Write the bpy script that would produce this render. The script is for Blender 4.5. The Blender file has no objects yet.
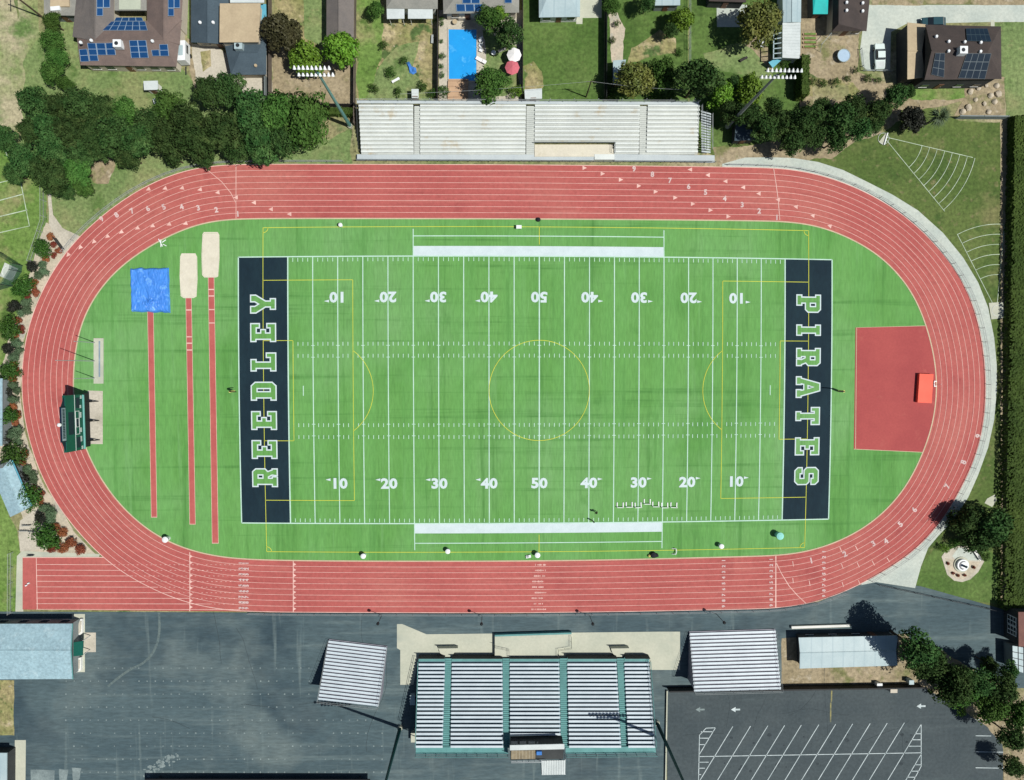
import bpy, bmesh, math, random
from mathutils import Vector, Matrix, noise as mnoise
rnd = random.Random(11)
S = bpy.context.scene
COL = S.collection

# ------------------------------------------------------------------ camera
CAM = Vector((-7.78996498, 4.09725381, 127.27793949))
ROT = Matrix(((0.9997539205649421, 0.0011694968198717728, -0.022152439870494887),
              (-0.00047218904275539506, 0.9995050005860547, 0.03145680913536288),
              (0.02217826306398866, -0.03143860812216497, 0.9992595951837567)))
FPX = 700.0
K1 = -8.88150031e-02

def G(u, v, z=0.0):
    """point at height z that the photograph shows at pixel (u, v)"""
    d = ROT @ Vector(((u - 512) / FPX, (390 - v) / FPX, -1.0))
    return CAM + d * ((z - CAM.z) / d.z)

def GP(u, v, plane):
    """point on a roof plane (p, n) seen at pixel (u, v)"""
    p, n = plane
    d = ROT @ Vector(((u - 512) / FPX, (390 - v) / FPX, -1.0))
    return CAM + d * ((p - CAM).dot(n) / d.dot(n))

def F(xy, yy, z=0.0):
    """football field coordinates in yards -> world; the lens bows the field by about a percent and the ground follows it"""
    q = ROT.transposed() @ (Vector((xy * .9144, yy * .9144, 0)) - CAM)
    x, y = q.x / -q.z, q.y / -q.z
    d = 1 + K1 * (x * x + y * y)
    p = G(512 + FPX * x * d, 390 - FPX * y * d, 0)
    p.z = z
    return p

# ------------------------------------------------------------------ materials
MATS = {}
def lin(c):
    return tuple(((x / 12.92) if x <= .04045 else ((x + .055) / 1.055) ** 2.4) for x in c)

def mat(name, c1, c2=None, scale=.15, rough=.85, grain=.12, gscale=3.0, patches=(), stretch=(1, 1, 1), spec=.2, metal=0.0, bump=0.0, emit=None, alpha=1.0, rand=0.0, lo=.38, hi=.62, wave=None, wavefac=1.0, uvp=()):
    """procedural surface: two colours mottled by large noise, patches of other colours, fine grain"""
    if name in MATS: return MATS[name]
    m = bpy.data.materials.new(name); m.use_nodes = True
    nt = m.node_tree; N = nt.nodes; L = nt.links
    b = N['Principled BSDF']
    b.inputs['Roughness'].default_value = rough
    b.inputs['Specular IOR Level'].default_value = spec
    b.inputs['Metallic'].default_value = metal
    tc = N.new('ShaderNodeTexCoord')
    mp = N.new('ShaderNodeMapping'); mp.inputs['Scale'].default_value = stretch
    L.new(tc.outputs['Object'], mp.inputs['Vector'])
    def noise(sc, det=5.0, src=mp, ro=.6):
        n = N.new('ShaderNodeTexNoise'); n.inputs['Scale'].default_value = sc
        n.inputs['Detail'].default_value = det; n.inputs['Roughness'].default_value = ro
        L.new(src.outputs['Vector'], n.inputs['Vector'])
        return n.outputs['Fac']
    def rng(sock, a, c):
        r = N.new('ShaderNodeMapRange'); r.inputs['From Min'].default_value = a; r.inputs['From Max'].default_value = c
        L.new(sock, r.inputs['Value']); return r.outputs['Result']
    def mix(fac, A, B, typ='MIX'):
        x = N.new('ShaderNodeMix'); x.data_type = 'RGBA'; x.blend_type = typ
        if hasattr(fac, 'links'): L.new(fac, x.inputs[0])
        else: x.inputs[0].default_value = fac
        for s, i in ((A, 6), (B, 7)):
            if hasattr(s, 'links'): L.new(s, x.inputs[i])
            else: x.inputs[i].default_value = (*s, 1)
        return x.outputs[2]
    col = mix(rng(noise(scale), lo, hi), c1, c2 or c1)
    for k, (pc, ps, a, c_, *st) in enumerate(patches):
        m2 = N.new('ShaderNodeMapping')
        if st: m2.inputs['Scale'].default_value = st[0]; m2.inputs['Location'].default_value = (17.3 * (k + 1), 5.1 * k, 3.0 * k)
        L.new(tc.outputs['Object'], m2.inputs['Vector'])
        col = mix(rng(noise(ps, 4.0, m2), a, c_), col, pc)
    for k, (pc, st, a, c_) in enumerate(uvp):     # streaks that run along the lanes (u = metres along, v = lanes across)
        m3 = N.new('ShaderNodeMapping'); m3.inputs['Scale'].default_value = st; m3.inputs['Location'].default_value = (3.7 * k, 9.1 * k, 0)
        L.new(tc.outputs['UV'], m3.inputs['Vector'])
        col = mix(rng(noise(1.0, 4.0, m3), a, c_), col, pc)
    if wave:
        wc, wsc, wdir, wa = wave
        w = N.new('ShaderNodeTexWave'); w.bands_direction = wdir; w.inputs['Scale'].default_value = wsc
        w.inputs['Distortion'].default_value = .0
        L.new(tc.outputs['Object'], w.inputs['Vector'])
        wf = N.new('ShaderNodeMath'); wf.operation = 'MULTIPLY'; wf.inputs[1].default_value = wavefac
        L.new(rng(w.outputs['Fac'], wa, min(1.0, wa + .15)), wf.inputs[0])
        col = mix(wf.outputs[0], col, wc)
    if grain:
        g = rng(noise(gscale, 3.0, mp, .7), .25, .75)
        mr = N.new('ShaderNodeMapRange'); mr.inputs['To Min'].default_value = 1 - grain; mr.inputs['To Max'].default_value = 1 + grain
        L.new(g, mr.inputs['Value'])
        cmb = N.new('ShaderNodeCombineColor')
        for i in range(3): L.new(mr.outputs['Result'], cmb.inputs[i])
        col = mix(1.0, col, cmb.outputs['Color'], 'MULTIPLY')
    if rand:
        oi = N.new('ShaderNodeObjectInfo')
        hs = N.new('ShaderNodeHueSaturation')
        for nm, a_, b_ in (('Value', 1 - rand, 1 + rand), ('Hue', .5 - rand * .06, .5 + rand * .06)):
            mr = N.new('ShaderNodeMapRange'); mr.inputs['To Min'].default_value = a_; mr.inputs['To Max'].default_value = b_
            L.new(oi.outputs['Random'], mr.inputs['Value']); L.new(mr.outputs['Result'], hs.inputs[nm])
        L.new(col, hs.inputs['Color']); col = hs.outputs['Color']
    L.new(col, b.inputs['Base Color'])
    if bump:
        bp = N.new('ShaderNodeBump'); bp.inputs['Strength'].default_value = bump; bp.inputs['Distance'].default_value = .05
        L.new(noise(gscale, 3.0), bp.inputs['Height']); L.new(bp.outputs['Normal'], b.inputs['Normal'])
    if alpha < 1: b.inputs['Alpha'].default_value = alpha
    MATS[name] = m
    return m

M = {}
M['dry_ground'] = mat('dry_ground', (.23, .21, .11), (.15, .18, .07), .09, grain=.5, gscale=1.6, patches=[((.33, .29, .19), .11, .53, .64), ((.08, .13, .045), .22, .58, .68)])
M['dry_grass'] = mat('dry_grass', (.25, .26, .12), (.17, .22, .085), .07, grain=.45, gscale=1.6, patches=[((.34, .31, .20), .09, .52, .66), ((.10, .165, .05), .16, .55, .68), ((.30, .30, .17), .5, .60, .72)])
M['lawn'] = mat('lawn', (.125, .185, .065), (.165, .22, .085), .10, grain=.45, gscale=1.6, patches=[((.20, .215, .095), .12, .52, .70), ((.085, .145, .04), .22, .55, .68), ((.21, .22, .10), .6, .60, .75)])
M['lawn_bright'] = mat('lawn_bright', (.095, .175, .035), (.135, .215, .055), .1, grain=.45, gscale=1.6, patches=[((.22, .22, .10), .13, .52, .68), ((.065, .12, .025), .25, .56, .68)])
M['lawn_olive'] = mat('lawn_olive', (.064, .106, .024), (.095, .132, .036), .09, grain=.42, gscale=1.6, patches=[((.145, .148, .06), .10, .54, .72), ((.05, .09, .02), .16, .54, .66), ((.16, .15, .07), .7, .60, .74)])
M['lawn_deep'] = mat('lawn_deep', (.055, .110, .022), (.085, .145, .035), .12, grain=.42, gscale=1.5, patches=[((.10, .155, .042), .10, .50, .70), ((.045, .092, .018), .2, .54, .70), ((.11, .145, .045), .7, .62, .78)])
M['weeds'] = mat('weeds', (.27, .235, .12), (.17, .18, .065), .16, grain=.55, gscale=1.3, patches=[((.35, .30, .18), .2, .54, .62), ((.07, .115, .035), .24, .55, .62), ((.09, .13, .04), .7, .60, .68), ((.33, .30, .24), .9, .66, .72)])
M['dirt'] = mat('dirt', (.30, .25, .165), (.235, .195, .12), .2, grain=.4, gscale=1.5, patches=[((.15, .155, .065), .22, .56, .66), ((.38, .335, .25), .4, .58, .70), ((.17, .15, .10), .9, .62, .72)])
M['gravel'] = mat('gravel', (.46, .40, .31), (.38, .35, .27), .4, grain=.22, gscale=2.5, patches=[((.30, .31, .27), .35, .58, .7), ((.36, .30, .24), 1.2, .6, .7)])
M['concrete'] = mat('concrete', (.44, .45, .365), (.38, .40, .325), .15, grain=.08, gscale=2.0, patches=[((.30, .33, .28), .25, .58, .75)])
M['concrete_grey'] = mat('concrete_grey', (.44, .48, .43), (.37, .42, .385), .2, grain=.14, gscale=2.0, patches=[((.31, .355, .33), .3, .58, .75)])
M['concrete_warm'] = mat('concrete_warm', (.45, .42, .35), (.39, .365, .30), .3, grain=.18, patches=[((.33, .31, .25), .3, .56, .72)])
M['asphalt'] = mat('asphalt', (.052, .083, .096), (.068, .103, .114), .07, grain=.25, gscale=1.6, stretch=(.35, 1.6, 1), patches=[((.115, .155, .158), .30, .52, .74, (.10, 1.6, 1)), ((.125, .16, .158), .05, .52, .74), ((.034, .058, .072), .055, .52, .68), ((.125, .16, .16), .028, .56, .80), ((.12, .16, .162), .5, .60, .78, (1.4, .08, 1))])
M['asphalt_lot'] = mat('asphalt_lot', (.046, .062, .069), (.058, .075, .081), .12, grain=.2, gscale=1.8, patches=[((.026, .039, .048), .25, .60, .70), ((.075, .095, .10), .25, .60, .8), ((.068, .088, .094), .4, .58, .76, (.12, 1.2, 1))])
M['track'] = mat('track', (.375, .098, .088), (.335, .082, .075), .06, grain=.14, gscale=1.5, patches=[((.39, .125, .105), .045, .50, .72), ((.27, .060, .058), .11, .60, .76)],
                 uvp=[((.40, .135, .115), (.035, 1.1, 1), .54, .76), ((.265, .062, .058), (.05, 2.2, 1), .57, .76), ((.41, .15, .13), (.25, 3.5, 1), .66, .80), ((.23, .06, .055), (.9, 2.5, 1), .68, .80)])
M['track_worn'] = mat('track_worn', (.40, .105, .092), (.36, .085, .078), .3, grain=.08, gscale=1.5)
M['track_pad'] = mat('track_pad', (.34, .072, .068), (.30, .060, .060), .12, grain=.08, patches=[((.37, .10, .085), .25, .6, .75)])
M['turf'] = mat('turf', (.094, .252, .060), (.116, .288, .078), .10, grain=.17, gscale=1.5, stretch=(2.2, .3, 1), lo=.35, hi=.65, wave=((.112, .295, .080), .0344, 'X', .45), wavefac=.35,
                patches=[((.066, .205, .044), .045, .52, .76), ((.140, .305, .108), .030, .48, .68), ((.050, .165, .036), .45, .56, .78, (.05, 1.8, 1)), ((.055, .175, .038), .45, .56, .78, (1.5, .045, 1)), ((.068, .20, .048), .13, .62, .80), ((.14, .31, .11), .5, .60, .8, (1.2, .07, 1))])
M['turf_endzone'] = mat('turf_endzone', (.0065, .019, .029), (.009, .025, .035), .3, grain=.15, gscale=2.0, stretch=(1, .4, 1))
M['turf_white'] = mat('turf_white', (.47, .56, .58), (.51, .60, .62), .5, grain=.05)
M['turf_line'] = mat('turf_line', (.44, .62, .53), (.38, .56, .47), .3, grain=.08)
M['turf_yellow'] = mat('turf_yellow', (.55, .56, .07), (.48, .53, .07), .3, grain=.08)
M['track_line'] = mat('track_line', (.68, .45, .40), (.58, .35, .31), .4, grain=.1)
M['track_gray'] = mat('track_gray', (.56, .44, .42), (.48, .36, .35), .4, grain=.1)
M['track_kerb'] = mat('track_kerb', (.50, .40, .28), (.44, .36, .25), .4, grain=.1)
M['grass_line'] = mat('grass_line', (.46, .54, .43), (.30, .38, .27), .5, grain=.2)
M['paint'] = mat('paint', (.50, .57, .58), (.36, .43, .44), .5, grain=.15)
M['paint_faded'] = mat('paint_faded', (.20, .25, .25), (.13, .17, .175), .5, grain=.2)
M['paint_yellow'] = mat('paint_yellow', (.26, .24, .10), (.12, .13, .09), .8, grain=.2)
M['sand'] = mat('sand', (.58, .55, .45), (.54, .51, .42), .5, grain=.08, patches=[((.50, .47, .37), .6, .56, .7)])
M['tarp'] = mat('tarp', (.060, .235, .68), (.045, .19, .60), .6, rough=.45, grain=.12, gscale=1.5, spec=.4, patches=[((.12, .32, .75), .8, .58, .66)])
M['mat_orange'] = mat('mat_orange', (.80, .12, .075), (.74, .105, .065), .4, rough=.6, grain=.05)
M['white_metal'] = mat('white_metal', (.70, .73, .74), (.62, .65, .66), .5, rough=.5, grain=.06)
M['seat_white'] = mat('seat_white', (.47, .545, .59), (.42, .49, .535), .4, rough=.45, grain=.06, spec=.4)
M['seat_pale'] = mat('seat_pale', (.60, .64, .62), (.53, .57, .55), .25, rough=.5, grain=.06, patches=[((.50, .47, .38), .3, .62, .75)])
M['deck_pale'] = mat('deck_pale', (.45, .48, .45), (.39, .42, .40), .3, rough=.6, grain=.08, patches=[((.36, .33, .25), .3, .6, .72)])
M['deck_gray'] = mat('deck_gray', (.43, .48, .49), (.38, .43, .45), .3, rough=.6, grain=.06)
M['deck_dark'] = mat('deck_dark', (.085, .145, .180), (.068, .12, .155), .4, rough=.6, grain=.1)
M['deck_bare'] = mat('deck_bare', (.25, .25, .29), (.20, .20, .24), .4, rough=.6, grain=.1)
M['teal'] = mat('teal', (.105, .27, .265), (.085, .225, .22), .5, rough=.55, grain=.08)
M['teal_pole'] = mat('teal_pole', (.10, .24, .22), (.08, .20, .19), .5, rough=.4, grain=.05)
M['steel'] = mat('steel', (.33, .36, .36), (.28, .31, .31), .5, rough=.45, grain=.05)
M['dark_steel'] = mat('dark_steel', (.03, .035, .04), (.022, .026, .03), .5, rough=.5, grain=.05)
M['black'] = mat('black', (.010, .012, .014), (.014, .016, .018), .5, rough=.6, grain=.1)
M['board_green'] = mat('board_green', (.007, .075, .055), (.008, .085, .062), .5, rough=.4, grain=.05)
M['board_navy'] = mat('board_navy', (.008, .016, .032), (.010, .020, .038), .5, rough=.4, grain=.05)
M['board_grey'] = mat('board_grey', (.25, .32, .36), (.18, .24, .28), .8, rough=.4, grain=.05)
M['board_teal'] = mat('board_teal', (.16, .42, .40), None, .5, rough=.4, grain=.05)
M['lamp_glass'] = mat('lamp_glass', (.75, .80, .86), None, .5, rough=.25, grain=.0, spec=.5)
M['roof_brown'] = mat('roof_brown', (.165, .125, .110), (.135, .105, .095), .5, grain=.16, gscale=4, bump=.3)
M['roof_greybrown'] = mat('roof_greybrown', (.15, .135, .125), (.125, .115, .11), .5, grain=.16, gscale=4, bump=.3)
M['roof_dark'] = mat('roof_dark', (.062, .050, .046), (.048, .040, .038), .5, grain=.18, gscale=4, bump=.3)
M['roof_slate'] = mat('roof_slate', (.060, .088, .110), (.050, .074, .094), .4, grain=.16, gscale=4, bump=.3, patches=[((.14, .12, .09), .3, .68, .75)])
M['roof_tan'] = mat('roof_tan', (.42, .345, .23), (.37, .30, .20), .4, grain=.1, gscale=3)
M['roof_grey'] = mat('roof_grey', (.24, .24, .215), (.20, .205, .185), .4, grain=.14, gscale=4)
M['roof_blue'] = mat('roof_blue', (.27, .40, .45), (.24, .36, .41), .5, grain=.25, gscale=2.2, rough=.7, patches=[((.34, .46, .50), .7, .56, .75)])
M['roof_aqua'] = mat('roof_aqua', (.10, .34, .44), (.085, .30, .40), .5, grain=.1, rough=.6)
M['roof_white'] = mat('roof_white', (.52, .57, .57), (.46, .51, .51), .4, grain=.08, rough=.5)
M['roof_turq'] = mat('roof_turq', (.02, .40, .38), (.018, .35, .34), .4, grain=.08, rough=.5)
M['roof_metal'] = mat('roof_metal', (.35, .44, .46), (.30, .395, .42), .3, grain=.06, rough=.45, wave=((.28, .37, .40), .16, 'X', .93))
M['wall_cream'] = mat('wall_cream', (.50, .46, .38), (.46, .43, .36), .5, grain=.08)
M['wall_white'] = mat('wall_white', (.66, .67, .64), (.60, .61, .58), .5, grain=.06)
M['wall_grey'] = mat('wall_grey', (.20, .23, .23), (.17, .20, .20), .5, grain=.08)
M['wall_dark'] = mat('wall_dark', (.05, .055, .055), (.04, .044, .045), .5, grain=.1)
M['brick'] = mat('brick', (.17, .085, .07), (.14, .07, .06), .8, grain=.2, gscale=5)
M['glass'] = mat('glass', (.02, .03, .04), None, .5, rough=.12, grain=0, spec=.6)
M['door_paint'] = mat('door_paint', (.14, .07, .045), None, .5, rough=.5, grain=.05)
M['solar'] = mat('solar', (.012, .058, .165), (.010, .050, .150), .6, rough=.12, grain=.05, spec=.3)
M['solar_dark'] = mat('solar_dark', (.010, .020, .034), (.013, .025, .040), .6, rough=.12, grain=.05, spec=.3)
M['solar_frame'] = mat('solar_frame', (.24, .33, .42), None, .6, rough=.4, grain=.05)
M['solar_frame_dark'] = mat('solar_frame_dark', (.04, .065, .08), None, .6, rough=.4, grain=.05)
M['pool'] = mat('pool', (.020, .30, .70), (.018, .27, .66), .35, rough=.12, grain=.05, spec=.5, patches=[((.09, .42, .78), .5, .57, .68)])
M['wood'] = mat('wood', (.46, .31, .20), (.40, .27, .17), .5, grain=.12, gscale=2, wave=((.34, .22, .14), .33, 'Y', .85))
M['wood_fence'] = mat('wood_fence', (.14, .115, .095), (.10, .085, .07), .5, grain=.2, gscale=3)
M['wood_dark'] = mat('wood_dark', (.040, .036, .034), (.03, .028, .027), .5, grain=.2, gscale=3)
M['bark'] = mat('bark', (.09, .065, .045), (.065, .047, .033), 1.0, grain=.25, gscale=5)
M['leaf_dark'] = mat('leaf_dark', (.017, .048, .012), (.054, .105, .030), .5, rough=.75, grain=.4, gscale=1.3, rand=.3, spec=.08, patches=[((.070, .115, .035), .5, .58, .7)])
M['leaf_mid'] = mat('leaf_mid', (.032, .082, .015), (.070, .140, .030), .4, rough=.75, grain=.35, gscale=1.3, rand=.25, spec=.08)
M['leaf_bright'] = mat('leaf_bright', (.075, .165, .012), (.12, .22, .022), .5, rough=.6, grain=.25, gscale=1.3, rand=.2, spec=.25)
M['leaf_olive'] = mat('leaf_olive', (.075, .105, .022), (.15, .16, .035), .4, rough=.6, grain=.3, gscale=1.3, rand=.2, spec=.25)
M['leaf_purple'] = mat('leaf_purple', (.013, .017, .012), (.024, .026, .019), .5, rough=.6, grain=.3, gscale=1.3, rand=.2, spec=.2)
M['leaf_brown'] = mat('leaf_brown', (.042, .044, .018), (.062, .060, .026), .5, rough=.6, grain=.3, gscale=1.3, rand=.2, spec=.2)
M['leaf_rust'] = mat('leaf_rust', (.21, .062, .028), (.27, .09, .045), 1.2, rough=.7, grain=.25, gscale=2, rand=.3, spec=.2)
M['leaf_grey'] = mat('leaf_grey', (.070, .120, .060), (.095, .150, .080), 1.2, rough=.7, grain=.25, gscale=2, rand=.2, spec=.2)
M['leaf_strip'] = mat('leaf_strip', (.022, .066, .009), (.045, .105, .016), 1.0, rough=.6, grain=.25, gscale=2, rand=.2, spec=.2)
M['leaf_palm'] = mat('leaf_palm', (.055, .095, .042), (.085, .125, .060), .6, rough=.6, grain=.2, rand=.2, spec=.2)
M['hedge'] = mat('hedge', (.030, .058, .008), (.048, .080, .012), .12, rough=.8, grain=.25, gscale=1.5, spec=.2)
M['net'] = mat('net', (.035, .11, .085), (.045, .13, .10), .5, rough=.7, grain=.15, alpha=.55)
M['car_white'] = mat('car_white', (.58, .68, .66), None, .5, rough=.25, grain=.02, spec=.5)
M['car_teal'] = mat('car_teal', (.02, .06, .075), None, .5, rough=.25, grain=.02, spec=.5)
M['car_silver'] = mat('car_silver', (.42, .45, .47), None, .5, rough=.25, grain=.02, spec=.5)
M['tyre'] = mat('tyre', (.012, .012, .012), None, .5, rough=.8, grain=.1)
M['red_fabric'] = mat('red_fabric', (.50, .13, .16), (.45, .11, .14), .8, grain=.08)
M['white_fabric'] = mat('white_fabric', (.74, .74, .74), (.68, .68, .68), .8, grain=.05)
M['blue_fabric'] = mat('blue_fabric', (.06, .20, .52), (.045, .16, .45), .8, grain=.1)
M['trampoline'] = mat('trampoline', (.36, .48, .60), (.32, .43, .55), .5, grain=.06)
M['teal_bin'] = mat('teal_bin', (.23, .55, .50), None, .5, grain=.06)
M['green_awning'] = mat('green_awning', (.006, .085, .065), None, .5, grain=.08)
M['post_yellow'] = mat('post_yellow', (.72, .66, .22), None, .5, grain=.05)
M['skin'] = mat('skin', (.32, .19, .13), None, .5, grain=.05)
M['cloth_dark'] = mat('cloth_dark', (.015, .017, .022), None, .5, grain=.1)
M['cloth_grey'] = mat('cloth_grey', (.10, .11, .12), None, .5, grain=.1)
M['hair'] = mat('hair', (.012, .009, .008), None, .5, grain=.1)
M['bag_yellow'] = mat('bag_yellow', (.50, .45, .15), None, .5, grain=.08)

# ------------------------------------------------------------------ mesh helpers
LOC = {}
class MB:
    def __init__(s): s.v = []; s.f = []; s.m = []; s.k = 0
    def add(s, vs, fs, k=None):
        o = len(s.v); s.v += [Vector(p) for p in vs]
        for f in fs: s.f.append([i + o for i in f]); s.m.append(s.k if k is None else k)
        return s
    def quad(s, a, b, c, d, k=None): return s.add([a, b, c, d], [(0, 1, 2, 3)], k)
    def prism(s, poly, z0, z1, k=None, ktop=None):
        """poly: world xy points; straight sides from z0 to z1"""
        n = len(poly)
        a = sum(poly[i][0] * poly[(i + 1) % n][1] - poly[(i + 1) % n][0] * poly[i][1] for i in range(n))
        if a < 0: poly = list(reversed(poly))
        s.add([(p[0], p[1], z0) for p in poly] + [(p[0], p[1], z1) for p in poly],
              [tuple(reversed(range(n)))] + [(i, (i + 1) % n, n + (i + 1) % n, n + i) for i in range(n)], k)
        s.add([(p[0], p[1], z1) for p in poly], [tuple(range(n))], ktop if ktop is not None else k)
        return s
    def box(s, c, d, rz=0.0, k=None):
        x, y = d[0] / 2, d[1] / 2; ca, sa = math.cos(rz), math.sin(rz)
        return s.prism([(c[0] + px * ca - py * sa, c[1] + px * sa + py * ca) for px, py in ((-x, -y), (x, -y), (x, y), (-x, y))], c[2] - d[2] / 2, c[2] + d[2] / 2, k)
    def tube(s, p0, p1, r0, r1=None, n=8, k=None):
        p0, p1 = Vector(p0), Vector(p1); r1 = r0 if r1 is None else r1
        d = (p1 - p0)
        if d.length < 1e-6: return s
        d.normalize(); u = d.orthogonal().normalized(); w = d.cross(u)
        vs = [p + (u * math.cos(t) + w * math.sin(t)) * r for p, r in ((p0, r0), (p1, r1)) for t in [2 * math.pi * i / n for i in range(n)]]
        fs = [(i, (i + 1) % n, n + (i + 1) % n, n + i) for i in range(n)] + [tuple(reversed(range(n))), tuple(range(n, 2 * n))]
        return s.add(vs, fs, k)
    def path(s, pts, r, n=7, k=None):
        for a, b in zip(pts, pts[1:]): s.tube(a, b, r, r, n, k)
        return s
    def slab(s, quad, t, k=None, kside=None):
        """four world points (top face) extruded along the face normal downward by t"""
        q = [Vector(p) for p in quad]
        n = (q[1] - q[0]).cross(q[2] - q[0]).normalized()
        if n.z < 0: q.reverse(); n = -n
        b = [p - n * t for p in q]; m = len(q)
        s.add(q, [tuple(range(m))], k)
        s.add(q + b, [(i + m, (i + 1) % m + m, (i + 1) % m, i) for i in range(m)] + [tuple(reversed(range(m, 2 * m)))], kside if kside is not None else k)
        return s
    def disc(s, c, r, n=20, k=None, ry=None):
        ry = ry or r
        return s.add([(c[0] + r * math.cos(2 * math.pi * i / n), c[1] + ry * math.sin(2 * math.pi * i / n), c[2]) for i in range(n)], [tuple(range(n))], k)
    def lathe(s, c, prof, n=16, k=None):
        c = Vector(c); m = len(prof)
        vs = [c + Vector((r * math.cos(2 * math.pi * i / n), r * math.sin(2 * math.pi * i / n), z)) for r, z in prof for i in range(n)]
        fs = [(j * n + i, j * n + (i + 1) % n, (j + 1) * n + (i + 1) % n, (j + 1) * n + i) for j in range(m - 1) for i in range(n)]
        fs += [tuple(reversed(range(n))), tuple(range((m - 1) * n, m * n))]
        return s.add(vs, fs, k)
    def build(s, name, mats, parent=None, smooth=False):
        off = LOC.get(parent.name, Vector()) if parent else Vector()
        me = bpy.data.meshes.new(name)
        me.from_pydata([tuple(p - off) for p in s.v], [], s.f)
        if not isinstance(mats, (list, tuple)): mats = [mats]
        for q in mats: me.materials.append(q)
        me.polygons.foreach_set('material_index', s.m)
        if smooth: me.polygons.foreach_set('use_smooth', [True] * len(s.f))
        me.update()
        o = bpy.data.objects.new(name, me); COL.objects.link(o)
        if parent: o.parent = parent; LOC[o.name] = off
        else: LOC[o.name] = Vector()
        return o

def tag(o, label=None, cat=None, group=None, kind=None):
    if label: o['label'] = label
    if cat: o['category'] = cat
    if group: o['group'] = group
    if kind: o['kind'] = kind
    return o
def thing(name, label, cat, loc=(0, 0, 0), group=None):
    o = bpy.data.objects.new(name, None); COL.objects.link(o)
    o.location = loc; LOC[o.name] = Vector(loc); o.empty_display_size = .5
    return tag(o, label, cat, group)
def copy_tree(o, parent=None):
    c = o.copy(); COL.objects.link(c)
    if parent: c.parent = parent
    for ch in KIDS(o): copy_tree(ch, c)
    return c
def KIDS(o): return list(o.children)
def place(proto, used, loc, rz=0.0, sc=1.0, label=None, group=None):
    """first use takes the prototype itself, later ones copy it with its parts"""
    if used.get(proto.name): o = copy_tree(proto)
    else: used[proto.name] = True; o = proto
    o.location = loc; o.rotation_euler = (0, 0, rz); o.scale = (sc, sc, sc) if not isinstance(sc, tuple) else sc
    if label: o['label'] = label
    if group: o['group'] = group
    return o
USED = {}
ORD = 'first second third fourth fifth sixth seventh eighth ninth tenth eleventh twelfth thirteenth fourteenth fifteenth sixteenth seventeenth eighteenth nineteenth twentieth'.split()

LV = .012
STACK = []
def px(poly, z=0.0): return [G(u, v, z) for u, v in poly]
def wob_poly(pts, amp, step=1.2, seed=0):
    out = []
    n = len(pts)
    for i in range(n):
        a, b = pts[i], pts[(i + 1) % n]
        k = max(1, int((b - a).length / step))
        for j in range(k):
            p = a.lerp(b, j / k)
            q = Vector((p.x * .22 + seed, p.y * .22, seed * 1.7)); q2 = q * 5
            p = p + Vector((mnoise.noise(q2), mnoise.noise(q2 + Vector((11, 5, 8))), 0)) * min(.22, amp * .4)
            out.append(p + Vector((mnoise.noise(q), mnoise.noise(q + Vector((31, 7, 3))), 0)) * amp)
    return out
SEED = [0]
def sheet(name, poly, lvl, m, wob=0.0, parent=None, world=False, fixed=False):
    """a flat piece of ground lying lvl thin layers above the base ground"""
    SEED[0] += 1
    pts = [Vector((p[0], p[1], 0)) for p in poly] if world else px(poly)
    if wob: pts = wob_poly(pts, wob, .5, SEED[0] * 3.1)
    bb = (min(p.x for p in pts), min(p.y for p in pts), max(p.x for p in pts), max(p.y for p in pts))
    z = lvl * LV
    if not fixed:      # 4 mm above every sheet laid before that it may overlap
        z = .004 + max([q[4] for q in STACK if q[0] < bb[2] and bb[0] < q[2] and q[1] < bb[3] and bb[1] < q[3]], default=0)
        STACK.append((*bb, z))
    mb = MB(); mb.add([(p.x, p.y, z) for p in pts], [tuple(range(len(pts)))])
    o = mb.build(name, m, parent)
    me = o.data
    if me.polygons[0].normal.z < 0: me.flip_normals()
    return tag(o, kind='structure')
def ribbon(mb, pts, w, z, closed=False, k=None):
    pts = [Vector((p[0], p[1], 0)) for p in pts]; n = len(pts); L = []; R = []
    for i in range(n):
        a = pts[i - 1] if (i > 0 or closed) else pts[i]; b = pts[(i + 1) % n] if (i < n - 1 or closed) else pts[i]
        d = (b - a).normalized(); nn = Vector((-d.y, d.x, 0)) * w / 2
        L.append(pts[i] + nn); R.append(pts[i] - nn)
    vs = [(p.x, p.y, z) for p in L + R]
    fs = [(i, n + i, n + (i + 1) % n, (i + 1) % n) for i in range(n if closed else n - 1)]
    mb.add(vs, fs, k)

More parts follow.
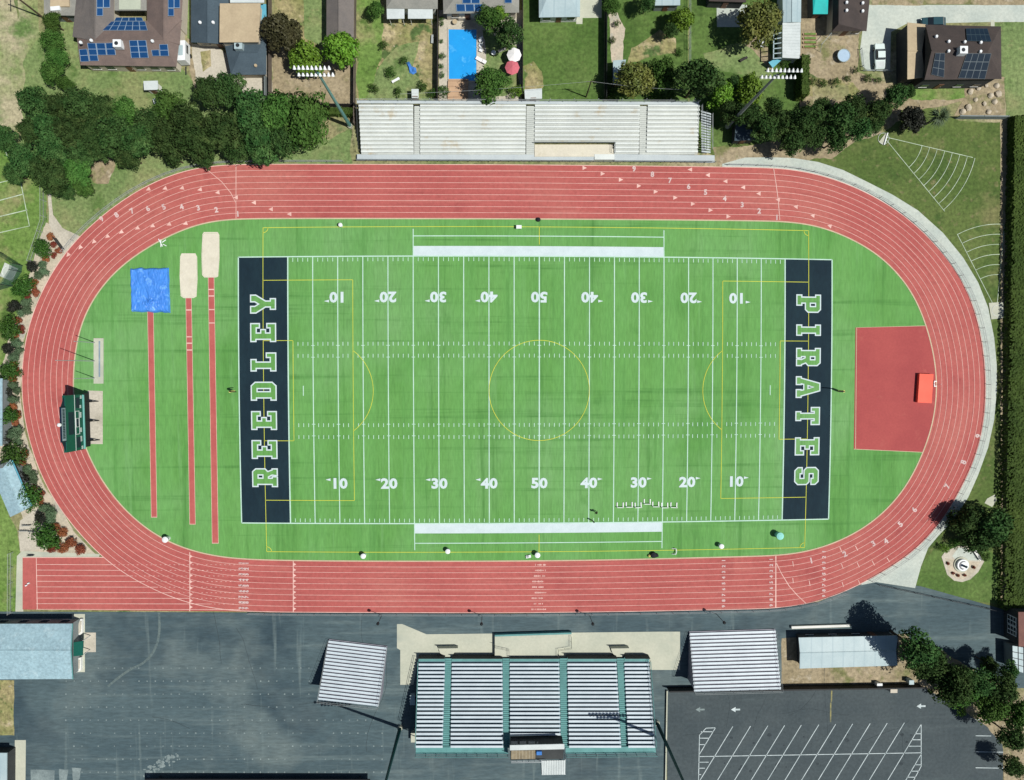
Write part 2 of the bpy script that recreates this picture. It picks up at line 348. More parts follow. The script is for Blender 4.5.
def offset_poly(poly, d):
    """mitred offset, outward for d > 0 on a counter-clockwise outline"""
    n = len(poly)
    a = sum(poly[i][0] * poly[(i + 1) % n][1] - poly[(i + 1) % n][0] * poly[i][1] for i in range(n))
    if a < 0: poly = list(reversed(poly))
    out = []
    for i in range(n):
        p0, p1, p2 = Vector(poly[i - 1]), Vector(poly[i]), Vector(poly[(i + 1) % n])
        e1 = (p1 - p0).normalized(); e2 = (p2 - p1).normalized()
        n1 = Vector((e1.y, -e1.x)); n2 = Vector((e2.y, -e2.x))
        m_ = (n1 + n2); l = max(.35, m_.dot(n1))
        out.append(tuple(p1 + m_ * (d / l)))
    return out
def fill(loops, fn, name, m, parent=None):
    """fill outline + holes (2D loops), every vertex mapped by fn to the world"""
    bm = bmesh.new(); edges = []
    for lp in loops:
        vs = [bm.verts.new((p[0], p[1], 0)) for p in lp]
        edges += [bm.edges.new((vs[i], vs[(i + 1) % len(vs)])) for i in range(len(vs))]
    bmesh.ops.triangle_fill(bm, use_beauty=True, use_dissolve=False, edges=edges)
    mb = MB(); bm.verts.index_update()
    vs = [fn(v.co.x, v.co.y) for v in bm.verts]
    fs = []
    for f in bm.faces:
        ids = [v.index for v in f.verts]
        a, b, c = (vs[i] for i in ids[:3])
        if (b - a).cross(c - a).z < 0: ids.reverse()
        fs.append(ids)
    bm.free(); mb.add(vs, fs)
    return mb.build(name, m, parent) if name else mb
GLYPH = {}
def glyph(ch):
    """built-in font character as a flat mesh: points centred on 0 with height 1"""
    if ch in GLYPH: return GLYPH[ch]
    cu = bpy.data.curves.new('digit_' + ch, 'FONT'); cu.body = ch; cu.offset = .042; cu.resolution_u = 3
    ob = bpy.data.objects.new('digit_' + ch, cu); COL.objects.link(ob)
    bpy.context.view_layer.update()
    me = bpy.data.meshes.new_from_object(ob.evaluated_get(bpy.context.evaluated_depsgraph_get()))
    vs = [v.co.copy() for v in me.vertices]; fs = [tuple(p.vertices) for p in me.polygons]
    x0, x1 = min(v.x for v in vs), max(v.x for v in vs); y0, y1 = min(v.y for v in vs), max(v.y for v in vs)
    vs = [Vector(((v.x - (x0 + x1) / 2) / (y1 - y0), (v.y - (y0 + y1) / 2) / (y1 - y0), 0)) for v in vs]
    bpy.data.objects.remove(ob); bpy.data.curves.remove(cu); bpy.data.meshes.remove(me)
    GLYPH[ch] = (vs, fs); return GLYPH[ch]

# ------------------------------------------------------------------ the ground
def terrain():
    mb = MB(); r = 900
    mb.add([(-r, -r, 0), (r, -r, 0), (r, r, 0), (-r, r, 0)], [(0, 1, 2, 3)])
    return tag(mb.build('ground', M['dry_ground']), kind='structure')
terrain()
sheet('grass_field', [(-40, -20), (12, -20), (20, 30), (24, 75), (30, 120), (8, 140), (-40, 150)], 1, M['dry_grass'], 1.0)
sheet('bare_strip', [(22, -20), (31, -20), (30, 60), (27, 120), (33, 132), (24, 132), (22, 80)], 2, M['dirt'], .8)
sheet('dirt_path', [(16, -20), (40, -20), (38, 60), (36, 90), (42, 128), (26, 140), (20, 90), (18, 40)], 2, M['dry_grass'], .9)
sheet('lawn', [(24, 60), (60, 20), (78, 20), (82, 64), (180, 64), (205, 100), (330, 100), (352, 100), (352, 166), (250, 164), (175, 172), (108, 211), (75, 240), (48, 220), (52, 190), (20, 160)], 2, M['lawn'], .8)
sheet('bare_soil', [(92, 152), (108, 150), (115, 165), (108, 184), (94, 182), (90, 165)], 3, M['dirt'], .6)
sheet('lawn', [(-40, 150), (8, 140), (46, 175), (47, 222), (36, 258), (24, 300), (12, 330), (-40, 330)], 2, M['lawn_bright'], .5)
sheet('lawn', [(-40, 330), (10, 330), (4, 372), (-40, 372)], 2, M['lawn_bright'], .5)
sheet('lawn', [(-40, 470), (0, 490), (10, 517), (18, 530), (20, 548), (18, 612), (-40, 612)], 2, M['lawn_bright'], .4)
sheet('gravel_bed', [(46, 222), (54, 226), (64, 246), (72, 250), (40, 296), (24, 340), (20, 390), (24, 430), (46, 490), (76, 532), (98, 556), (22, 558), (20, 548), (24, 520), (4, 470), (-20, 440), (-20, 372), (2, 366), (12, 330), (24, 300), (33, 262)], 3, M['gravel'], .4)
sheet('concrete_path', [(48, 190), (51, 190), (53, 215), (62, 228), (80, 236), (64, 254), (55, 240), (49, 225)], 4, M['concrete_warm'], .15)
sheet('concrete_pad', [(17, 556), (22, 551), (100, 554), (98, 560), (24, 559.5), (23.4, 612), (15.5, 612)], 5, M['concrete'])
sheet('concrete_pad', [(20, 520), (36, 508), (46, 520), (52, 548), (20, 552), (19, 540)], 4, M['concrete_warm'], .3)
# right of the stadium
sheet('grass_field', [(700, 150), (905, 95), (960, 122), (1004, 122), (1009, 612), (860, 590), (850, 400), (760, 170)], 2, M['lawn_olive'], .3)
sheet('lawn', [(924, 560), (938, 542), (985, 545), (1001, 560), (1001, 605), (950, 597), (916, 588)], 3, M['lawn_deep'], .5)
sheet('bare_strip', [(1000.4, 120), (1008, 120), (1008, 605), (1000.6, 605)], 3, M['dirt'], .12)
sheet('grass_field', [(1012, 90), (1090, 90), (1090, 640), (1012, 640)], 1, M['lawn_deep'], .3)
sheet('bare_soil', [(712, 150), (745, 148), (780, 140), (860, 130), (905, 100), (900, 120), (830, 158), (770, 164), (716, 166)], 3, M['dirt'], .9)
# yards behind the visitor stand
sheet('lawn', [(272, -20), (326, -20), (326, 46), (300, 52), (290, 44), (274, 30)], 2, M['weeds'], .6)
sheet('lawn', [(300, -20), (326, -20), (326, 48), (306, 40)], 3, M['lawn'], .9)
sheet('bare_soil', [(273, 30), (300, 52), (326, 46), (355, 40), (355, 106), (300, 108), (273, 100)], 3, M['dirt'], .6)
sheet('lawn', [(300, 108), (355, 108), (356, 130), (348, 128), (330, 140), (300, 130)], 3, M['dry_ground'], .5)
sheet('lawn', [(357, -20), (438, -20), (438, 102), (357, 102)], 2, M['weeds'], .2)
sheet('lawn', [(357, 0), (380, 0), (383, 60), (372, 100), (357, 100)], 3, M['lawn_bright'], 1.0)
sheet('lawn', [(390, 48), (418, 42), (412, 70), (432, 100), (366, 100), (376, 82)], 3, M['lawn'], 1.2)
sheet('pool_deck', [(439, 10), (522, 10), (522, 102), (439, 102)], 2, M['concrete_warm'], .1)
sheet('lawn', [(484, 32), (516, 44), (520, 84), (506, 98), (484, 98), (486, 60)], 3, M['lawn'], .6)
sheet('lawn', [(523, -20), (604, -20), (604, 102), (523, 102)], 2, M['lawn_deep'], .1)
sheet('bare_soil', [(523, 66), (534, 62), (544, 74), (545, 88), (535, 98), (523, 98)], 3, M['weeds'], .8)
sheet('lawn', [(606, -20), (688, -20), (688, 102), (606, 102)], 2, M['lawn_deep'], .1)
sheet('bare_soil', [(608, 14), (618, 12), (624, 30), (622, 60), (612, 62), (610, 40)], 3, M['gravel'], .6)
sheet('bare_soil', [(632, 48), (660, 30), (676, 42), (674, 56), (650, 60), (628, 62)], 3, M['weeds'], .9)
sheet('lawn', [(689, -20), (800, -20), (800, 110), (760, 140), (700, 150), (689, 102)], 2, M['lawn_deep'], .2)
sheet('lawn', [(706, 50), (752, 40), (770, 62), (772, 84), (728, 76), (710, 70)], 3, M['lawn'], 1.0)
sheet('bare_soil', [(744, 44), (760, 34), (772, 58), (772, 72), (762, 60), (752, 50)], 3, M['dirt'], .5)
sheet('concrete_pad', [(716.5, 2), (747, 5), (746, 27), (717, 27)], 4, M['concrete_grey'])
sheet('bare_soil', [(800, -20), (870, -20), (866, 28), (860, 34), (858, 72), (890, 84), (908, 80), (965, 78), (965, 100), (908, 112), (880, 104), (800, 112)], 2, M['dirt'], .4)
sheet('lawn', [(808, 76), (856, 82), (862, 90), (850, 100), (808, 98)], 3, M['weeds'], .9)
sheet('bare_soil', [(812, 84), (850, 86), (850, 99), (812, 101)], 4, M['dry_ground'], .8)
sheet('driveway', [(866, 5), (900, 5), (1090, 5), (1090, 22), (990, 22), (906, 24), (891, 32), (890, 71), (868, 71), (862, 66), (860, 50), (862, 34)], 4, M['concrete_grey'])
sheet('bare_soil', [(872, -20), (1090, -20), (1090, 5), (872, 5)], 3, M['dirt'], .2)
sheet('lawn', [(994, 22), (1024, 22), (1090, 22), (1090, 118), (1006, 118), (1004, 78), (994, 70)], 3, M['lawn'], .2)
sheet('lawn', [(906, 86), (966, 84), (966, 98), (930, 101), (908, 98)], 3, M['lawn_bright'], .5)
sheet('gravel_bed', [(964, 78), (1004, 76), (1004, 116), (955, 117), (966, 98)], 4, M['dirt'], .4)
sheet('concrete_path', [(990.5, 20), (994.5, 20), (994.5, 36), (991, 36)], 5, M['concrete'])
sheet('bare_soil', [(186, -10), (192, -10), (192, 40), (196, 66), (203, 92), (196, 94), (188, 62)], 3, M['dirt'], .2)
sheet('lawn', [(187.5, -10), (190.5, -10), (190.5, 40), (187.5, 38)], 4, M['lawn'], .1)
sheet('bare_soil', [(192, 44), (214, 44), (232, 60), (262, 76), (272, 74), (272, 100), (204, 104), (196, 80)], 3, M['concrete_warm'], .4)
sheet('lawn', [(200, 52), (211, 50), (211, 66), (202, 72)], 4, M['weeds'], .3)
# asphalt along the bottom
sheet('asphalt_yard', [(16, 611.5), (512, 613.5), (767, 609), (818, 602), (862, 584), (876, 582), (920, 586), (1006, 610), (1090, 632), (1090, 688), (668, 688), (664, 840), (-60, 840), (-60, 611.5)], 3, M['asphalt'])
sheet('parking_lot', [(667, 687), (918, 684), (952, 700), (984, 722), (1003, 740), (1003, 840), (667, 840)], 5, M['asphalt_lot'], .05)
sheet('bare_soil', [(782, 638), (790, 637), (906, 634), (930, 660), (918, 684), (781, 686)], 4, M['dirt'], .2)
sheet('bare_soil', [(905, 640), (940, 650), (985, 676), (1018, 690), (1060, 700), (1060, 840), (1003, 840), (1003, 744), (984, 724), (952, 701), (915, 683)], 6, M['dirt'], .4)
sheet('bare_soil', [(-60, 680), (15, 680), (14, 735), (-60, 735)], 5, M['weeds'], .2)
sheet('concrete_pad', [(15, 740), (26, 740), (25, 840), (14, 840)], 5, M['concrete'])
sheet('concrete_path', [(72, 614), (85, 614), (85, 672), (72, 672)], 5, M['concrete'])
sheet('concrete_pad', [(85, 632.5), (96, 632.5), (96, 652), (85, 652)], 6, M['concrete_warm'])
sheet('concrete_pad', [(397, 624), (402.3, 624), (426.4, 634.2), (660, 631.6), (680, 631.6), (680, 669.8), (650, 669.8), (650, 662), (418, 662), (413.3, 684.7), (400.3, 684.7), (400.3, 650), (397, 648)], 5, M['concrete'])

# ------------------------------------------------------------------ running track
INNER = [(200, 223.7), (225, 219.6), (255, 218.6), (300, 218.4), (350, 218.4), (400, 218.5), (450, 218.6), (512, 218.8), (580, 219.2), (640, 219.6), (700, 220.1), (768, 221), (793, 222.2), (818, 226.2), (843, 235), (868, 248), (885.5, 261), (903, 279.5), (915.5, 299), (924.2, 320), (931.7, 345), (936, 370), (936.7, 392.5), (935, 410), (931.7, 427.5), (925.5, 446), (918, 464), (908, 483.2), (893, 503), (875.5, 519.5), (855.5, 533), (830.5, 544.6), (805.5, 551.7), (780.5, 555.2), (735, 556.8), (687, 558), (640, 559.2), (580, 560.3), (512, 561), (450, 561.2), (400, 561.2), (350, 561), (300, 560.6), (255, 559.6), (232.5, 558.2), (215, 556), (195, 551.6), (175, 544.8), (155, 534.5), (137.5, 521.5), (120, 504.5), (107.5, 488.5), (95, 468.5), (86, 449), (79, 428), (74.5, 408), (73.2, 388), (73.9, 365), (76.4, 345), (81.8, 322.5), (91.5, 302), (106, 281.5), (125, 263), (150, 246), (175, 233)]
OUTER = [(132.5, 193.9), (150, 184.5), (175, 173.6), (200, 167.6), (225, 165.2), (250, 164.6), (300, 164.5), (350, 164.6), (420, 164.8), (512, 165), (600, 165.8), (680, 166.7), (768, 168.1), (793, 170), (818, 174.6), (843, 182.8), (868, 193.6), (893, 208), (918, 227.5), (938, 248.2), (955.5, 270.5), (968, 293), (976.7, 317.5), (982.5, 345), (985, 370), (985.5, 390), (985, 408), (982.5, 428), (978, 448), (970.5, 469), (958, 493), (946, 514), (928, 537), (908, 555.5), (880.5, 572.6), (860, 584), (843, 592), (818, 601), (793, 606), (768, 608.2), (700, 609.7), (637, 611), (512, 612.4), (400, 612.3), (320, 612), (260, 611.4), (225, 609.6), (207, 607), (188, 602.6), (168, 595.5), (139, 581.8), (117.5, 568.5), (97.5, 552), (75, 527.5), (60, 508), (47.5, 487.5), (37.5, 465), (30, 440.5), (24.3, 415), (22, 390), (22.4, 367), (25, 345), (30.4, 321.5), (39.5, 297.5), (50.5, 276), (65, 253.5), (85, 231.5), (107.5, 211.8)]
def smooth_loop(pts, n, sig):
    P = [G(u, v) for u, v in pts]
    d = [0]
    for i in range(len(P)): d.append(d[-1] + (P[(i + 1) % len(P)] - P[i]).length)
    tot = d[-1]; out = []
    j = 0
    for k in range(n):
        t = tot * k / n
        while d[j + 1] < t: j += 1
        f = (t - d[j]) / max(1e-9, d[j + 1] - d[j]); i = j
        a, b, c, e = P[i - 1], P[i], P[(i + 1) % len(P)], P[(i + 2) % len(P)]
        out.append(.5 * ((2 * b) + (c - a) * f + (2 * a - 5 * b + 4 * c - e) * f * f + (3 * b - a - 3 * c + e) * f ** 3))
    w = [math.exp(-.5 * (q / sig) ** 2) for q in range(-int(3 * sig), int(3 * sig) + 1)]; sw = sum(w); h = len(w) // 2
    return [sum((out[(k + q - h) % n] * w[q] for q in range(len(w))), Vector()) / sw for k in range(n)]
NT = 900
IN = smooth_loop(INNER, NT, 6.0); OU = smooth_loop(OUTER, 1800, 12.0)
NRM = []; WID = []
for i in range(NT):
    d = (IN[(i + 1) % NT] - IN[i - 1]).normalized(); n = Vector((-d.y, d.x, 0))
    if n.dot(IN[i] - Vector((-5, 0, 0))) < 0: n = -n
    best = None
    for q in OU[::2]:
        e = q - IN[i]; a = e.dot(n)
        if 6 < a < 13:
            c = (e - n * a).length
            if best is None or c < best[0]: best = (c, a)
    NRM.append(n); WID.append(best[1] if best else 9.6)
for _ in range(12): WID = [(WID[i - 1] + WID[i] * 2 + WID[(i + 1) % NT]) / 4 for i in range(NT)]
def LANE(l): return [IN[i] + NRM[i] * WID[i] * l / 9 for i in range(NT)]
a, b = LANE(0), LANE(9)
mb = MB()
mb.add([(p.x, p.y, 6 * LV) for p in a + b], [(i, (i + 1) % NT, NT + (i + 1) % NT, NT + i) for i in range(NT)])
trk = mb.build('running_track', M['track'])
uv = trk.data.uv_layers.new(name='lanes'); al = [0.0]
for i in range(NT): al.append(al[-1] + (IN[(i + 1) % NT] - IN[i]).length)
for p in trk.data.polygons:
    i0_ = min(v % NT for v in p.vertices); wrap = {v % NT for v in p.vertices} == {0, NT - 1}
    for li in p.loop_indices:
        v = trk.data.loops[li].vertex_index; uv.data[li].uv = (al[NT] if wrap and v % NT == 0 else al[v % NT], 9.0 if v >= NT else 0.0)
for p in trk.data.polygons:
    if p.normal.z < 0: trk.data.flip_normals()
    break
tag(trk, kind='structure')
sheet('sprint_straight', [(22.8, 557.3), (104, 557.3), (150, 583), (230, 606), (260, 611.6), (160, 610.6), (22.8, 609.4)], 5, M['track'], fixed=True)
mb = MB()
for l in range(1, 9): ribbon(mb, LANE(l), .065, 7 * LV, True)
tag(mb.build('lane_lines', M['track_line'], trk), kind='structure')
mb = MB(); ribbon(mb, LANE(-.02), .22, 8 * LV, True)
tag(mb.build('inner_kerb', M['track_kerb'], trk), kind='structure')
mb = MB(); ribbon(mb, LANE(9.02), .12, 8 * LV, True)
tag(mb.build('outer_kerb', M['track_line'], trk), kind='structure')
mb = MB()
for k in range(9):
    v = 564.6 + k * 5.6 if k < 8 else 609.4
    x1 = [112, 122, 133, 145, 158, 172, 190, 212, 240][k]
    ribbon(mb, [G(36.5, v - .3), G(x1, v)], .085, 7 * LV)
ribbon(mb, [G(36.6, 558), G(37.6, 609.2)], .12, 7.5 * LV)
ribbon(mb, [G(23, 557.4), G(104, 557.2)], .14, 7.6 * LV)
for k in range(8):       # dashed sprint lane lines carried across the bend
    v = 564.6 + k * 5.6
    x = [112, 122, 133, 145, 158, 172, 190, 212][k] + 2
    while x < 236:
        ribbon(mb, [G(x, v), G(x + 1.7, v)], .07, 7.4 * LV); x += 4.6
tag(mb.build('sprint_lines', M['track_line'], trk), kind='structure')

def near(p):
    i = min(range(NT), key=lambda k: (IN[k] + NRM[k] * WID[k] * .5 - p).length_squared)
    d = (IN[(i + 1) % NT] - IN[i - 1]).normalized()
    return i, d
TRI = {1: [(148.4, 189.5), (165, 188.6), (182, 188.3), (200, 189.8), (217.7, 192.7), (236, 197.6), (254, 202.7), (271, 209.3), (289.5, 214.2),
           (68.3, 255), (80.5, 247.7), (94, 242), (107.4, 236.7), (121.3, 232.3), (137.4, 228.4), (152.5, 226.2), (169, 224.5), (185.5, 223.7),
           (690, 169.7), (707.7, 175.2), (725.3, 181.4), (743, 187.5), (758.5, 193.7), (777.7, 199.8), (795.6, 206.8), (812.4, 215.6), (829.4, 226)],
       -1: [(584.4, 168), (602.5, 173.8), (620.7, 179.8), (638.7, 186), (655.5, 191.8), (675, 197.8), (692.7, 204), (710.3, 210.3), (728.2, 216.6)]}
mb = MB()
for sgn, L_ in TRI.items():
    for u, v in L_:
        p = G(u, v); i, d = near(p)
        if d.x > 0 and v < 390: d = -d
        d = d * sgn; n = Vector((-d.y, d.x, 0)); z = Vector((0, 0, 8 * LV))
        mb.add([p + d * .45 + z, p - d * .35 + n * .38 + z, p - d * .35 - n * .38 + z], [(0, 1, 2)])
for k in range(9):       # arrow heads on the hurdle and exchange lines of the home straight
    for x in (190.0, 293.4):
        v0, v1 = (553, 610) if x < 200 else (561.4, 611.4)
        p = G(x, v0 + (v1 - v0) * (k + .5) / 9); z = Vector((0, 0, 8 * LV))
        mb.add([p + Vector((.05, .3, 0)) + z, p + Vector((.05, -.3, 0)) + z, p + Vector((.55, 0, 0)) + z], [(0, 1, 2)])
for x, y0, y1, w in ((190, 552, 611, .14), (293.4, 561, 611.6, .14), (775.6, 556, 607.6, .2), (236.2, 165.4, 218.6, .1)):
    ribbon(mb, [G(x, y0), G(x, y1)], w, 8.2 * LV)
ribbon(mb, [G(773.5, 169), G(776, 185), G(778, 200), G(779.6, 220)], .13, 8.2 * LV)
ribbon(mb, [G(775.8, 562), G(781, 573), G(789, 586), G(797, 595), G(805.5, 603)], .13, 8.2 * LV)
ribbon(mb, [G(206, 168.6), G(222, 182), G(231, 193), G(236, 203)], .1, 8.2 * LV)
for u, v in ((792.8, 563.6), (840.6, 549.5), (856.3, 548), (842, 566), (858, 564.8), (873, 562.8), (888, 559.7), (792.8, 580.4), (809.4, 583), (842.6, 584.3), (859, 582.3)):
    p = G(u, v); i, d = near(p); n = Vector((-d.y, d.x, 0))
    ribbon(mb, [p - n * .5, p + n * .5], .12, 8.2 * LV)
tag(mb.build('track_arrows', M['track_line'], trk), kind='structure')

def numbers(name, items, m, parent, z):
    """items: (character, world position, heading of the reading direction, height)"""
    mb = MB()
    for ch, p, d, h in items:
        vs, fs = glyph(ch); n = Vector((-d.y, d.x, 0))
        mb.add([Vector((p.x, p.y, z)) + d * v.x * h + n * v.y * h for v in vs], fs)
    return tag(mb.build(name, m, parent), kind='structure')
it = []
for k, (u, v) in enumerate([(101.8, 219), (116.7, 215), (132.3, 211), (148, 208.6), (164, 207), (181.8, 207), (198.4, 207.9), (216.5, 209.8), (238, 214)]):
    p = G(u, v); i, d = near(p); d = d if d.y > 0 or d.x > 0 else -d
    it.append((str(9 - k), p, d, 1.0))
for k, (u, v) in enumerate([(634, 169), (652.3, 174.4), (670, 180.6), (688.5, 186.5), (705.4, 192.3), (724.5, 198.6), (742, 204.8), (759, 211), (776.7, 217.5)]):
    it.append((str(9 - k), G(u, v), Vector((1, 0, 0)), 1.0))
for k, (u, v) in enumerate([(811, 560.3), (844.5, 553.8), (873, 543.3), (885.6, 541), (900, 524), (914, 509.5), (947, 486), (963, 462), (978, 436)]):
    p = G(u, v); i, d = near(p); d = d if d.x < 0 or v < 470 else -d
    it.append((str(k % 9 + 1), p, -d, 1.1))
for k in range(9):
    f = (k + .5) / 9
    for x, y0, y1 in ((243.6, 560.2, 610.8), (723.4, 557.5, 609), (771, 556.4, 608), (823.6, 548.6, 598.6), (240.6, 560, 610.6), (247.0, 560.2, 610.8)):
        it.append((str(k + 1), G(x, y0 + (y1 - y0) * f), Vector((0, 1, 0)) if x < 800 else Vector((.1, 1, 0)).normalized(), .66))
numbers('lane_numbers', it, M['track_gray'], trk, 8.4 * LV)
mb = MB(); rr = random.Random(5)      # small painted wording across the lanes at midfield, too small in the photograph to read
for k in range(9):
    v = 564.7 + k * 5.55; x = 532.6 + rr.uniform(-1.5, 1.5); xe = 545 + rr.uniform(-2, 2)
    while x < xe:
        w = rr.uniform(.5, .9)
        if rr.random() < .86:
            a, c = G(x, v - 1), G(x + w, v + 1)
            ribbon(mb, [Vector((a.x, (a.y + c.y) / 2, 0)), Vector((c.x, (a.y + c.y) / 2, 0))], rr.uniform(.16, .34), 8.2 * LV)
        x += w + .35
tag(mb.build('lane_wording', M['track_line'], trk), kind='structure')

# concrete walk round the right-hand bend
OUTW = [(722, 164), (745, 157.6), (768, 157.3), (793, 158), (818, 162), (843, 170), (868, 182.3), (893, 195), (918, 210.5), (943, 233), (963, 257.5), (978, 282.5), (988, 307.5), (994, 337.5), (996.6, 365), (996.7, 390), (994, 420), (988, 447.5), (978, 475), (968, 497.5), (953, 520), (938, 536), (928, 548), (921, 566), (915, 588), (876, 582), (861, 585)]
i0 = min(range(NT), key=lambda k: (LANE(9)[k] - G(722, 167)).length); i1 = min(range(NT), key=lambda k: (LANE(9)[k] - G(861, 585)).length)
o9 = LANE(9.05)
seg = [o9[k % NT] for k in (range(i0, i1 + 1) if i1 > i0 else range(i0, i1 + NT + 1))]
if len(seg) > NT / 2: seg = [o9[k % NT] for k in (range(i0, i1 - 1, -1) if i0 > i1 else range(i0 + NT, i1 - 1, -1))]
sheet('concrete_walk', [(p.x, p.y) for p in seg] + [(p.x, p.y) for p in reversed(px(OUTW))], 4, M['concrete_grey'], 0, None, True)

# ------------------------------------------------------------------ turf and its markings
turf = sheet('turf_infield', [(p.x, p.y) for p in LANE(0)], 5, M['turf'], 0, None, True, True)
sheet('high_jump_apron', [(855.3, 327.6), (926, 325.8), (932, 345), (936.2, 370), (936.9, 392), (935, 410), (931.7, 427.5), (925.5, 446), (922.5, 452.2), (853.6, 449)], 7, M['track_pad'], fixed=True)
mb = MB()
ribbon(mb, [G(855.3, 449), G(856.4, 327.6), G(926, 325.8)], .1, 7.5 * LV); ribbon(mb, [G(853.6, 449), G(922.5, 452.2)], .1, 7.5 * LV)
tag(mb.build('apron_edge', M['track_kerb'], turf), kind='structure')
def runway(poly, marks):
    o = sheet('jump_runway', poly, 7, M['track_worn'], 0, fixed=True)
    mb = MB()
    n = len(poly)
    for a_, b_ in ((poly[0], poly[3]), (poly[1], poly[2])): ribbon(mb, [G(*a_), G(*b_)], .07, 8 * LV)
    for y, w in marks:
        t = (y - poly[0][1]) / (poly[3][1] - poly[0][1])
        xl = poly[0][0] + (poly[3][0] - poly[0][0]) * t; xr = poly[1][0] + (poly[2][0] - poly[1][0]) * t
        ribbon(mb, [G(xl, y), G(xr, y)], w, 8.4 * LV)
    tag(mb.build('runway_lines', M['track_line'], o), kind='structure')
runway([(147.8, 311), (153.6, 311), (157.2, 517.4), (151.6, 517.4)], [(517, .1)])
runway([(186, 297), (191.6, 297), (195.6, 524.4), (190, 524.4)], [(310, .2), (336.8, .2), (343.2, .2), (350, .2), (524, .1)])
runway([(208.4, 276), (214.2, 276), (218.6, 543.4), (212.4, 543.4)], [(289.5, .2), (296, .2), (309.6, .2), (323, .2), (543, .1)])

def fline(mb, x0, y0, x1, y1, w, lv):
    n = max(1, int(max(abs(x1 - x0), abs(y1 - y0)) / 2.5))
    ribbon(mb, [F(x0 + (x1 - x0) * i / n, y0 + (y1 - y0) * i / n) for i in range(n + 1)], w, lv * LV)
def farc(mb, cx, cy, r, a0, a1, w, lv):
    n = max(6, int(abs(a1 - a0) / 5))
    ribbon(mb, [F(cx + r * math.cos(math.radians(a0 + (a1 - a0) * i / n)), cy + r * math.sin(math.radians(a0 + (a1 - a0) * i / n))) for i in range(n + 1)], w, lv * LV)
def fquad(x0, y0, x1, y1, name, m, lv):
    mb = MB(); nx, ny = max(1, int((x1 - x0) / 2.5)), max(1, int((y1 - y0) / 2.5))
    vs = [F(x0 + (x1 - x0) * i / nx, y0 + (y1 - y0) * j / ny, lv * LV) for j in range(ny + 1) for i in range(nx + 1)]
    mb.add(vs, [(j * (nx + 1) + i, j * (nx + 1) + i + 1, (j + 1) * (nx + 1) + i + 1, (j + 1) * (nx + 1) + i) for j in range(ny) for i in range(nx)])
    return tag(mb.build(name, m, turf), kind='structure')
SY = 26.667
fquad(-60, -SY, -50, SY, 'end_zone', M['turf_endzone'], 7)
fquad(50, -SY, 60, SY, 'end_zone', M['turf_endzone'], 7)
fquad(-25, SY, 25, SY + 2, 'sideline_band', M['turf_white'], 7)
fquad(-25, -SY - 2, 25, -SY, 'sideline_band', M['turf_white'], 7)
mb = MB()
for x in range(-50, 51, 5): fline(mb, x, -SY, x, SY, .17 if x % 50 else .22, 8)
for s in (-1, 1):
    fline(mb, -60, s * SY, 60, s * SY, .2, 8.4); fline(mb, s * 60, -SY, s * 60, SY, .2, 8.4)
    for x in (-25, 25): fline(mb, x, s * SY, x, s * (SY + 5.4), .16, 8)
    fline(mb, -25, s * (SY + 4), 25, s * (SY + 4), .16, 8.4)
    fline(mb, s * 47, -1, s * 47, 1, .14, 8)
for x in range(-49, 50):
    if x % 5:
        for y in (SY - 1, -SY + .25, 8.95, -8.95 - .67, 6.67 - .1, -6.67 - .57):
            fline(mb, x, y, x, y + .75, .11, 8)
for x in range(-45, 50, 5):
    for y in (9.0, -9.0, 6.67, -6.67): fline(mb, x - .35, y, x + .35, y, .11, 8.4)
tag(mb.build('yard_lines', M['turf_line'], turf), kind='structure')
mb = MB(); W = .095; YL = 9
for s in (-1, 1):
    fline(mb, -55, s * 32.5, 55, s * 32.5, W, YL); fline(mb, s * 55, -32.5, s * 55, 32.5, W, YL)
    for y in (22, -22): fline(mb, s * 55, y, s * 37, y, W, YL)
    fline(mb, s * 37, -22, s * 37, 22, W, YL)
    for y in (10, -10): fline(mb, s * 55, y, s * 49, y, W, YL)
    fline(mb, s * 49, -10, s * 49, 10, W, YL)
    farc(mb, s * 43, 0, 10, (0 if s < 0 else 180) - 53, (0 if s < 0 else 180) + 53, W, YL)
    for y, a_ in ((32.5, 270 if s < 0 else 180), (-32.5, 0 if s < 0 else 90)): farc(mb, s * 55, y, 1, a_, a_ + 90, W, YL)
    fline(mb, 0, s * 29, 0, s * 32.5, W, YL)
farc(mb, 0, 0, 10, 0, 360, W, YL)
tag(mb.build('soccer_lines', M['turf_yellow'], turf), kind='structure')
mb = MB()
for row in (1, -1):
    for x in range(-40, 41, 10):
        t = str(50 - abs(x))
        for q, ch in enumerate(t):
            vs, fs = glyph(ch); sg = -row
            cx = x + (q * 2 - 1) * .86 * sg
            ky = 2.15
            mb.add([F(cx + sg * v.x * ky * 1.12, row * 18.55 + sg * v.y * ky, 9 * LV) for v in vs], fs)
        if x:
            d = 1 if x > 0 else -1
            xa, ya = x + d * 2.0, row * 18.55 - row * .75 * 1
            mb.add([F(xa + d * .75, ya - .0, 9 * LV), F(xa - d * .25, ya + .27, 9 * LV), F(xa - d * .25, ya - .27, 9 * LV)], [(0, 2, 1) if d > 0 else (0, 1, 2)])
tag(mb.build('yard_numbers', M['turf_white'], turf), kind='structure')

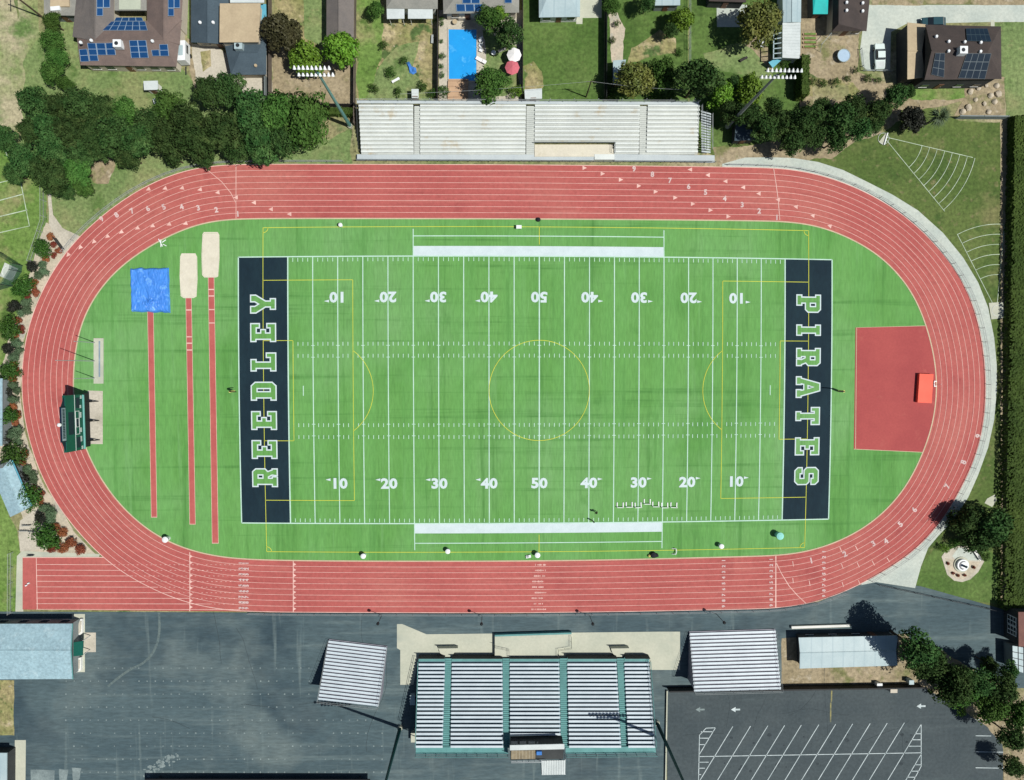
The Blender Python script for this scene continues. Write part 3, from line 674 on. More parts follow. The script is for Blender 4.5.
GL = {
 'E': (10, [[(0,0),(10,0),(10,5),(7.5,5),(7.5,3.2),(4.8,3.2),(4.8,5.6),(6.7,5.6),(6.7,8.4),(4.8,8.4),(4.8,10.8),(7.5,10.8),(7.5,9),(10,9),(10,14),(0,14),(0,11),(1.2,11),(1.2,3),(0,3)]]),
 'L': (10, [[(0,0),(10,0),(10,5.4),(7.4,5.4),(7.4,3.2),(5,3.2),(5,11),(6.4,11),(6.4,14),(0,14),(0,11),(1.4,11),(1.4,3),(0,3)]]),
 'D': (10, [[(0,0),(8,0),(10,2.2),(10,11.8),(8,14),(0,14),(0,11),(1.2,11),(1.2,3),(0,3)], [(4.8,3.4),(6.4,3.4),(6.4,10.6),(4.8,10.6)]]),
 'R': (10, [[(0,0),(5.6,0),(5.6,3),(4.8,3),(4.8,5),(5.4,5),(6.4,3),(6.0,0),(10,0),(10,3),(9.4,3),(8.5,5.4),(10,6.8),(10,12.2),(8.4,14),(0,14),(0,11),(1.2,11),(1.2,3),(0,3)], [(4.8,8.2),(6.5,8.2),(6.5,10.8),(4.8,10.8)]]),
 'Y': (10, [[(2.0,0),(8,0),(8,3),(6.7,3),(6.7,5.6),(10,11),(10,14),(6.2,14),(6.2,11.6),(5,9.6),(3.8,11.6),(3.8,14),(0,14),(0,11),(3.3,5.6),(3.3,3),(2.0,3)]]),
 'P': (10, [[(0,0),(6,0),(6,3),(4.8,3),(4.8,5),(8.4,5),(10,6.6),(10,12.4),(8.4,14),(0,14),(0,11),(1.2,11),(1.2,3),(0,3)], [(4.8,8),(6.6,8),(6.6,11),(4.8,11)]]),
 'I': (6, [[(0,0),(6,0),(6,3),(4.8,3),(4.8,11),(6,11),(6,14),(0,14),(0,11),(1.2,11),(1.2,3),(0,3)]]),
 'A': (12, [[(0,0),(4.6,0),(4.6,3),(4.2,3),(4.5,4.4),(7.5,4.4),(7.8,3),(7.4,3),(7.4,0),(12,0),(12,3),(11.2,3),(8.2,14),(3.8,14),(.8,3),(0,3)], [(5.2,7),(6.8,7),(6,10.2)]]),
 'T': (10, [[(2.4,0),(7.6,0),(7.6,3),(6.7,3),(6.7,10.8),(7.6,10.8),(7.6,9),(10,9),(10,14),(0,14),(0,9),(2.4,9),(2.4,10.8),(3.3,10.8),(3.3,3),(2.4,3)]]),
 'S': (10, [[(0,4.4),(0,1.8),(1.8,0),(8.2,0),(10,1.8),(10,7),(8.4,8.6),(3.7,8.6),(3.7,10.8),(6.3,10.8),(6.3,9.6),(10,9.6),(10,12.2),(8.2,14),(1.8,14),(0,12.2),(0,7),(1.6,5.4),(6.3,5.4),(6.3,3.2),(3.7,3.2),(3.7,4.4)]]),
}
def letter(ch, cx, cy, up, xw):
    """block letter with a white edge; (cx, cy) centre in yards, up = +-1: the letter's top points to +-x; xw widens it"""
    w, loops = GL[ch]
    def fn(lv):
        def f(a_, b_):
            lx, ly = (a_ - w / 2) * .365 * xw, (b_ - 7) * .362
            return F(cx + up * ly, cy - up * lx, lv * LV)
        return f
    for nm, m, off, lv in (('letter_edge', M['turf_white'], .28, 9.5), ('letter', M['turf'], -.42, 10.5)):
        lp = [offset_poly(loops[0], off)] + [offset_poly(h, -off if off > 0 else -off) for h in loops[1:]]
        tag(fill(lp, fn(lv), nm, m, turf), kind='structure')
for ch, v0, v1 in (('R', 467.6, 486.8), ('E', 439.6, 458), ('E', 410.4, 429), ('D', 381, 399.8), ('L', 352, 370.5), ('E', 322.3, 341.6), ('Y', 294.8, 312.4)):
    letter(ch, -55.0, (390 - (v0 + v1) / 2) / 5.0, -1, .99)
for ch, v0, v1 in (('P', 293.8, 312.4), ('I', 324.4, 335), ('R', 347.4, 366), ('A', 378.4, 395.4), ('T', 407, 425.2), ('E', 437.4, 456), ('S', 467.8, 486)):
    letter(ch, 55.0, (390 - (v0 + v1) / 2) / 4.93, 1, .97)

# ------------------------------------------------------------------ stadium things
def stepped(mb, quads, t=.06, k=None):
    for q in quads: mb.slab(q, t, k)
def rows_between(FL, FR, BL, BR, n, z0, z1):
    """n pairs of world points, front row to back row; the four pixels are seen at heights z0 (front) and z1 (back)"""
    fl, fr, bl, br = G(*FL, z0), G(*FR, z0), G(*BL, z1), G(*BR, z1)
    return [(fl.lerp(bl, i / (n - 1)), fr.lerp(br, i / (n - 1))) for i in range(n)]
def seats_and_deck(root, FL, FR, BL, BR, n, z0, z1, seat_m, deck_m, seat_d=.32, gap=.06, foot=.38, riser=True, seat_name='seat_plank'):
    R_ = rows_between(FL, FR, BL, BR, n, z0, z1)
    back = ((R_[-1][0] - R_[0][0]) + (R_[-1][1] - R_[0][1])); back.z = 0; run = back.length / 2 / (n - 1); back.normalize()
    deck = MB()
    for i, (l, r) in enumerate(R_):
        s = MB(); s.slab([l, r, r + back * seat_d, l + back * seat_d], .05); s.build(seat_name, seat_m, root)
        dz = Vector((0, 0, -foot)); f = -back * (run - seat_d - gap)
        deck.slab([l + dz + f - back * .04, r + dz + f - back * .04, r + dz + back * (seat_d + gap - .02), l + dz + back * (seat_d + gap - .02)], .05)
        if riser and i < n - 1:
            nx = R_[i + 1]; h = nx[0].z - l.z
            a_, b_ = l + dz + back * (seat_d + gap), r + dz + back * (seat_d + gap)
            deck.quad(a_ + Vector((0, 0, -.02)), b_ + Vector((0, 0, -.02)), b_ + Vector((0, 0, h - .06)), a_ + Vector((0, 0, h - .06)))
    deck.build('deck', deck_m, root)
    return R_, back, run
def legs_under(root, R_, m, step=3.0, every=5):
    l0, r0 = R_[0]; L = (r0 - l0).length
    for i in range(every - 1, len(R_), every):
        l, r = R_[i]
        for k in range(int(L / step) + 1):
            p = l.lerp(r, min(1, (k * step + .15) / L)); mb = MB(); mb.tube((p.x, p.y, .03), (p.x, p.y, p.z - .45), .06, n=6); mb.build('leg', m, root)
def rail(root, pts, h, m, name='railing', step=1.8, r=.03, mid=1):
    """handrail along world points with posts"""
    mb = MB()
    for a, b in zip(pts, pts[1:]):
        a, b = Vector(a), Vector(b); L = (b - a).length; n = max(1, round(L / step))
        for i in range(n + 1):
            p = a.lerp(b, i / n); mb.tube(p, p + Vector((0, 0, h)), r, n=6)
        for q in range(mid + 1): mb.tube(a + Vector((0, 0, h * (q + 1) / (mid + 1))), b + Vector((0, 0, h * (q + 1) / (mid + 1))), r, n=6)
    return mb.build(name, m, root)

# --- visitor stand along the top straight
vs_ = thing('visitor_bleachers', 'long pale aluminium bleachers with sunken platform along the upper straight', 'bleachers', G(535, 130))
zf, zb = 1.1, 4.1
for (a0, a1, b0, b1) in ((361, 413.5, 358.5, 413), (420, 525.5, 420, 526), (534.5, 639, 535, 640), (646.5, 698, 648, 700)):
    if a0 in (361, 420, 646.5):
        R_, bk, run = seats_and_deck(vs_, (a0, 152.3), (a1, 152.3), (b0, 106.5), (b1, 106.5), 12, zf, zb, M['seat_pale'], M['deck_pale'], .34, .03, .34)
        if a0 == 361: legs_under(vs_, R_, M['steel'], 4.5, 6)
    else:   # the bay with the platform: its four front rows stop at the platform
        R_ = rows_between((a0, 152.3), (a1, 152.3), (b0, 106.5), (b1, 106.5), 12, zf, zb)
        bk = (R_[-1][0] - R_[0][0]); bk.z = 0; run = bk.length / 11; bk.normalize(); dk = MB()
        for i, (l, r) in enumerate(R_):
            if i < 3: l = l.lerp(r, .765)
            s = MB(); s.slab([l, r, r + bk * .34, l + bk * .34], .05); s.build('seat_plank', M['seat_pale'], vs_)
            dz = Vector((0, 0, -.34))
            dk.slab([l + dz - bk * (run - .4), r + dz - bk * (run - .4), r + dz + bk * .36, l + dz + bk * .36], .05)
        dk.build('deck', M['deck_pale'], vs_)
for (u0, u1) in ((414, 419.6), (526.2, 534.2), (639.4, 646.2)):
    mb = MB(); R_ = rows_between((u0, 154.5), (u1, 154.5), (u0 + .3, 108), (u1 + .6, 108), 24, .75, 3.75)
    bk = (R_[-1][0] - R_[0][0]); bk.z = 0; run = bk.length / 23; bk.normalize()
    for l, r in R_: mb.slab([l, r, r + bk * (run + .03), l + bk * (run + .03)], .1)
    mb.build('aisle_steps', M['deck_pale'], vs_)
mb = MB(); mb.prism([p.xy for p in px([(534.6, 144.5), (613.6, 144.5), (613.6, 156.6), (534.6, 156.6)], .8)], .7, .8); mb.build('viewing_platform', M['sand'], vs_)
mb = MB(); mb.prism([p.xy for p in px([(594.5, 154.2), (614.5, 154.2), (614.5, 159.6), (594.5, 159.6)], .85)], .71, .86); mb.build('ramp', M['seat_pale'], vs_)
mb = MB(); mb.prism([p.xy for p in px([(357, 154.2), (533, 154.2), (594.4, 154.2), (594.4, 160.4), (357, 160.4)], .7)], .6, .7); mb.prism([p.xy for p in px([(614.6, 154.2), (714.6, 155.3), (714.6, 162.6), (614.6, 160.8)], .7)], .6, .7); mb.build('front_walkway', M['deck_gray'], vs_)
mb = MB(); mb.prism([p.xy for p in px([(356.8, 100.2), (699, 101.8), (699, 104.6), (356.8, 103.2)], 4.3)], 4.15, 4.3)
mb.build('back_walkway', M['deck_gray'], vs_)
for u in range(358, 700, 24):
    p = G(u, 100.5, 4.1); mb = MB(); mb.tube((p.x, p.y, 0), (p.x, p.y, 5.0), .05, n=6); mb.build('back_post', M['steel'], vs_)
rail(vs_, px([(357, 160.8), (714.6, 162.6)], .7), 1.0, M['wall_grey'], 'front_railing', 1.83, .045)
rail(vs_, px([(533.6, 143.4), (614.6, 143.4), (614.6, 153)], 1.3), .9, M['wall_grey'], 'platform_railing', 1.83)
rail(vs_, [G(701, 152, 1.0), G(701, 106, 4.0)], 1.0, M['steel'], 'end_railing', 1.0)
rail(vs_, [G(356.8, 101, 4.3), G(699, 102.4, 4.3)], 1.0, M['steel'], 'back_railing', 2.4)
rail(vs_, [G(359, 152, 1.0), G(357, 106, 4.0)], .9, M['dark_steel'], 'end_railing', 1.5)
mb = MB()
R_ = rows_between((701.5, 152), (710.5, 153), (701, 112), (711, 115), 16, .9, 3.9)
for l, r in R_: mb.slab([l, r, r + Vector((0, .28, 0)), l + Vector((0, .28, 0))], .06)
mb.build('end_stairs', M['deck_gray'], vs_)
rail(vs_, [G(705.5, 150, 1.0), G(705.5, 112, 4.0)], .9, M['dark_steel'], 'stair_railing', 1.4)
rail(vs_, [G(711.5, 150, 1.0), G(711.5, 115, 4.0)], .9, M['steel'], 'stair_railing', 1.4)

# --- home grandstand
gs = thing('grandstand', 'large home grandstand with white benches, teal aisles and press box', 'grandstand', G(535, 700))
z0, z1, NR = 1.5, 6.6, 21
secs = [((418.6, 445), (415.8, 442.6)), ((451.8, 502.4), (450.6, 503.2)), ((509.8, 559.4), (510.2, 560.8)), ((567.4, 616.6), (569.2, 621.2)), ((624.4, 649.4), (628.4, 655.2))]
yf, yb = 663.5, 745.6
for k, ((a0, a1), (b0, b1)) in enumerate(secs):
    n = NR if k != 2 else 18
    t = (n - 1) / (NR - 1)
    zq = z0 + (z1 - z0) * t; yq = yf + (yb - yf) * t
    R_, bk, run = seats_and_deck(gs, (a0, yf), (a1, yf), (a0 + (b0 - a0) * t, yq), (a1 + (b1 - a1) * t, yq), n, z0, zq, M['seat_white'], M['deck_dark'], .40, .05, .40)
    legs_under(gs, R_, M['dark_steel'], 4.5, 10)
mb = MB()
for (f, b) in (((445.2, 451.6), (442.8, 450.4)), ((502.6, 509.6), (503.4, 510.0)), ((559.6, 567.2), (561.0, 569.0)), ((616.8, 624.2), (621.4, 628.2))):
    R_ = rows_between((f[0], 658.5), (f[1], 658.5), (b[0], 746), (b[1], 746), 44, 1.0, 6.15)
    bk = (R_[-1][0] - R_[0][0]); bk.z = 0; run = bk.length / 43; bk.normalize(); mb = MB()
    for l, r in R_: mb.slab([l, r, r + bk * (run + .02), l + bk * (run + .02)], .12)
    mb.build('aisle_steps', M['teal'], gs)
mb = MB()
for (a0, a1), _ in secs:
    mb.prism([p.xy for p in px([(a0, 657.2), (a1, 657.2), (a1, 661.4), (a0, 661.4)], 1.1)], .95, 1.1)
mb.build('front_walkway', M['teal'], gs)
mb = MB()
for (a0, a1), _ in secs:
    p, q = G(a0, 656.8, 1.1), G(a1, 656.8, 1.1); mb.prism([(p.x, p.y), (q.x, q.y), (q.x, q.y - .06), (p.x, p.y - .06)], .05, 1.9)
mb.build('front_wall', M['wall_dark'], gs)
mb = MB()
for poly in ([(416, 747), (507.6, 747.6), (508.2, 754), (415.6, 754)], [(565.6, 747.5), (655.4, 746.2), (656, 753), (565.6, 754)]):
    mb.prism([p.xy for p in px(poly, 6.3)], 6.15, 6.3)
mb.build('back_walkway', M['teal'], gs)
for a, b in (((415.8, 754), (507.8, 754)), ((566, 754), (656, 753))):
    rail(gs, [G(*a, 6.3), G(*b, 6.3)], 1.1, M['teal'], 'back_railing', 1.85, .04)
rail(gs, [G(418.4, 660, 1.2), G(415.6, 746, 6.4)], 1.0, M['teal'], 'side_railing', 1.5, .035)
rail(gs, [G(649.8, 660, 1.2), G(655.6, 746, 6.4)], 1.0, M['teal'], 'side_railing', 1.5, .035)
for u in (417, 434, 451, 468, 485, 502, 571, 588, 605, 622, 639, 654):
    p = G(u, 753, 6.2); mb = MB(); mb.tube((p.x, p.y, 0), (p.x, p.y, 6.15), .09, n=6); mb.build('back_column', M['teal'], gs)
mb = MB()
for a, b in ((418.6, 415.8), (649.4, 655.2)):       # closed sides
    p, q = G(a, 661, 1.0), G(b, 746, 6.1)
    mb.add([(p.x, p.y, .03), (q.x, q.y, .03), (q.x, q.y, 5.9), (p.x, p.y, 1.0)], [(0, 1, 2, 3)])
mb.build('side_panel', M['wall_dark'], gs)
pb = MB()
f0, f1 = G(510.5, 746.6, 8.6), G(563.6, 745.4, 8.6); dep = 2.55
P4 = [(f0.x, f0.y), (f1.x, f1.y), (f1.x, f1.y - dep), (f0.x, f0.y - dep)]
pb.prism(P4, 5.2, 8.3); box = pb.build('press_box', M['wall_dark'], gs)
mb = MB(); mb.prism([(f0.x - .1, f0.y + .15), (f1.x + .15, f1.y + .15), (f1.x + .15, f1.y - .75), (f0.x - .1, f0.y - .75)], 8.3, 8.45); mb.build('roof_fascia', M['roof_white'], box)
mb = MB(); mb.prism([(f0.x + .1, f0.y - .8), (f0.x + 4.3, f0.y - .8), (f0.x + 4.3, f0.y - 2.35), (f0.x + .1, f0.y - 2.35)], 8.31, 8.42)
mb.build('roof_deck', mat('roof_boards', (.24, .20, .13), (.18, .15, .10), .8, grain=.15, wave=((.30, .27, .20), .55, 'X', .85)), box)
mb = MB(); mb.box((f0.x + 4.95, f0.y - 1.15, 8.55), (.9, .6, .5)); mb.build('roof_hatch', M['blue_fabric'], box)
rail(box, [(f0.x + .1, f0.y - 2.5, 8.3), (f0.x + 6.2, f0.y - 2.5, 8.3)], .9, M['white_metal'], 'roof_railing', 1.1)
mb = MB()
for i in range(6):
    x = f0.x + .7 + i * 1.5; mb.box((x, f0.y + .02, 7.35), (1.15, .06, .9))
mb.build('window', M['glass'], box)
mb = MB(); q = px([(541.5, 760.6), (565.4, 760.2), (565.2, 774.6), (542, 775)], 4.6); mb.slab(q, .12); mb.k = 0
for i in range(1, 14):
    a = q[0].lerp(q[1], i / 14); b = q[3].lerp(q[2], i / 14); mb.tube(a + Vector((0, 0, .03)), b + Vector((0, 0, .03)), .045, n=5)
aw = mb.build('stair_roof', M['roof_white'], gs)
mb = MB()
for p in q: mb.tube((p.x, p.y, .02), (p.x, p.y, 4.5), .07, n=6)
mb.build('roof_post', M['white_metal'], aw)
# raised deck in the middle front, and the two entry ramps
rd = thing('speaker_platform', 'raised concrete platform between the track and the grandstand centre', 'platform', G(533, 646))
mb = MB(); mb.prism([p.xy for p in px([(494.8, 636.6), (571.6, 634.2), (571.6, 646), (557.6, 649), (557.6, 656.6), (494.8, 656.8)], .95)], .02, .95); mb.build('deck', M['concrete'], rd)
mb = MB(); mb.prism([p.xy for p in px([(494.8, 634.9), (571.6, 632.5), (571.6, 634.2), (494.8, 636.6)], .95)], .02, .97); mb.build('front_edge', M['teal'], rd)
rail(rd, [G(571, 636, .95), G(571, 647, .95), G(558, 649, .95), G(558, 656, .95)], .9, M['dark_steel'], 'railing', 1.2, .02)
rail(rd, [G(495, 646, .95), G(509, 649, .95), G(509, 657, .95)], .9, M['dark_steel'], 'railing', 1.2, .02)
for lab, u, w in (('pale concrete entry landing below the leftmost grandstand aisle', 448, 10), ('pale concrete entry landing below the rightmost grandstand aisle', 619.5, 9)):
    en = thing('entry_landing', lab, 'landing', G(u, 652), 'entry landings of the grandstand')
    mb = MB(); mb.prism([p.xy for p in px([(u - w, 647.5), (u + w, 647.2), (u + w - 4, 653), (u + 3.4, 657), (u - 3.4, 657), (u - w + 2, 653)], .5)], .02, .5); mb.build('slab', M['concrete'], en)
    mb = MB(); a, b = G(u - w, 646.8, .5), G(u + w, 646.5, .5); mb.prism([(a.x, a.y), (b.x, b.y), (b.x, b.y - .12), (a.x, a.y - .12)], .02, 1.3); mb.build('front_wall', M['concrete'], en)
for lab, u, v in (('pale steel stair beside the grandstand in its left side shade', 413.2, 697), ('small cream box standing left of the grandstand corner', 414.2, 734)):
    bx = thing('side_box', lab, 'box', G(u, v)); p = G(u, v)
    mb = MB(); mb.prism([(p.x - .42, p.y - .9), (p.x + .42, p.y - .9), (p.x + .42, p.y + .8), (p.x - .42, p.y + .8)], .03, 1.1); mb.build('body', M['roof_metal'] if v < 720 else M['concrete'], bx)
    mb = MB(); mb.prism([(p.x - .47, p.y - .95), (p.x + .47, p.y - .95), (p.x + .47, p.y + .85), (p.x - .47, p.y + .85)], 1.1, 1.16); mb.build('lid', M['roof_metal'] if v < 720 else M['concrete'], bx)

# --- two portable bleachers
def portable(label, FL, FR, BL, BR, n, z0, z1):
    o = thing('portable_bleachers', label, 'bleachers', G((FL[0] + BR[0]) / 2, (FL[1] + BR[1]) / 2), 'small portable bleachers')
    R_, bk, run = seats_and_deck(o, FL, FR, BL, BR, n, z0, z1, M['seat_white'], M['deck_bare'], .40, .02, .28)
    legs_under(o, R_, M['steel'], 4.0, 8)
    l, r = R_[-1]; b = bk * .5
    rail(o, [R_[0][0] - Vector((0, 0, .3)), l + b * .6], 1.0, M['steel'], 'side_railing', 1.6, .02)
    rail(o, [l + b, r + b], 1.0, M['steel'], 'back_railing', 1.8, .025)
    rail(o, [r + b * .6, R_[0][1] - Vector((0, 0, .3))], 1.0, M['steel'], 'side_railing', 1.6, .02)
    mb = MB()
    for e in (0, 1):
        p, q = R_[0][e], R_[-1][e]
        mb.add([(p.x, p.y, .05), (q.x, q.y, .05), (q.x, q.y, q.z - .5), (p.x, p.y, p.z - .3)], [(0, 1, 2, 3)])
    mb.build('side_panel', M['deck_bare'], o)
portable('small tilted portable bleachers of white benches left of the grandstand', (328.6, 640.6), (387, 647.6), (318.4, 697.6), (378.8, 704.4), 17, .5, 4.4)
portable('small square portable bleachers of white benches right of the grandstand', (689.6, 633.2), (775.8, 630.6), (694.2, 689.6), (781, 687.2), 16, .5, 4.4)

# --- floodlight masts
M['pole_green'] = mat('pole_green', (.008, .055, .055), None, .5, rough=.5, grain=.05)
def floodlight(label, base, h, head, rows=2, n=9, m='teal_pole', lean=None):
    b = G(*base); o = thing('floodlight_mast', label, 'floodlight', b, 'stadium floodlight masts')
    t = Vector((b.x, b.y, h)) if lean is None else lean
    mb = MB(); mb.tube((b.x, b.y, .02), (b.x, b.y, .7), .5, .45, 10); mb.build('footing', M['concrete'], o)
    mb = MB(); mb.tube((b.x, b.y, .7), (t.x, t.y, h), .34, .18, 10); mb.build('pole', M[m], o)
    mb = MB(); c = Vector((t.x + head, t.y, h)); w = n * .62
    for q in range(rows): mb.box((c.x, c.y, h - .9 + q * 2.3), (w, .12, .12))
    mb.tube((t.x, t.y, h - 1.2), (c.x, c.y, h + 1.5), .1, n=6); mb.tube((t.x, t.y, h - 1.2), (c.x, c.y, h - .9), .08, n=6)
    mb.build('crossarm', M['dark_steel'], o)
    for q in range(rows):
        for i in range(n):
            x = c.x - w / 2 + (i + .5) * w / n; z = h - .55 + q * 2.3
            lm = MB(); d = Vector((0, -.62 if c.y > 0 else .62, -.35)).normalized(); p = Vector((x, c.y - .1, z))
            lm.tube(p - d * .18, p + d * .22, .12, .26, 10, 0); lm.tube(p + d * .22, p + d * .24, .24, .24, 10, 1); lm.tube(p - d * .18, p - d * .3, .12, .05, 8, 0)
            lm.build('lamp', [M['white_metal'], M['lamp_glass']], o)
    return o
floodlight('teal floodlight mast at the left end of the visitor bleachers', (350.4, 126.5), 23.0, -.4)
floodlight('dark floodlight mast in the trees right of the visitor bleachers', (727.6, 126.4), 22.4, .4, m='wall_grey')
floodlight('floodlight mast left of the grandstand, its shadow lying across the asphalt', (400.3, 727.2), 22.5, 0, m='pole_green')
floodlight('floodlight mast right of the grandstand by the parking lot', (656.6, 722), 22.5, 0, m='pole_green')
for k, (u, v) in enumerate(((382, 614.8), (482, 615.2), (589.5, 615.2), (716.5, 614))):
    b = G(u, v); o = thing('lamp_post', ['slim black lamp post above the tilted bleachers', 'slim black lamp post left of the speaker platform front', 'slim black lamp post right of the speaker platform front', 'slim black lamp post above the square bleachers'][k], 'lamp post', b, 'lamp posts along the home straight')
    mb = MB(); mb.tube((b.x, b.y, .02), (b.x, b.y, 4.2), .06, .04, 7); mb.build('pole', M['black'], o)
    mb = MB(); mb.lathe((b.x, b.y, 4.15), [(.06, 0), (.26, .1), (.28, .4), (.1, .55)], 10); mb.build('lamp_head', M['black'], o)

# --- scoreboard
b0, b1 = G(94.5, 394.5), G(96.2, 446.5)
ctr = (b0 + b1) / 2; sb = thing('scoreboard', 'green scoreboard with white frames on posts beside the left bend', 'scoreboard', ctr)
u_ = (b1 - b0).normalized(); n_ = Vector((-u_.y, u_.x, 0)); n_ = n_ if n_.x > 0 else -n_
L = (b1 - b0).length * 1.03; fx = -.35
def sbp(s, z, out=0.0): return ctr + u_ * (s * L / 2) + n_ * (out + fx) + Vector((0, 0, z))
def sbrect(mb, s0, s1, za, zb_, o0, o1, k=None):
    p = [sbp(s0, 0, o0), sbp(s1, 0, o0), sbp(s1, 0, o1), sbp(s0, 0, o1)]
    mb.prism([(q.x, q.y) for q in p], za, zb_, k)
mb = MB(); sbrect(mb, -1, 1, 3.0, 8.0, -.5, 0); brd = mb.build('board', M['board_green'], sb)
mb = MB(); sbrect(mb, -.985, .985, 2.8, 3.12, -.1, .14); mb.build('lower_trim', M['board_teal'], brd)
mb = MB(); sbrect(mb, -1.04, .93, 1.15, 2.7, -.12, .02); mb.build('lower_panel', M['black'], sb)
mb = MB(); sbrect(mb, -.62, .62, 8.0, 9.2, -.3, 0)
mb.add([sbp(-1, 8.0, -.15), sbp(-.62, 8.0, -.15), sbp(-.62, 9.1, -.15)], [(0, 1, 2)]); mb.add([sbp(1, 8.0, -.15), sbp(.62, 8.0, -.15), sbp(.62, 9.1, -.15)], [(0, 1, 2)])
hd = mb.build('header', M['board_navy'], sb)
mb = MB(); sbrect(mb, -.57, .57, 8.1, 9.1, 0, .03)
mb.build('header_panel', M['board_grey'], hd)
mb = MB()
rr = random.Random(3); s = -.53
while s < .5:
    wd = rr.uniform(.03, .06); sbrect(mb, s, s + wd * .7, 8.3, 8.95, .03, .04); s += wd
mb.build('header_lettering', M['board_navy'], hd)
mb = MB()
def frame(s0, s1, za, zb_, t=.07):
    tt = t / (L / 2)
    sbrect(mb, s0, s1, za, za + t, .0, .03); sbrect(mb, s0, s1, zb_ - t, zb_, .0, .03)
    sbrect(mb, s0, s0 + tt, za + t, zb_ - t, .0, .03); sbrect(mb, s1 - tt, s1, za + t, zb_ - t, .0, .03)
frame(-.42, .42, 4.2, 5.35); sbrect(mb, -1, 1, 5.4, 5.47, .0, .03); frame(-.16, .16, 4.35, 5.2, .05)
mb.build('white_outline', M['white_metal'], brd)
mb = MB()
for s0, s1, za in ((-.96, -.86, 3.35), (.86, .96, 3.35), (-.62, -.52, 3.6), (-.36, -.16, 3.6), (.2, .34, 3.6), (.5, .68, 3.6)):
    s = s0
    while s < s1: sbrect(mb, s, s + .025, za, za + .45, 0, .025); s += .04
mb.build('caption', M['white_metal'], brd)
mb = MB()
for s0, s1, za, zb_ in ((-.9, -.52, 3.95, 5.1), (.52, .9, 3.95, 5.1), (-.4, .4, 5.75, 7.3), (-.14, .14, 4.4, 5.15)): sbrect(mb, s0, s1, za, zb_, 0, .018)
mb.build('digit_window', M['board_navy'], brd)
for s in (-.72, 0, .72):
    p = ctr + u_ * (s * L / 2) + n_ * (fx - .17)
    mb = MB(); mb.box((p.x, p.y, 1.5), (.3, .3, 3.0)); a = p + n_ * 1.2
    mb.tube((a.x, a.y, .05), (p.x, p.y, 2.6), .09, n=6); mb.build('post', M['black'], sb)
mb = MB(); p = sbp(0, 9.3, -.1); mb.lathe((p.x, p.y, 9.2), [(.05, 0), (.05, .25), (.32, .32), (.32, .62), (.12, .8)], 12); mb.build('horn', M['white_metal'], sb)
sheet('concrete_pad', [(88, 390.5), (103, 391), (103, 444), (89.5, 444)], 6.2, M['concrete_warm'], fixed=True)
# --- flagpoles
fb = thing('plinth', 'narrow pale plinth carrying three flagpoles above the scoreboard', 'plinth', G(98.4, 361))
mb = MB(); mb.prism([p.xy for p in px([(93.6, 338.2), (103.2, 338.2), (103.2, 383.6), (93.6, 383.6)], .25)], .05, .25); mb.build('slab', M['concrete'], fb)
mb = MB(); mb.prism([p.xy for p in px([(98.6, 341), (100.2, 341), (100.2, 377), (98.6, 377)], .27)], .25, .28)
mb.build('name_strip', M['board_grey'], fb)
for k, (v, h) in enumerate(((342.6, 6.2), (361, 11.2), (378, 6.2))):
    b = G(95.5, v); o = thing('flagpole', ['short thin bare flagpole at the upper end of the plinth', 'tall thin bare flagpole in the middle of the plinth', 'short thin bare flagpole at the plinth end nearest the scoreboard'][k], 'flagpole', b, 'bare flagpoles on the plinth')
    mb = MB(); mb.tube((b.x, b.y, .25), (b.x, b.y, h), .085, .05, 8); mb.build('pole', M['steel'], o)
    mb = MB(); mb.lathe((b.x, b.y, h), [(.02, 0), (.09, .08), (.05, .2)], 8); mb.build('finial', M['steel'], o)

# --- jumping and throwing gear
for poly, lab in (([(180.6, 256.5), (182, 253.5), (195.8, 253.5), (197.4, 257), (197.8, 279), (196.8, 296.5), (193.8, 298.2), (184, 298.2), (181, 296), (180, 276)], 'shorter pale sand pit beside the blue covered landing mat'),
                  ([(202.8, 234.5), (204.2, 232.2), (218, 232.2), (219.6, 235), (219.8, 258), (218.4, 276.6), (216, 277.6), (204.6, 277.6), (202.4, 275), (201.8, 255)], 'longer pale sand pit nearest the left end zone')):
    c = G(sum(p[0] for p in poly) / len(poly), sum(p[1] for p in poly) / len(poly))
    o = thing('sand_pit', lab, 'sand pit', c, 'long jump sand pits')
    P = px(poly); m2 = [c + (p - c) * .955 for p in P]
    mb = MB(); n = len(P); zt = .17
    mb.add([(p.x, p.y, .055) for p in P] + [(p.x, p.y, zt) for p in P] + [(p.x, p.y, zt) for p in m2], [(i, (i + 1) % n, n + (i + 1) % n, n + i) for i in range(n)] + [(n + i, n + (i + 1) % n, 2 * n + (i + 1) % n, 2 * n + i) for i in range(n)])
    mb.build('pit_edge', M['sand'], o)
    W_ = wob_poly([Vector((p.x, p.y, 0)) for p in m2], .08, .5, len(lab)); mb = MB(); mb.add([(p.x, p.y, .15) for p in W_], [tuple(range(len(W_)))]); s_ = mb.build('sand', M['sand'], o)
    if s_.data.polygons[0].normal.z < 0: s_.data.flip_normals()
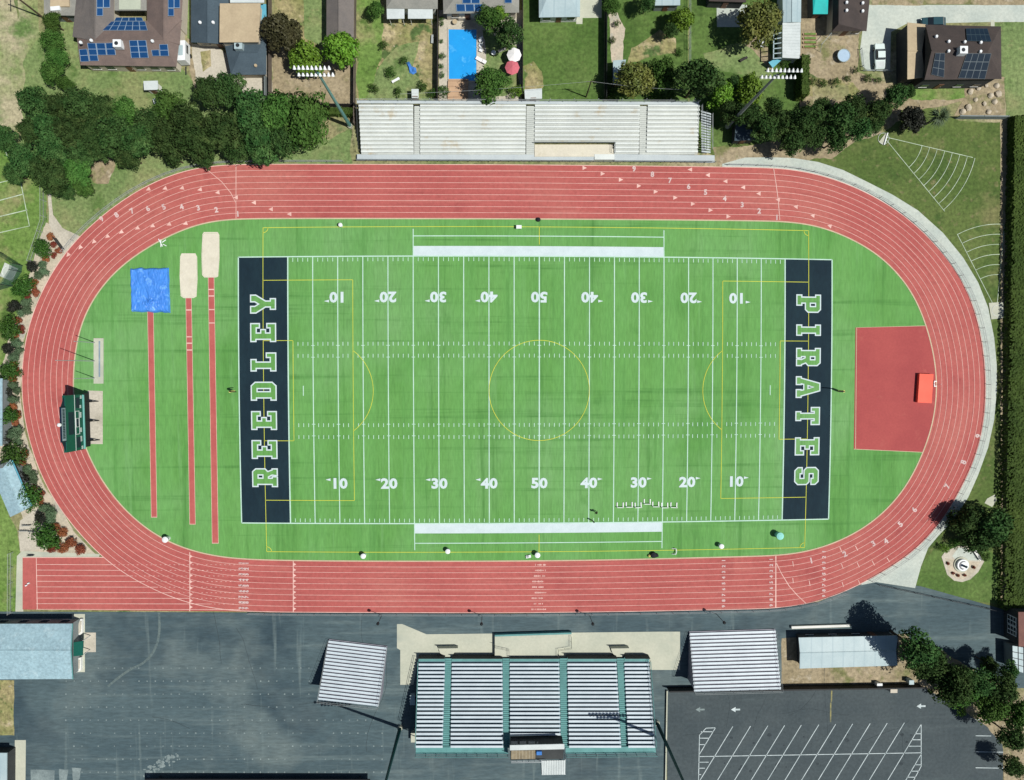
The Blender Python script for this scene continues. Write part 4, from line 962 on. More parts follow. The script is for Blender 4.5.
# blue tarpaulin over the pole vault mat
c = G(150.5, 290); o = thing('covered_landing_mat', 'large square landing mat under a crumpled bright blue tarpaulin', 'landing mat', c)
core = MB(); core.prism([p.xy for p in px([(131, 270), (165.6, 269.4), (166.2, 308), (131.8, 309)], .6)], .07, .62); core.build('foam', M['blue_fabric'], o)
mb = MB(); NX, NY = 46, 52; co_ = [(129.0, 267.6), (167.0, 267.2), (168.6, 312.6), (130.0, 311.4)]
for j in range(NY + 1):
    for i in range(NX + 1):
        s, t = i / NX, j / NY
        u = (co_[0][0] * (1 - s) + co_[1][0] * s) * (1 - t) + (co_[3][0] * (1 - s) + co_[2][0] * s) * t
        v = (co_[0][1] * (1 - s) + co_[1][1] * s) * (1 - t) + (co_[3][1] * (1 - s) + co_[2][1] * s) * t
        e = min(s, 1 - s, t, 1 - t)
        z = .80 if e > .045 else .1 + .70 * (e / .045) ** .5
        q = Vector((s * 9, t * 4, 0)); z += .10 * mnoise.noise(q) + .06 * mnoise.noise(q * 3.1) if e > .02 else 0
        d2 = ((s - .55) / .16) ** 2 + ((t - .80) / .11) ** 2; z += .35 * math.exp(-d2) * (1 + mnoise.noise(q * 4)) - .25 * math.exp(-(((s - .42) / .1) ** 2 + ((t - .72) / .1) ** 2))
        g = G(u, v, .8); wv = .18 * mnoise.noise(Vector((s * 6, t * 6, 9))) * (e < .04)
        mb.v.append(Vector((g.x + wv, g.y + wv, max(.075, z))))
for j in range(NY):
    for i in range(NX):
        a_ = j * (NX + 1) + i; mb.f.append([a_, a_ + NX + 1, a_ + NX + 2, a_ + 1]); mb.m.append(0)
mb.build('tarpaulin', M['tarp'], o)
# orange high jump mat with its stand
o = thing('high_jump_mat', 'bright orange high jump mat on the red apron by the right bend', 'landing mat', G(924, 388))
q = [(919.6, 373.6), (933.6, 374.2), (931.6, 403.2), (917.6, 402.4)]
mb = MB(); mb.prism([p.xy for p in px(q, .8)], .1, .8); mt = mb.build('mat', M['mat_orange'], o)
mb = MB(); pq = px(q, .82); mb.add(pq, [(0, 1, 2, 3)]) if False else None
ins = [sum(pq, Vector()) / 4 + (p - sum(pq, Vector()) / 4) * .97 for p in pq]; mb.slab(ins, .02); mb.build('top_cover', M['mat_orange'], mt)
st = thing('high_jump_stand', 'white high jump stand between the orange mat and the lanes', 'stand', G(935, 384))
p = G(934.6, 384); mb = MB(); mb.box((p.x, p.y + .5, .2), (.5, .18, .12)); mb.box((p.x, p.y - .4, .2), (.5, .18, .12)); mb.box((p.x - .2, p.y, .2), (.14, 1.0, .1)); mb.build('base', M['white_metal'], st)
mb = MB(); mb.tube((p.x, p.y, .2), (p.x, p.y, 1.9), .04, n=6); mb.build('upright', M['white_metal'], st)
# goal post goosenecks
for lab, u, v, s in (('yellow padded gooseneck goal post beside the left end zone', 234.2, 391.2, -1), ('yellow padded gooseneck goal post between the right end zone and apron', 838.4, 391, 1)):
    b = G(u, v); o = thing('goal_post', lab, 'goal post', b, 'goal post goosenecks')
    mb = MB(); mb.tube((b.x, b.y, .06), (b.x, b.y, 2.1), .2, .2, 10); mb.build('pad', M['post_yellow'], o)
    pts = [Vector((b.x - s * (1 - math.cos(t)) * 1.5, b.y, 2.1 + math.sin(t) * 1.0)) for t in [i * math.pi / 16 for i in range(9)]]
    mb = MB(); mb.path(pts, .09, 8); mb.build('neck', M['black'], o)

# --- things standing round the field
def hurdle():
    o = thing('hurdle', 'white hurdle', 'hurdle')
    mb = MB(); mb.box((0, 0, .5), (1.16, .09, .1)); mb.build('crossbar', M['white_metal'], o)
    for s in (-1, 1):
        mb = MB(); mb.box((s * .52, 0, .25), (.08, .07, .42)); mb.box((s * .52, .40, .07), (.16, .86, .08)); mb.build('leg', M['white_metal'], o)
    return o
hp = hurdle()
for k, (u, v) in enumerate(((620, 507), (629, 506.6), (638, 507), (647, 503.6), (655.5, 506.2), (664.5, 507.2), (673.5, 507))):
    place(hp, USED, G(u, v) + Vector((0, 0, .08)), rnd.uniform(-.06, .06), 1.05, ['white hurdle at the left end of the row on the turf', 'second white hurdle from the left in the row on the turf', 'white hurdle standing on the lower right 30 yard line', 'white hurdle set forward of the others in the row', 'third white hurdle from the right end of the row', 'white hurdle just left of the last one in the row', 'white hurdle at the right end of the row on the turf'][k], 'hurdles in a row on the turf')
def bin_(m, mlid):
    o = thing('field_bin', 'bin', 'bin')
    mb = MB(); mb.lathe((0, 0, 0), [(.36, 0), (.42, .9), (.42, 1.0)], 14); mb.build('drum', M[m], o)
    mb = MB(); mb.lathe((0, 0, 1.0), [(.45, 0), (.45, .05), (.2, .14)], 14); mb.build('lid', M[mlid], o)
    for s in (-1, 1):
        mb = MB(); mb.tube((s * .42, -.12, .8), (s * .42, .12, .8), .03, n=6); mb.build('handle', M['black'], o)
    return o
wb = bin_('white_metal', 'white_metal')
for u, v, sc, lab in ((341.4, 225.8, .8, 'small white bin on the turf edge above the upper left corner of the field'), (364.4, 554.6, 1.05, 'white bin by the lower touchline left of the white sideline band'),
                      (448.2, 550, 1.0, 'white bin below the left part of the lower sideline band'), (537.2, 553.6, 1.1, 'white bin by the lower touchline at midfield'),
                      (719.8, 545, 1.0, 'white bin on the lower touchline near the right finish line'), (168.4, 538, 1.2, 'white bin at the lower left edge of the turf by the bend')):
    place(wb, USED, G(u, v) + Vector((0, 0, .06)), rnd.uniform(0, 3), sc, lab, 'white bins round the field')
tb = bin_('teal_bin', 'teal_bin'); place(tb, USED, G(777.2, 534.4) + Vector((0, 0, .06)), .5, (1.5, 1.5, 1.3), 'large pale teal container on the turf near the lower right corner flag arc')
o = thing('water_table', 'small white table on the turf above the upper sideline band', 'table', G(518.6, 228)); p = G(518.8, 227.8)
mb = MB(); mb.box((p.x, p.y, .85), (.95, .62, .06)); mb.build('top', M['white_metal'], o)
for sx in (-.4, .4):
    for sy in (-.25, .25):
        mb = MB(); mb.tube((p.x + sx, p.y + sy - .1, .06), (p.x + sx, p.y + sy, .83), .03, n=6); mb.build('leg', M['white_metal'], o)
o = thing('ball_bag', 'black bag lying on the turf edge above the upper midfield line', 'bag', G(538.3, 219.8)); p = G(538.3, 219.9)
mb = MB(); mb.lathe((p.x, p.y, .06), [(.3, 0), (.42, .2), (.36, .42), (.12, .55)], 10); mb.build('sack', M['cloth_dark'], o); mb = MB(); mb.tube((p.x, p.y, .55), (p.x + .2, p.y, .75), .04, n=6); mb.build('strap', M['cloth_dark'], o)
o = thing('gear_pile', 'dark gear bag with a pale yellow bag beside the lower touchline', 'bag', G(652.5, 554)); p = G(653, 554.4)
mb = MB(); mb.lathe((p.x, p.y, .06), [(.45, 0), (.6, .25), (.5, .6), (.15, .75)], 10); mb.box((p.x + .5, p.y - .15, .3), (.8, .5, .45), .3); mb.build('dark_bag', M['cloth_dark'], o)
mb = MB(); mb.lathe((p.x - .75, p.y - .2, .06), [(.2, 0), (.26, .3), (.1, .5)], 9); mb.build('yellow_bag', M['bag_yellow'], o)
o = thing('training_goal', 'white bent frame on the lower touchline right of the gear bags', 'frame', G(673.5, 551)); p = G(673.6, 551)
mb = MB(); mb.path([p + Vector((-.35, .5, .1)), p + Vector((.3, .55, .5)), p + Vector((.42, 0, .55)), p + Vector((.25, -.5, .5)), p + Vector((-.35, -.5, .1))], .08, 6); mb.build('tube', M['white_metal'], o)
mb = MB(); mb.path([p + Vector((.35, .4, .06)), p + Vector((.42, 0, .52))], .05, 6); mb.path([p + Vector((.3, -.4, .06)), p + Vector((.4, 0, .52))], .05, 6); mb.build('leg', M['white_metal'], o)
o = thing('crate', 'low white crate beside the midfield white bin', 'crate', G(528.4, 556)); p = G(528.4, 556.2)
mb = MB(); mb.box((p.x, p.y, .2), (.9, .5, .28), .2); mb.build('crate', M['white_metal'], o); mb = MB(); mb.box((p.x - .1, p.y, .4), (.4, .3, .12), .5); mb.build('lid', M['steel'], o)
o = thing('vault_standard', 'white folded vault standards lying on the turf above the blue mat', 'stand', G(162.5, 243)); p = G(162.2, 243.2)
for q, (a, b) in enumerate((((-.5, .7, .3), (.1, -.6, .12)), ((-.1, .6, .3), (-.2, -.7, .1)), ((.1, .1, .25), (.7, .6, .1)), ((.2, -.2, .2), (.8, -.5, .12)))):
    mb = MB(); mb.tube(p + Vector(a), p + Vector(b), .08, n=6); mb.build('tube', M['white_metal'], o)
o = thing('starting_blocks', 'small white starting blocks in the sprint chute behind the start line', 'starting blocks', G(28, 584)); p = G(28.2, 584)
mb = MB(); mb.box((p.x, p.y, .14), (.95, .09, .06), .4); mb.build('rail', M['steel'], o)
for s in (-1, 1):
    mb = MB(); mb.box((p.x + s * .2, p.y + s * .2, .24), (.34, .2, .2), .4); mb.build('pedal', M['white_metal'], o)

# --- people on the field
def person(label, base, rz, top, legs):
    o = thing('person', label, 'person', base, 'people standing on the lower field')
    V = [(0, 0, .95), (0, 0, 1.15), (0, .01, 1.38), (0, 0, 1.5), (0, .02, 1.66), (0, .03, 1.74)]; E_ = [(0, 1), (1, 2), (2, 3), (3, 4), (4, 5)]; Rr = [.145, .135, .15, .062, .105, .08]
    def ch(a, pts):
        for p, r in pts:
            V.append(p); Rr.append(r); E_.append((a, len(V) - 1)); a = len(V) - 1
        return a
    for s in (-1, 1):
        ch(0, [((s * .1, .01, .86), .098), ((s * .11, .03, .48), .066), ((s * .115, 0, .09), .043), ((s * .12, .17, .045), .034)])
        w_ = ch(2, [((s * .19, 0, 1.4), .062), ((s * .26, -.03, 1.13), .045), ((s * .29, .06, .88), .031), ((s * .29, .09, .81), .033)])
        for j in range(4): ch(w_, [((s * (.275 + .014 * j), .10 + .004 * j, .74), .010), ((s * (.27 + .014 * j), .12, .70 + .006 * abs(j - 1.5)), .008)])
        ch(w_, [((s * .265, .13, .79), .011), ((s * .255, .15, .75), .009)])
    me = bpy.data.meshes.new('body'); me.from_pydata(V, E_, [])
    b = bpy.data.objects.new('body', me); COL.objects.link(b)
    md = b.modifiers.new('skin', 'SKIN'); md.use_smooth_shade = True
    for i, r in enumerate(Rr): me.skin_vertices[0].data[i].radius = (r, r)
    for i in range(len(V)): me.skin_vertices[0].data[i].use_root = (i == 0)
    sd = b.modifiers.new('sub', 'SUBSURF'); sd.levels = 1; sd.render_levels = 1
    bpy.context.view_layer.update()
    m2 = bpy.data.meshes.new_from_object(b.evaluated_get(bpy.context.evaluated_depsgraph_get()))
    bpy.data.objects.remove(b); b = bpy.data.objects.new('body', m2); COL.objects.link(b); b.parent = o
    for q in ('skin', top, legs): m2.materials.append(M[q])
    for p in m2.polygons:
        z, x = p.center.z, abs(p.center.x); p.material_index = 1 if (.98 < z < 1.47 and not (x > .21 and z < 1.2)) else 2 if z <= .98 and x < .2 else 0
    LOC[b.name] = Vector(base)
    mb = MB(); mb.lathe(Vector(base) + Vector((0, -.01, 1.66)), [(.118, 0), (.128, .07), (.10, .16), (.04, .2)], 12); mb.build('hair', M['hair'], o)
    mb = MB()
    for s in (-1, 1): mb.lathe(Vector(base) + Vector((s * .04, .125, 1.67)), [(.012, 0), (.016, .012), (.01, .024)], 6)
    mb.lathe(Vector(base) + Vector((0, .135, 1.62)), [(.02, 0), (.016, .03), (.008, .055)], 6); mb.build('face', M['cloth_dark'], o)
    o.rotation_euler = (0, 0, rz)
person('person in dark clothes standing on the turf by the right 40 yard line', G(595.4, 511.4) + Vector((0, 0, .06)), .6, 'cloth_dark', 'cloth_dark')
person('person in dark clothes standing on the lower sideline at the 40 yard line', G(592.6, 520.2) + Vector((0, 0, .06)), 2.4, 'cloth_grey', 'cloth_dark')

# --- fences
def fence(label, pts, h, m, step=3.0, r=.035, cat='fence', name='fence', solid=False, t=.06, cap=None, rails=2, z=.02):
    P = [p.to_3d() if hasattr(p, 'to_3d') else Vector(p) for p in ([G(*q) for q in pts] if len(pts[0]) == 2 else pts)]
    P = [Vector((p.x, p.y, z)) for p in P]
    o = thing(name, label, cat, P[0])
    D = [0]
    for a, b in zip(P, P[1:]): D.append(D[-1] + (b - a).length)
    n = min(98, max(1, round(D[-1] / step))); pm = None
    def at(s):
        for i in range(len(P) - 1):
            if s <= D[i + 1] + 1e-6: return P[i].lerp(P[i + 1], (s - D[i]) / max(1e-6, D[i + 1] - D[i]))
        return P[-1]
    for k in range(n + 1):
        p = at(D[-1] * k / n)
        if pm is None:
            mb = MB(); mb.tube((0, 0, 0), (0, 0, h + .06), r * 1.25, n=6); pm = mb.build('post', m, None)
            q = pm
        else: q = pm.copy(); COL.objects.link(q)
        q.parent = o; q.location = p - P[0]
    mb = MB()
    for a, b in zip(P, P[1:]):
        if solid:
            d = (b - a).normalized(); nn = Vector((-d.y, d.x, 0)) * t / 2
            mb.prism([(v.x, v.y) for v in (a + nn, b + nn, b - nn, a - nn)], z, z + h)
        else:
            for j in range(rails): mb.tube(a + Vector((0, 0, h * (j + 1) / rails)), b + Vector((0, 0, h * (j + 1) / rails)), r * .8, n=6)
    mb.build('panel' if solid else 'rail', m, o)
    if not solid and h > .8:
        mb = MB()
        for a, b in zip(P, P[1:]):
            for j in range(1, 6): mb.tube(a + Vector((0, 0, h * j / 6)), b + Vector((0, 0, h * j / 6)), .006, n=3)
        mb.build('wire', M['steel'], o)
    return o
lo = LANE(9.35)
def lane_px(ui, vi, uj, vj, off=9.35):
    lo = LANE(off)
    a = min(range(NT), key=lambda k: (lo[k] - G(ui, vi)).length); b = min(range(NT), key=lambda k: (lo[k] - G(uj, vj)).length)
    f = [lo[k % NT] for k in range(a, b if b > a else b + NT)]; r = [lo[k % NT] for k in range(b, a if a > b else a + NT)][::-1]
    g = f if len(f) < len(r) else r
    return [g[i] for i in range(0, len(g), 6)] + [g[-1]]
fence('steel rail fence between the concrete walk and the right bend', lane_px(728, 165, 868, 583), 1.05, M['steel'], 2.6)
fence('chain link fence along the outside of the upper left bend', lane_px(64, 252, 346, 163, 9.4), 1.2, M['steel'], 2.8)
fence('chain link fence along the home straight beside the asphalt', lane_px(845, 594, 246, 612, 9.3), 1.0, M['steel'], 3.0, .025)

# ------------------------------------------------------------------ buildings
def poly_inset(P, d):
    c = sum(P, Vector()) / len(P)
    return [c + (p - c) * max(.5, 1 - d / max(.5, (p - c).length * .7)) for p in P]
def roof(root, eaves, ze, ridge, zr, m, gable=(False, False), wallm=None, name='roof'):
    a, b, c, d = px(eaves, ze); r0, r1 = G(*ridge[0], zr), G(*ridge[1], zr)
    mb = MB(); pl = {}
    for k, f in (('ab', [a, b, r1, r0]), ('cd', [c, d, r0, r1]), ('da', [d, a, r0]), ('bc', [b, c, r1])):
        n = (f[1] - f[0]).cross(f[2] - f[0]).normalized(); n = n if n.z > 0 else -n
        pl[k] = (f[0] + n * .05, n)
        end = (k == 'da' and gable[0]) or (k == 'bc' and gable[1])
        if end: mb.add(f, [tuple(range(len(f)))], 1)
        else: mb.slab(f, .14, 0)
    mb.tube(r0, r1, .09, n=6, k=0)
    mb.build(name, [m, wallm or m], root)
    return pl
def walls(root, P, z0, z1, m, name='wall'):
    mb = MB(); mb.prism([(p.x, p.y) for p in P], z0, z1); return mb.build(name, m, root)
def openings(root, p0, p1, ze, nwin=2, door=.5, wm='glass'):
    d = p1 - p0; d.z = 0; L = d.length; d.normalize(); n = Vector((d.y, -d.x, 0)); ang = math.atan2(d.y, d.x)
    for k in range(nwin):
        s = (k + .5) / nwin * L
        if door is not None and abs(s - door * L) < 1.3: continue
        q = p0 + d * s + n * .03; mb = MB(); mb.box((q.x, q.y, min(1.5, ze - 1)), (1.3, .08, 1.1), ang); w_ = mb.build('window', M[wm], root)
        mb = MB(); mb.box((q.x, q.y, min(1.5, ze - 1) - .6), (1.5, .16, .08), ang); mb.build('sill', M['wall_white'], w_)
    if door is not None:
        q = p0 + d * (door * L) + n * .03; mb = MB(); mb.box((q.x, q.y, 1.06), (.95, .08, 2.06), ang); dr = mb.build('door', M['door_paint'], root)
        h_ = q + d * .35 + n * .06; mb = MB(); mb.box((h_.x, h_.y, 1.05), (.08, .06, .08), ang); mb.build('handle', M['steel'], dr)
def house(name, label, cat, eaves, ze, ridge, zr, rm, wm, gable=(False, False), over=.45, group=None, nwin=3, door=.5):
    P = px(eaves, ze); c = sum(P, Vector()) / 4; root = thing(name, label, cat, (c.x, c.y, 0), group)
    pl = roof(root, eaves, ze, ridge, zr, rm, gable, wm)
    Q = poly_inset(P, over); walls(root, Q, .0, ze - .16, wm)
    lo_ = sorted(Q, key=lambda p: p.y if c.y > 0 else -p.y)[:2]; lo_.sort(key=lambda p: p.x)
    if c.y <= 0: lo_.reverse()
    openings(root, lo_[0], lo_[1], ze, nwin, door)
    return root, pl
def flat(name, label, cat, poly, z, rm, wm, t=.18, over=.25, root=None, nwin=2, door=.5, posts=False, rname='roof'):
    P = px(poly, z); c = sum(P, Vector()) / len(P)
    r = root or thing(name, label, cat, (c.x, c.y, 0))
    mb = MB(); mb.prism([(p.x, p.y) for p in P], z - t, z); mb.build(rname, rm, r)
    Q = poly_inset(P, over)
    if posts:
        for p in Q: mb = MB(); mb.tube((p.x, p.y, 0), (p.x, p.y, z - t), .07, n=6); mb.build('post', wm, r)
    else:
        walls(r, Q, 0, z - t, wm)
        if nwin or door is not None:
            lo_ = sorted(Q, key=lambda p: p.y if c.y > 0 else -p.y)[:2]; lo_.sort(key=lambda p: p.x)
            if c.y <= 0: lo_.reverse()
            openings(r, lo_[0], lo_[1], z, nwin, door)
    return r
def solar(root, plane, quad, nx, ny, m='solar', mf='solar_frame'):
    up = plane[1]; q = [GP(u, v, (plane[0] + up * .1, up)) for u, v in quad]
    def at(s, t): return (q[0] * (1 - s) + q[1] * s) * (1 - t) + (q[3] * (1 - s) + q[2] * s) * t
    mb = MB(); mb.slab([at(0, 0), at(1, 0), at(1, 1), at(0, 1)], .05, 1)
    for i in range(nx):
        for j in range(ny):
            g = .05; f = [at((i + a_) / nx, (j + b_) / ny) + up * .012 for a_, b_ in ((g, g * .8), (1 - g, g * .8), (1 - g, 1 - g * .8), (g, 1 - g * .8))]
            mb.slab(f, .01, 0)
    mb.build('solar_array', [M[m], M[mf]], root)
def on_roof(root, plane, uv, size, m, name, h=.3):
    p = GP(*uv, plane); mb = MB(); mb.box((p.x, p.y, p.z + h / 2 - .1), (size[0], size[1], h + .2)); o = mb.build(name, M[m], root)
    return o, p
def vent(root, plane, uv, m='white_metal'):
    p = GP(*uv, plane); mb = MB(); mb.lathe((p.x, p.y, p.z - .1), [(.18, 0), (.18, .3), (.3, .34), (.22, .5)], 8); mb.build('roof_vent', M[m], root)
def ac_unit(root, plane, uv, m='white_metal'):
    o, p = on_roof(root, plane, uv, (1.35, 1.25), m, 'cooler', .9)
    mb = MB(); mb.disc((p.x - .1, p.y, p.z + .905), .34, 12); mb.build('fan_grille', M['dark_steel'], o)

# house with many solar panels
h1, p1 = house('house', 'sprawling brown roofed house with blue solar panels above the upper left grove', 'house', [(75, 22), (182, 20), (176.5, 66.5), (80, 65.2)], 3.0, [(95, 40), (163, 39)], 4.9, M['roof_brown'], M['wall_cream'], nwin=6, door=.46)
pL = roof(h1, [(114, -30), (114, 44), (72.5, 36), (79, -30)], 3.0, [(95, -30), (95, 40)], 4.85, M['roof_greybrown'])
pR = roof(h1, [(184.5, -30), (180, 44), (147, 44), (147, -30)], 3.0, [(164, -30), (163.5, 39)], 4.85, M['roof_brown'])
walls(h1, poly_inset(px([(112, -30), (112, 30), (76, 30), (79, -30)], 3), .4), 0, 2.84, M['wall_cream']); walls(h1, poly_inset(px([(183, -30), (181, 30), (148, 30), (148, -30)], 3), .4), 0, 2.84, M['wall_cream'])
mb = MB(); mb.prism([p.xy for p in px([(114.6, -20), (146.4, -20), (146.4, 10.4), (114.6, 10.4)], 3.3)], 3.1, 3.3); mb.build('patio_cover', M['roof_grey'], h1)
mb = MB(); mb.prism([p.xy for p in px([(119, -20), (140.5, -20), (140.5, 9.4), (119, 9.4)], 3.4)], 3.3, 3.4); mb.build('patio_skylight', mat('patio_sheet', (.40, .44, .35), (.36, .40, .32), .4, grain=.06), h1)
for q, nx, ny in (([(79, 49.5), (87, 48.8), (89.4, 61.4), (80.6, 61.6)], 1, 2), ([(87.2, 43), (95.6, 43), (98.6, 61), (89.8, 61)], 1, 3), ([(96, 43), (105, 43), (106.6, 55), (97.8, 55)], 1, 2), ([(105.4, 43), (114.2, 42.6), (115.8, 55), (107, 55)], 1, 2), ([(129, 40.4), (146, 40.2), (148.6, 57.8), (131.2, 58)], 2, 3), ([(151.2, 50), (159, 49.6), (159.8, 56), (152.4, 56)], 1, 1), ([(159.2, 44.4), (167.6, 44.2), (169, 56), (160.2, 56)], 1, 2)):
    solar(h1, p1['cd'], q, nx, ny)
solar(h1, p1['ab'], [(109, 21.4), (145, 21.4), (147.6, 30.2), (101.6, 30.2)], 6, 2); solar(h1, p1['ab'], [(116, 17.4), (142, 17.4), (143.4, 21), (114, 21)], 4, 1)
solar(h1, pL['ab'], [(96.6, -3), (110, -3), (110, 7.6), (96.6, 7.6)], 2, 1); solar(h1, pL['ab'], [(96.6, 8), (103, 8), (103, 15.8), (96.6, 15.8)], 1, 1)
solar(h1, pR['ab'], [(168, -3), (180, -3), (180, 8), (168, 8)], 2, 1); solar(h1, pR['ab'], [(168, 8.4), (174, 8.4), (174, 16), (168, 16)], 1, 1)
ac_unit(h1, p1['cd'], (119.6, 45.5)); vent(h1, p1['cd'], (153, 41.6)); vent(h1, p1['cd'], (92, 41)); vent(h1, p1['cd'], (81.5, 43))
# slate roofed house with tan flat part
h2, p2 = house('house', 'slate blue roofed house with a raised tan flat roof section', 'house', [(232, -30), (232, 44), (191, 41.5), (191, -30)], 2.9, [(207, -30), (207.5, 42)], 4.2, M['roof_slate'], M['wall_cream'], nwin=2, door=.6)
pB = roof(h2, [(222, 32), (266.6, 34), (266.4, 74.6), (231, 74.8)], 2.8, [(240, 52), (258, 52)], 3.9, M['roof_slate'])
walls(h2, poly_inset(px([(224, 34), (265, 34), (265, 74), (231, 74)], 2.8), .4), 0, 2.64, M['wall_cream'])
mb = MB(); mb.prism([p.xy for p in px([(219.8, 3.4), (260.4, 3.2), (258.6, 42), (219.4, 42.2)], 4.9)], 4.7, 4.9); mb.build('flat_roof', M['roof_tan'], h2)
walls(h2, poly_inset(px([(219.8, 3.4), (260.4, 3.2), (258.6, 42), (219.4, 42.2)], 4.9), .25), 0, 4.7, M['wall_cream'], 'upper_wall')
mb = MB(); mb.prism([p.xy for p in px([(230, -10), (264, -10), (264, 2.6), (230, 2.6)], 4.4)], 4.2, 4.4); mb.build('porch_roof', M['roof_white'], h2)
mb = MB(); mb.prism([p.xy for p in px([(260.8, 4), (266, 4), (266.6, 34), (260.2, 34)], 3.2)], 3.0, 3.2); mb.build('side_awning', M['roof_aqua'], h2)
ac_unit(h2, pB['ab'], (240, 47.5), 'roof_metal'); vent(h2, p2['cd'], (200.5, 23)); vent(h2, p2['ab'], (213.6, 23)); vent(h2, pB['cd'], (256, 66), 'roof_tan')
# outbuilding top left
ob = flat('outbuilding', 'grey walled outbuilding with a tan roof panel at the upper left edge', 'outbuilding', [(43.5, -20), (76.6, -20), (76, 15.6), (44, 15)], 2.9, M['roof_grey'], M['wall_grey'], nwin=1)
mb = MB(); mb.prism([p.xy for p in px([(51, -20), (68, -20), (69, 6.4), (50, 6.4)], 3.2)], 2.91, 3.2); mb.build('roof_panel', M['roof_tan'], ob)
mb = MB(); q = G(56, 9, 3.0); mb.box((q.x, q.y, 3.1), (1.6, .7, .35), .1); mb.build('roof_box', M['white_metal'], ob)
h3, p3 = house('house', 'long narrow grey brown gabled house behind the bright round tree', 'house', [(354.4, -40), (353.6, 37.4), (326.4, 38.2), (326.6, -40)], 2.9, [(338.4, -40), (338.6, 37.8)], 4.0, M['roof_greybrown'], M['wall_cream'], (True, True), nwin=1)
h4, p4 = house('house', 'grey roofed house with two white patio covers beside the weedy yard', 'house', [(386, -40), (438, -40), (437.6, 9), (386.4, 8.4)], 2.9, [(400, -14), (424, -14)], 4.1, M['roof_grey'], M['wall_white'], nwin=3)
for q in ([(386.6, 7), (404.4, 7), (404.4, 18.6), (387, 18.8)], [(408, 2.6), (432.6, 2.4), (432.8, 18.6), (408, 18.6)]):
    P = px(q, 2.75); mb = MB(); mb.prism([p.xy for p in P], 2.63, 2.75); pc = mb.build('patio_cover', M['roof_white'], h4)
    for p in poly_inset(P, .3): mb = MB(); mb.tube((p.x, p.y, 0), (p.x, p.y, 2.63), .06, n=6); mb.build('post', M['wall_white'], pc)
h5, p5 = house('house', 'grey tan roofed house with blue panels above the swimming pool', 'house', [(442, -40), (519.6, -40), (519, 12.6), (443.4, 13.8)], 2.9, [(462, -12), (500, -12)], 4.2, M['roof_grey'], M['wall_cream'], nwin=4, door=.3)
solar(h5, p5['cd'], [(456, 4), (483, 4), (483.6, 11.4), (456.6, 11.4)], 3, 1); solar(h5, p5['cd'], [(462.4, -4), (480, -4), (480, 3.4), (462.4, 3.4)], 2, 1); solar(h5, p5['cd'], [(504.6, -4), (512, -4), (512, 3), (504.6, 3)], 1, 1)
h6, p6 = house('house', 'pale blue white roofed house on the mown green yard', 'house', [(538.6, -40), (580.4, -40), (580, 16.8), (539, 17.4)], 2.9, [(552, -14), (566, -14)], 3.8, M['roof_metal'], M['wall_white'], nwin=3)
sheet('concrete_pad', [(580, -20), (602, -20), (601.6, 17.8), (580, 18)], 4, M['concrete']); sheet('concrete_pad', [(576.4, 17), (582.6, 17), (582.4, 24), (576.2, 24)], 5, M['concrete'])
h7 = flat('shed', 'pale aqua flat shed at the top edge between green yards', 'shed', [(654.8, -20), (680.4, -20), (680.2, 5.2), (655, 5.4)], 2.5, M['roof_metal'], M['wall_grey'], nwin=1)
h8 = flat('outbuilding', 'dark roofed outbuilding above the shaded concrete pad', 'outbuilding', [(708, -20), (746, -20), (746, 2.2), (709, 1)], 2.6, M['roof_dark'], M['wall_dark'], nwin=1)
h9, p9 = house('house', 'narrow pale house with a white ribbed rear roof beside the big olive tree', 'house', [(801.6, -40), (801, 22), (783, 22.4), (782, -40)], 2.9, [(792, -40), (792, 22)], 3.2, M['roof_metal'], M['wall_white'], (True, True), nwin=1)
mb = MB(); q = px([(782.6, 22.8), (800.6, 22.4), (800.2, 58.6), (782.4, 57.6)], 2.8); mb.slab(q, .12)
for i in range(1, 12):
    a, b = q[0].lerp(q[3], i / 12), q[1].lerp(q[2], i / 12); mb.tube(a + Vector((0, 0, .02)), b + Vector((0, 0, .02)), .03, n=5)
mb.build('ribbed_roof', M['roof_white'], h9); walls(h9, poly_inset(q, .3), 0, 2.66, M['wall_white'], 'rear_wall')
pg = px([(773.4, 29), (782, 27), (782, 57.4), (773, 58)], 2.6); mb = MB()
mb.slab([pg[0], pg[0].lerp(pg[1], .12), pg[3].lerp(pg[2], .12), pg[3]], .1)
for i in range(7):
    a, b = pg[0].lerp(pg[3], i / 6), pg[1].lerp(pg[2], i / 6); mb.slab([a, b, b + Vector((0, -.14, 0)), a + Vector((0, -.14, 0))], .14)
mb.build('pergola', M['roof_metal'], h9)
q = px([(768.6, 62.4), (777.6, 57.4), (782.8, 58.6), (774, 66.8)], 1.6); sh = thing('cellar_door', 'tilted teal hatch roof at the foot of the narrow pale house', 'hatch', G(775, 62)); mb = MB(); q[2].z -= .5; q[3].z -= .5; mb.slab(q, .1); mb.build('panel', M['roof_aqua'], sh)
mb = MB(); mb.prism([p.xy for p in poly_inset(q, .3)], 0, .9); mb.build('frame', M['wall_grey'], sh)
h10, p10 = house('shed', 'turquoise roofed shed at the top edge of the bare yard', 'shed', [(812.6, -30), (829.4, -30), (827.8, 14), (813, 14)], 2.7, [(818, -14), (823, -14)], 3.1, M['roof_turq'], M['wall_dark'], nwin=1)
h11, p11 = house('house', 'dark brown roofed house with four pale vents above the trampoline', 'house', [(873.6, -40), (866.6, 31), (832, 31.4), (834.6, -40)], 2.9, [(839.4, -40), (838.6, 24)], 4.1, M['roof_dark'], M['wall_cream'], nwin=3)
for uv in ((846, 11), (862, 11.6), (846, 3), (862, 3.6)): vent(h11, p11['ab'], uv)
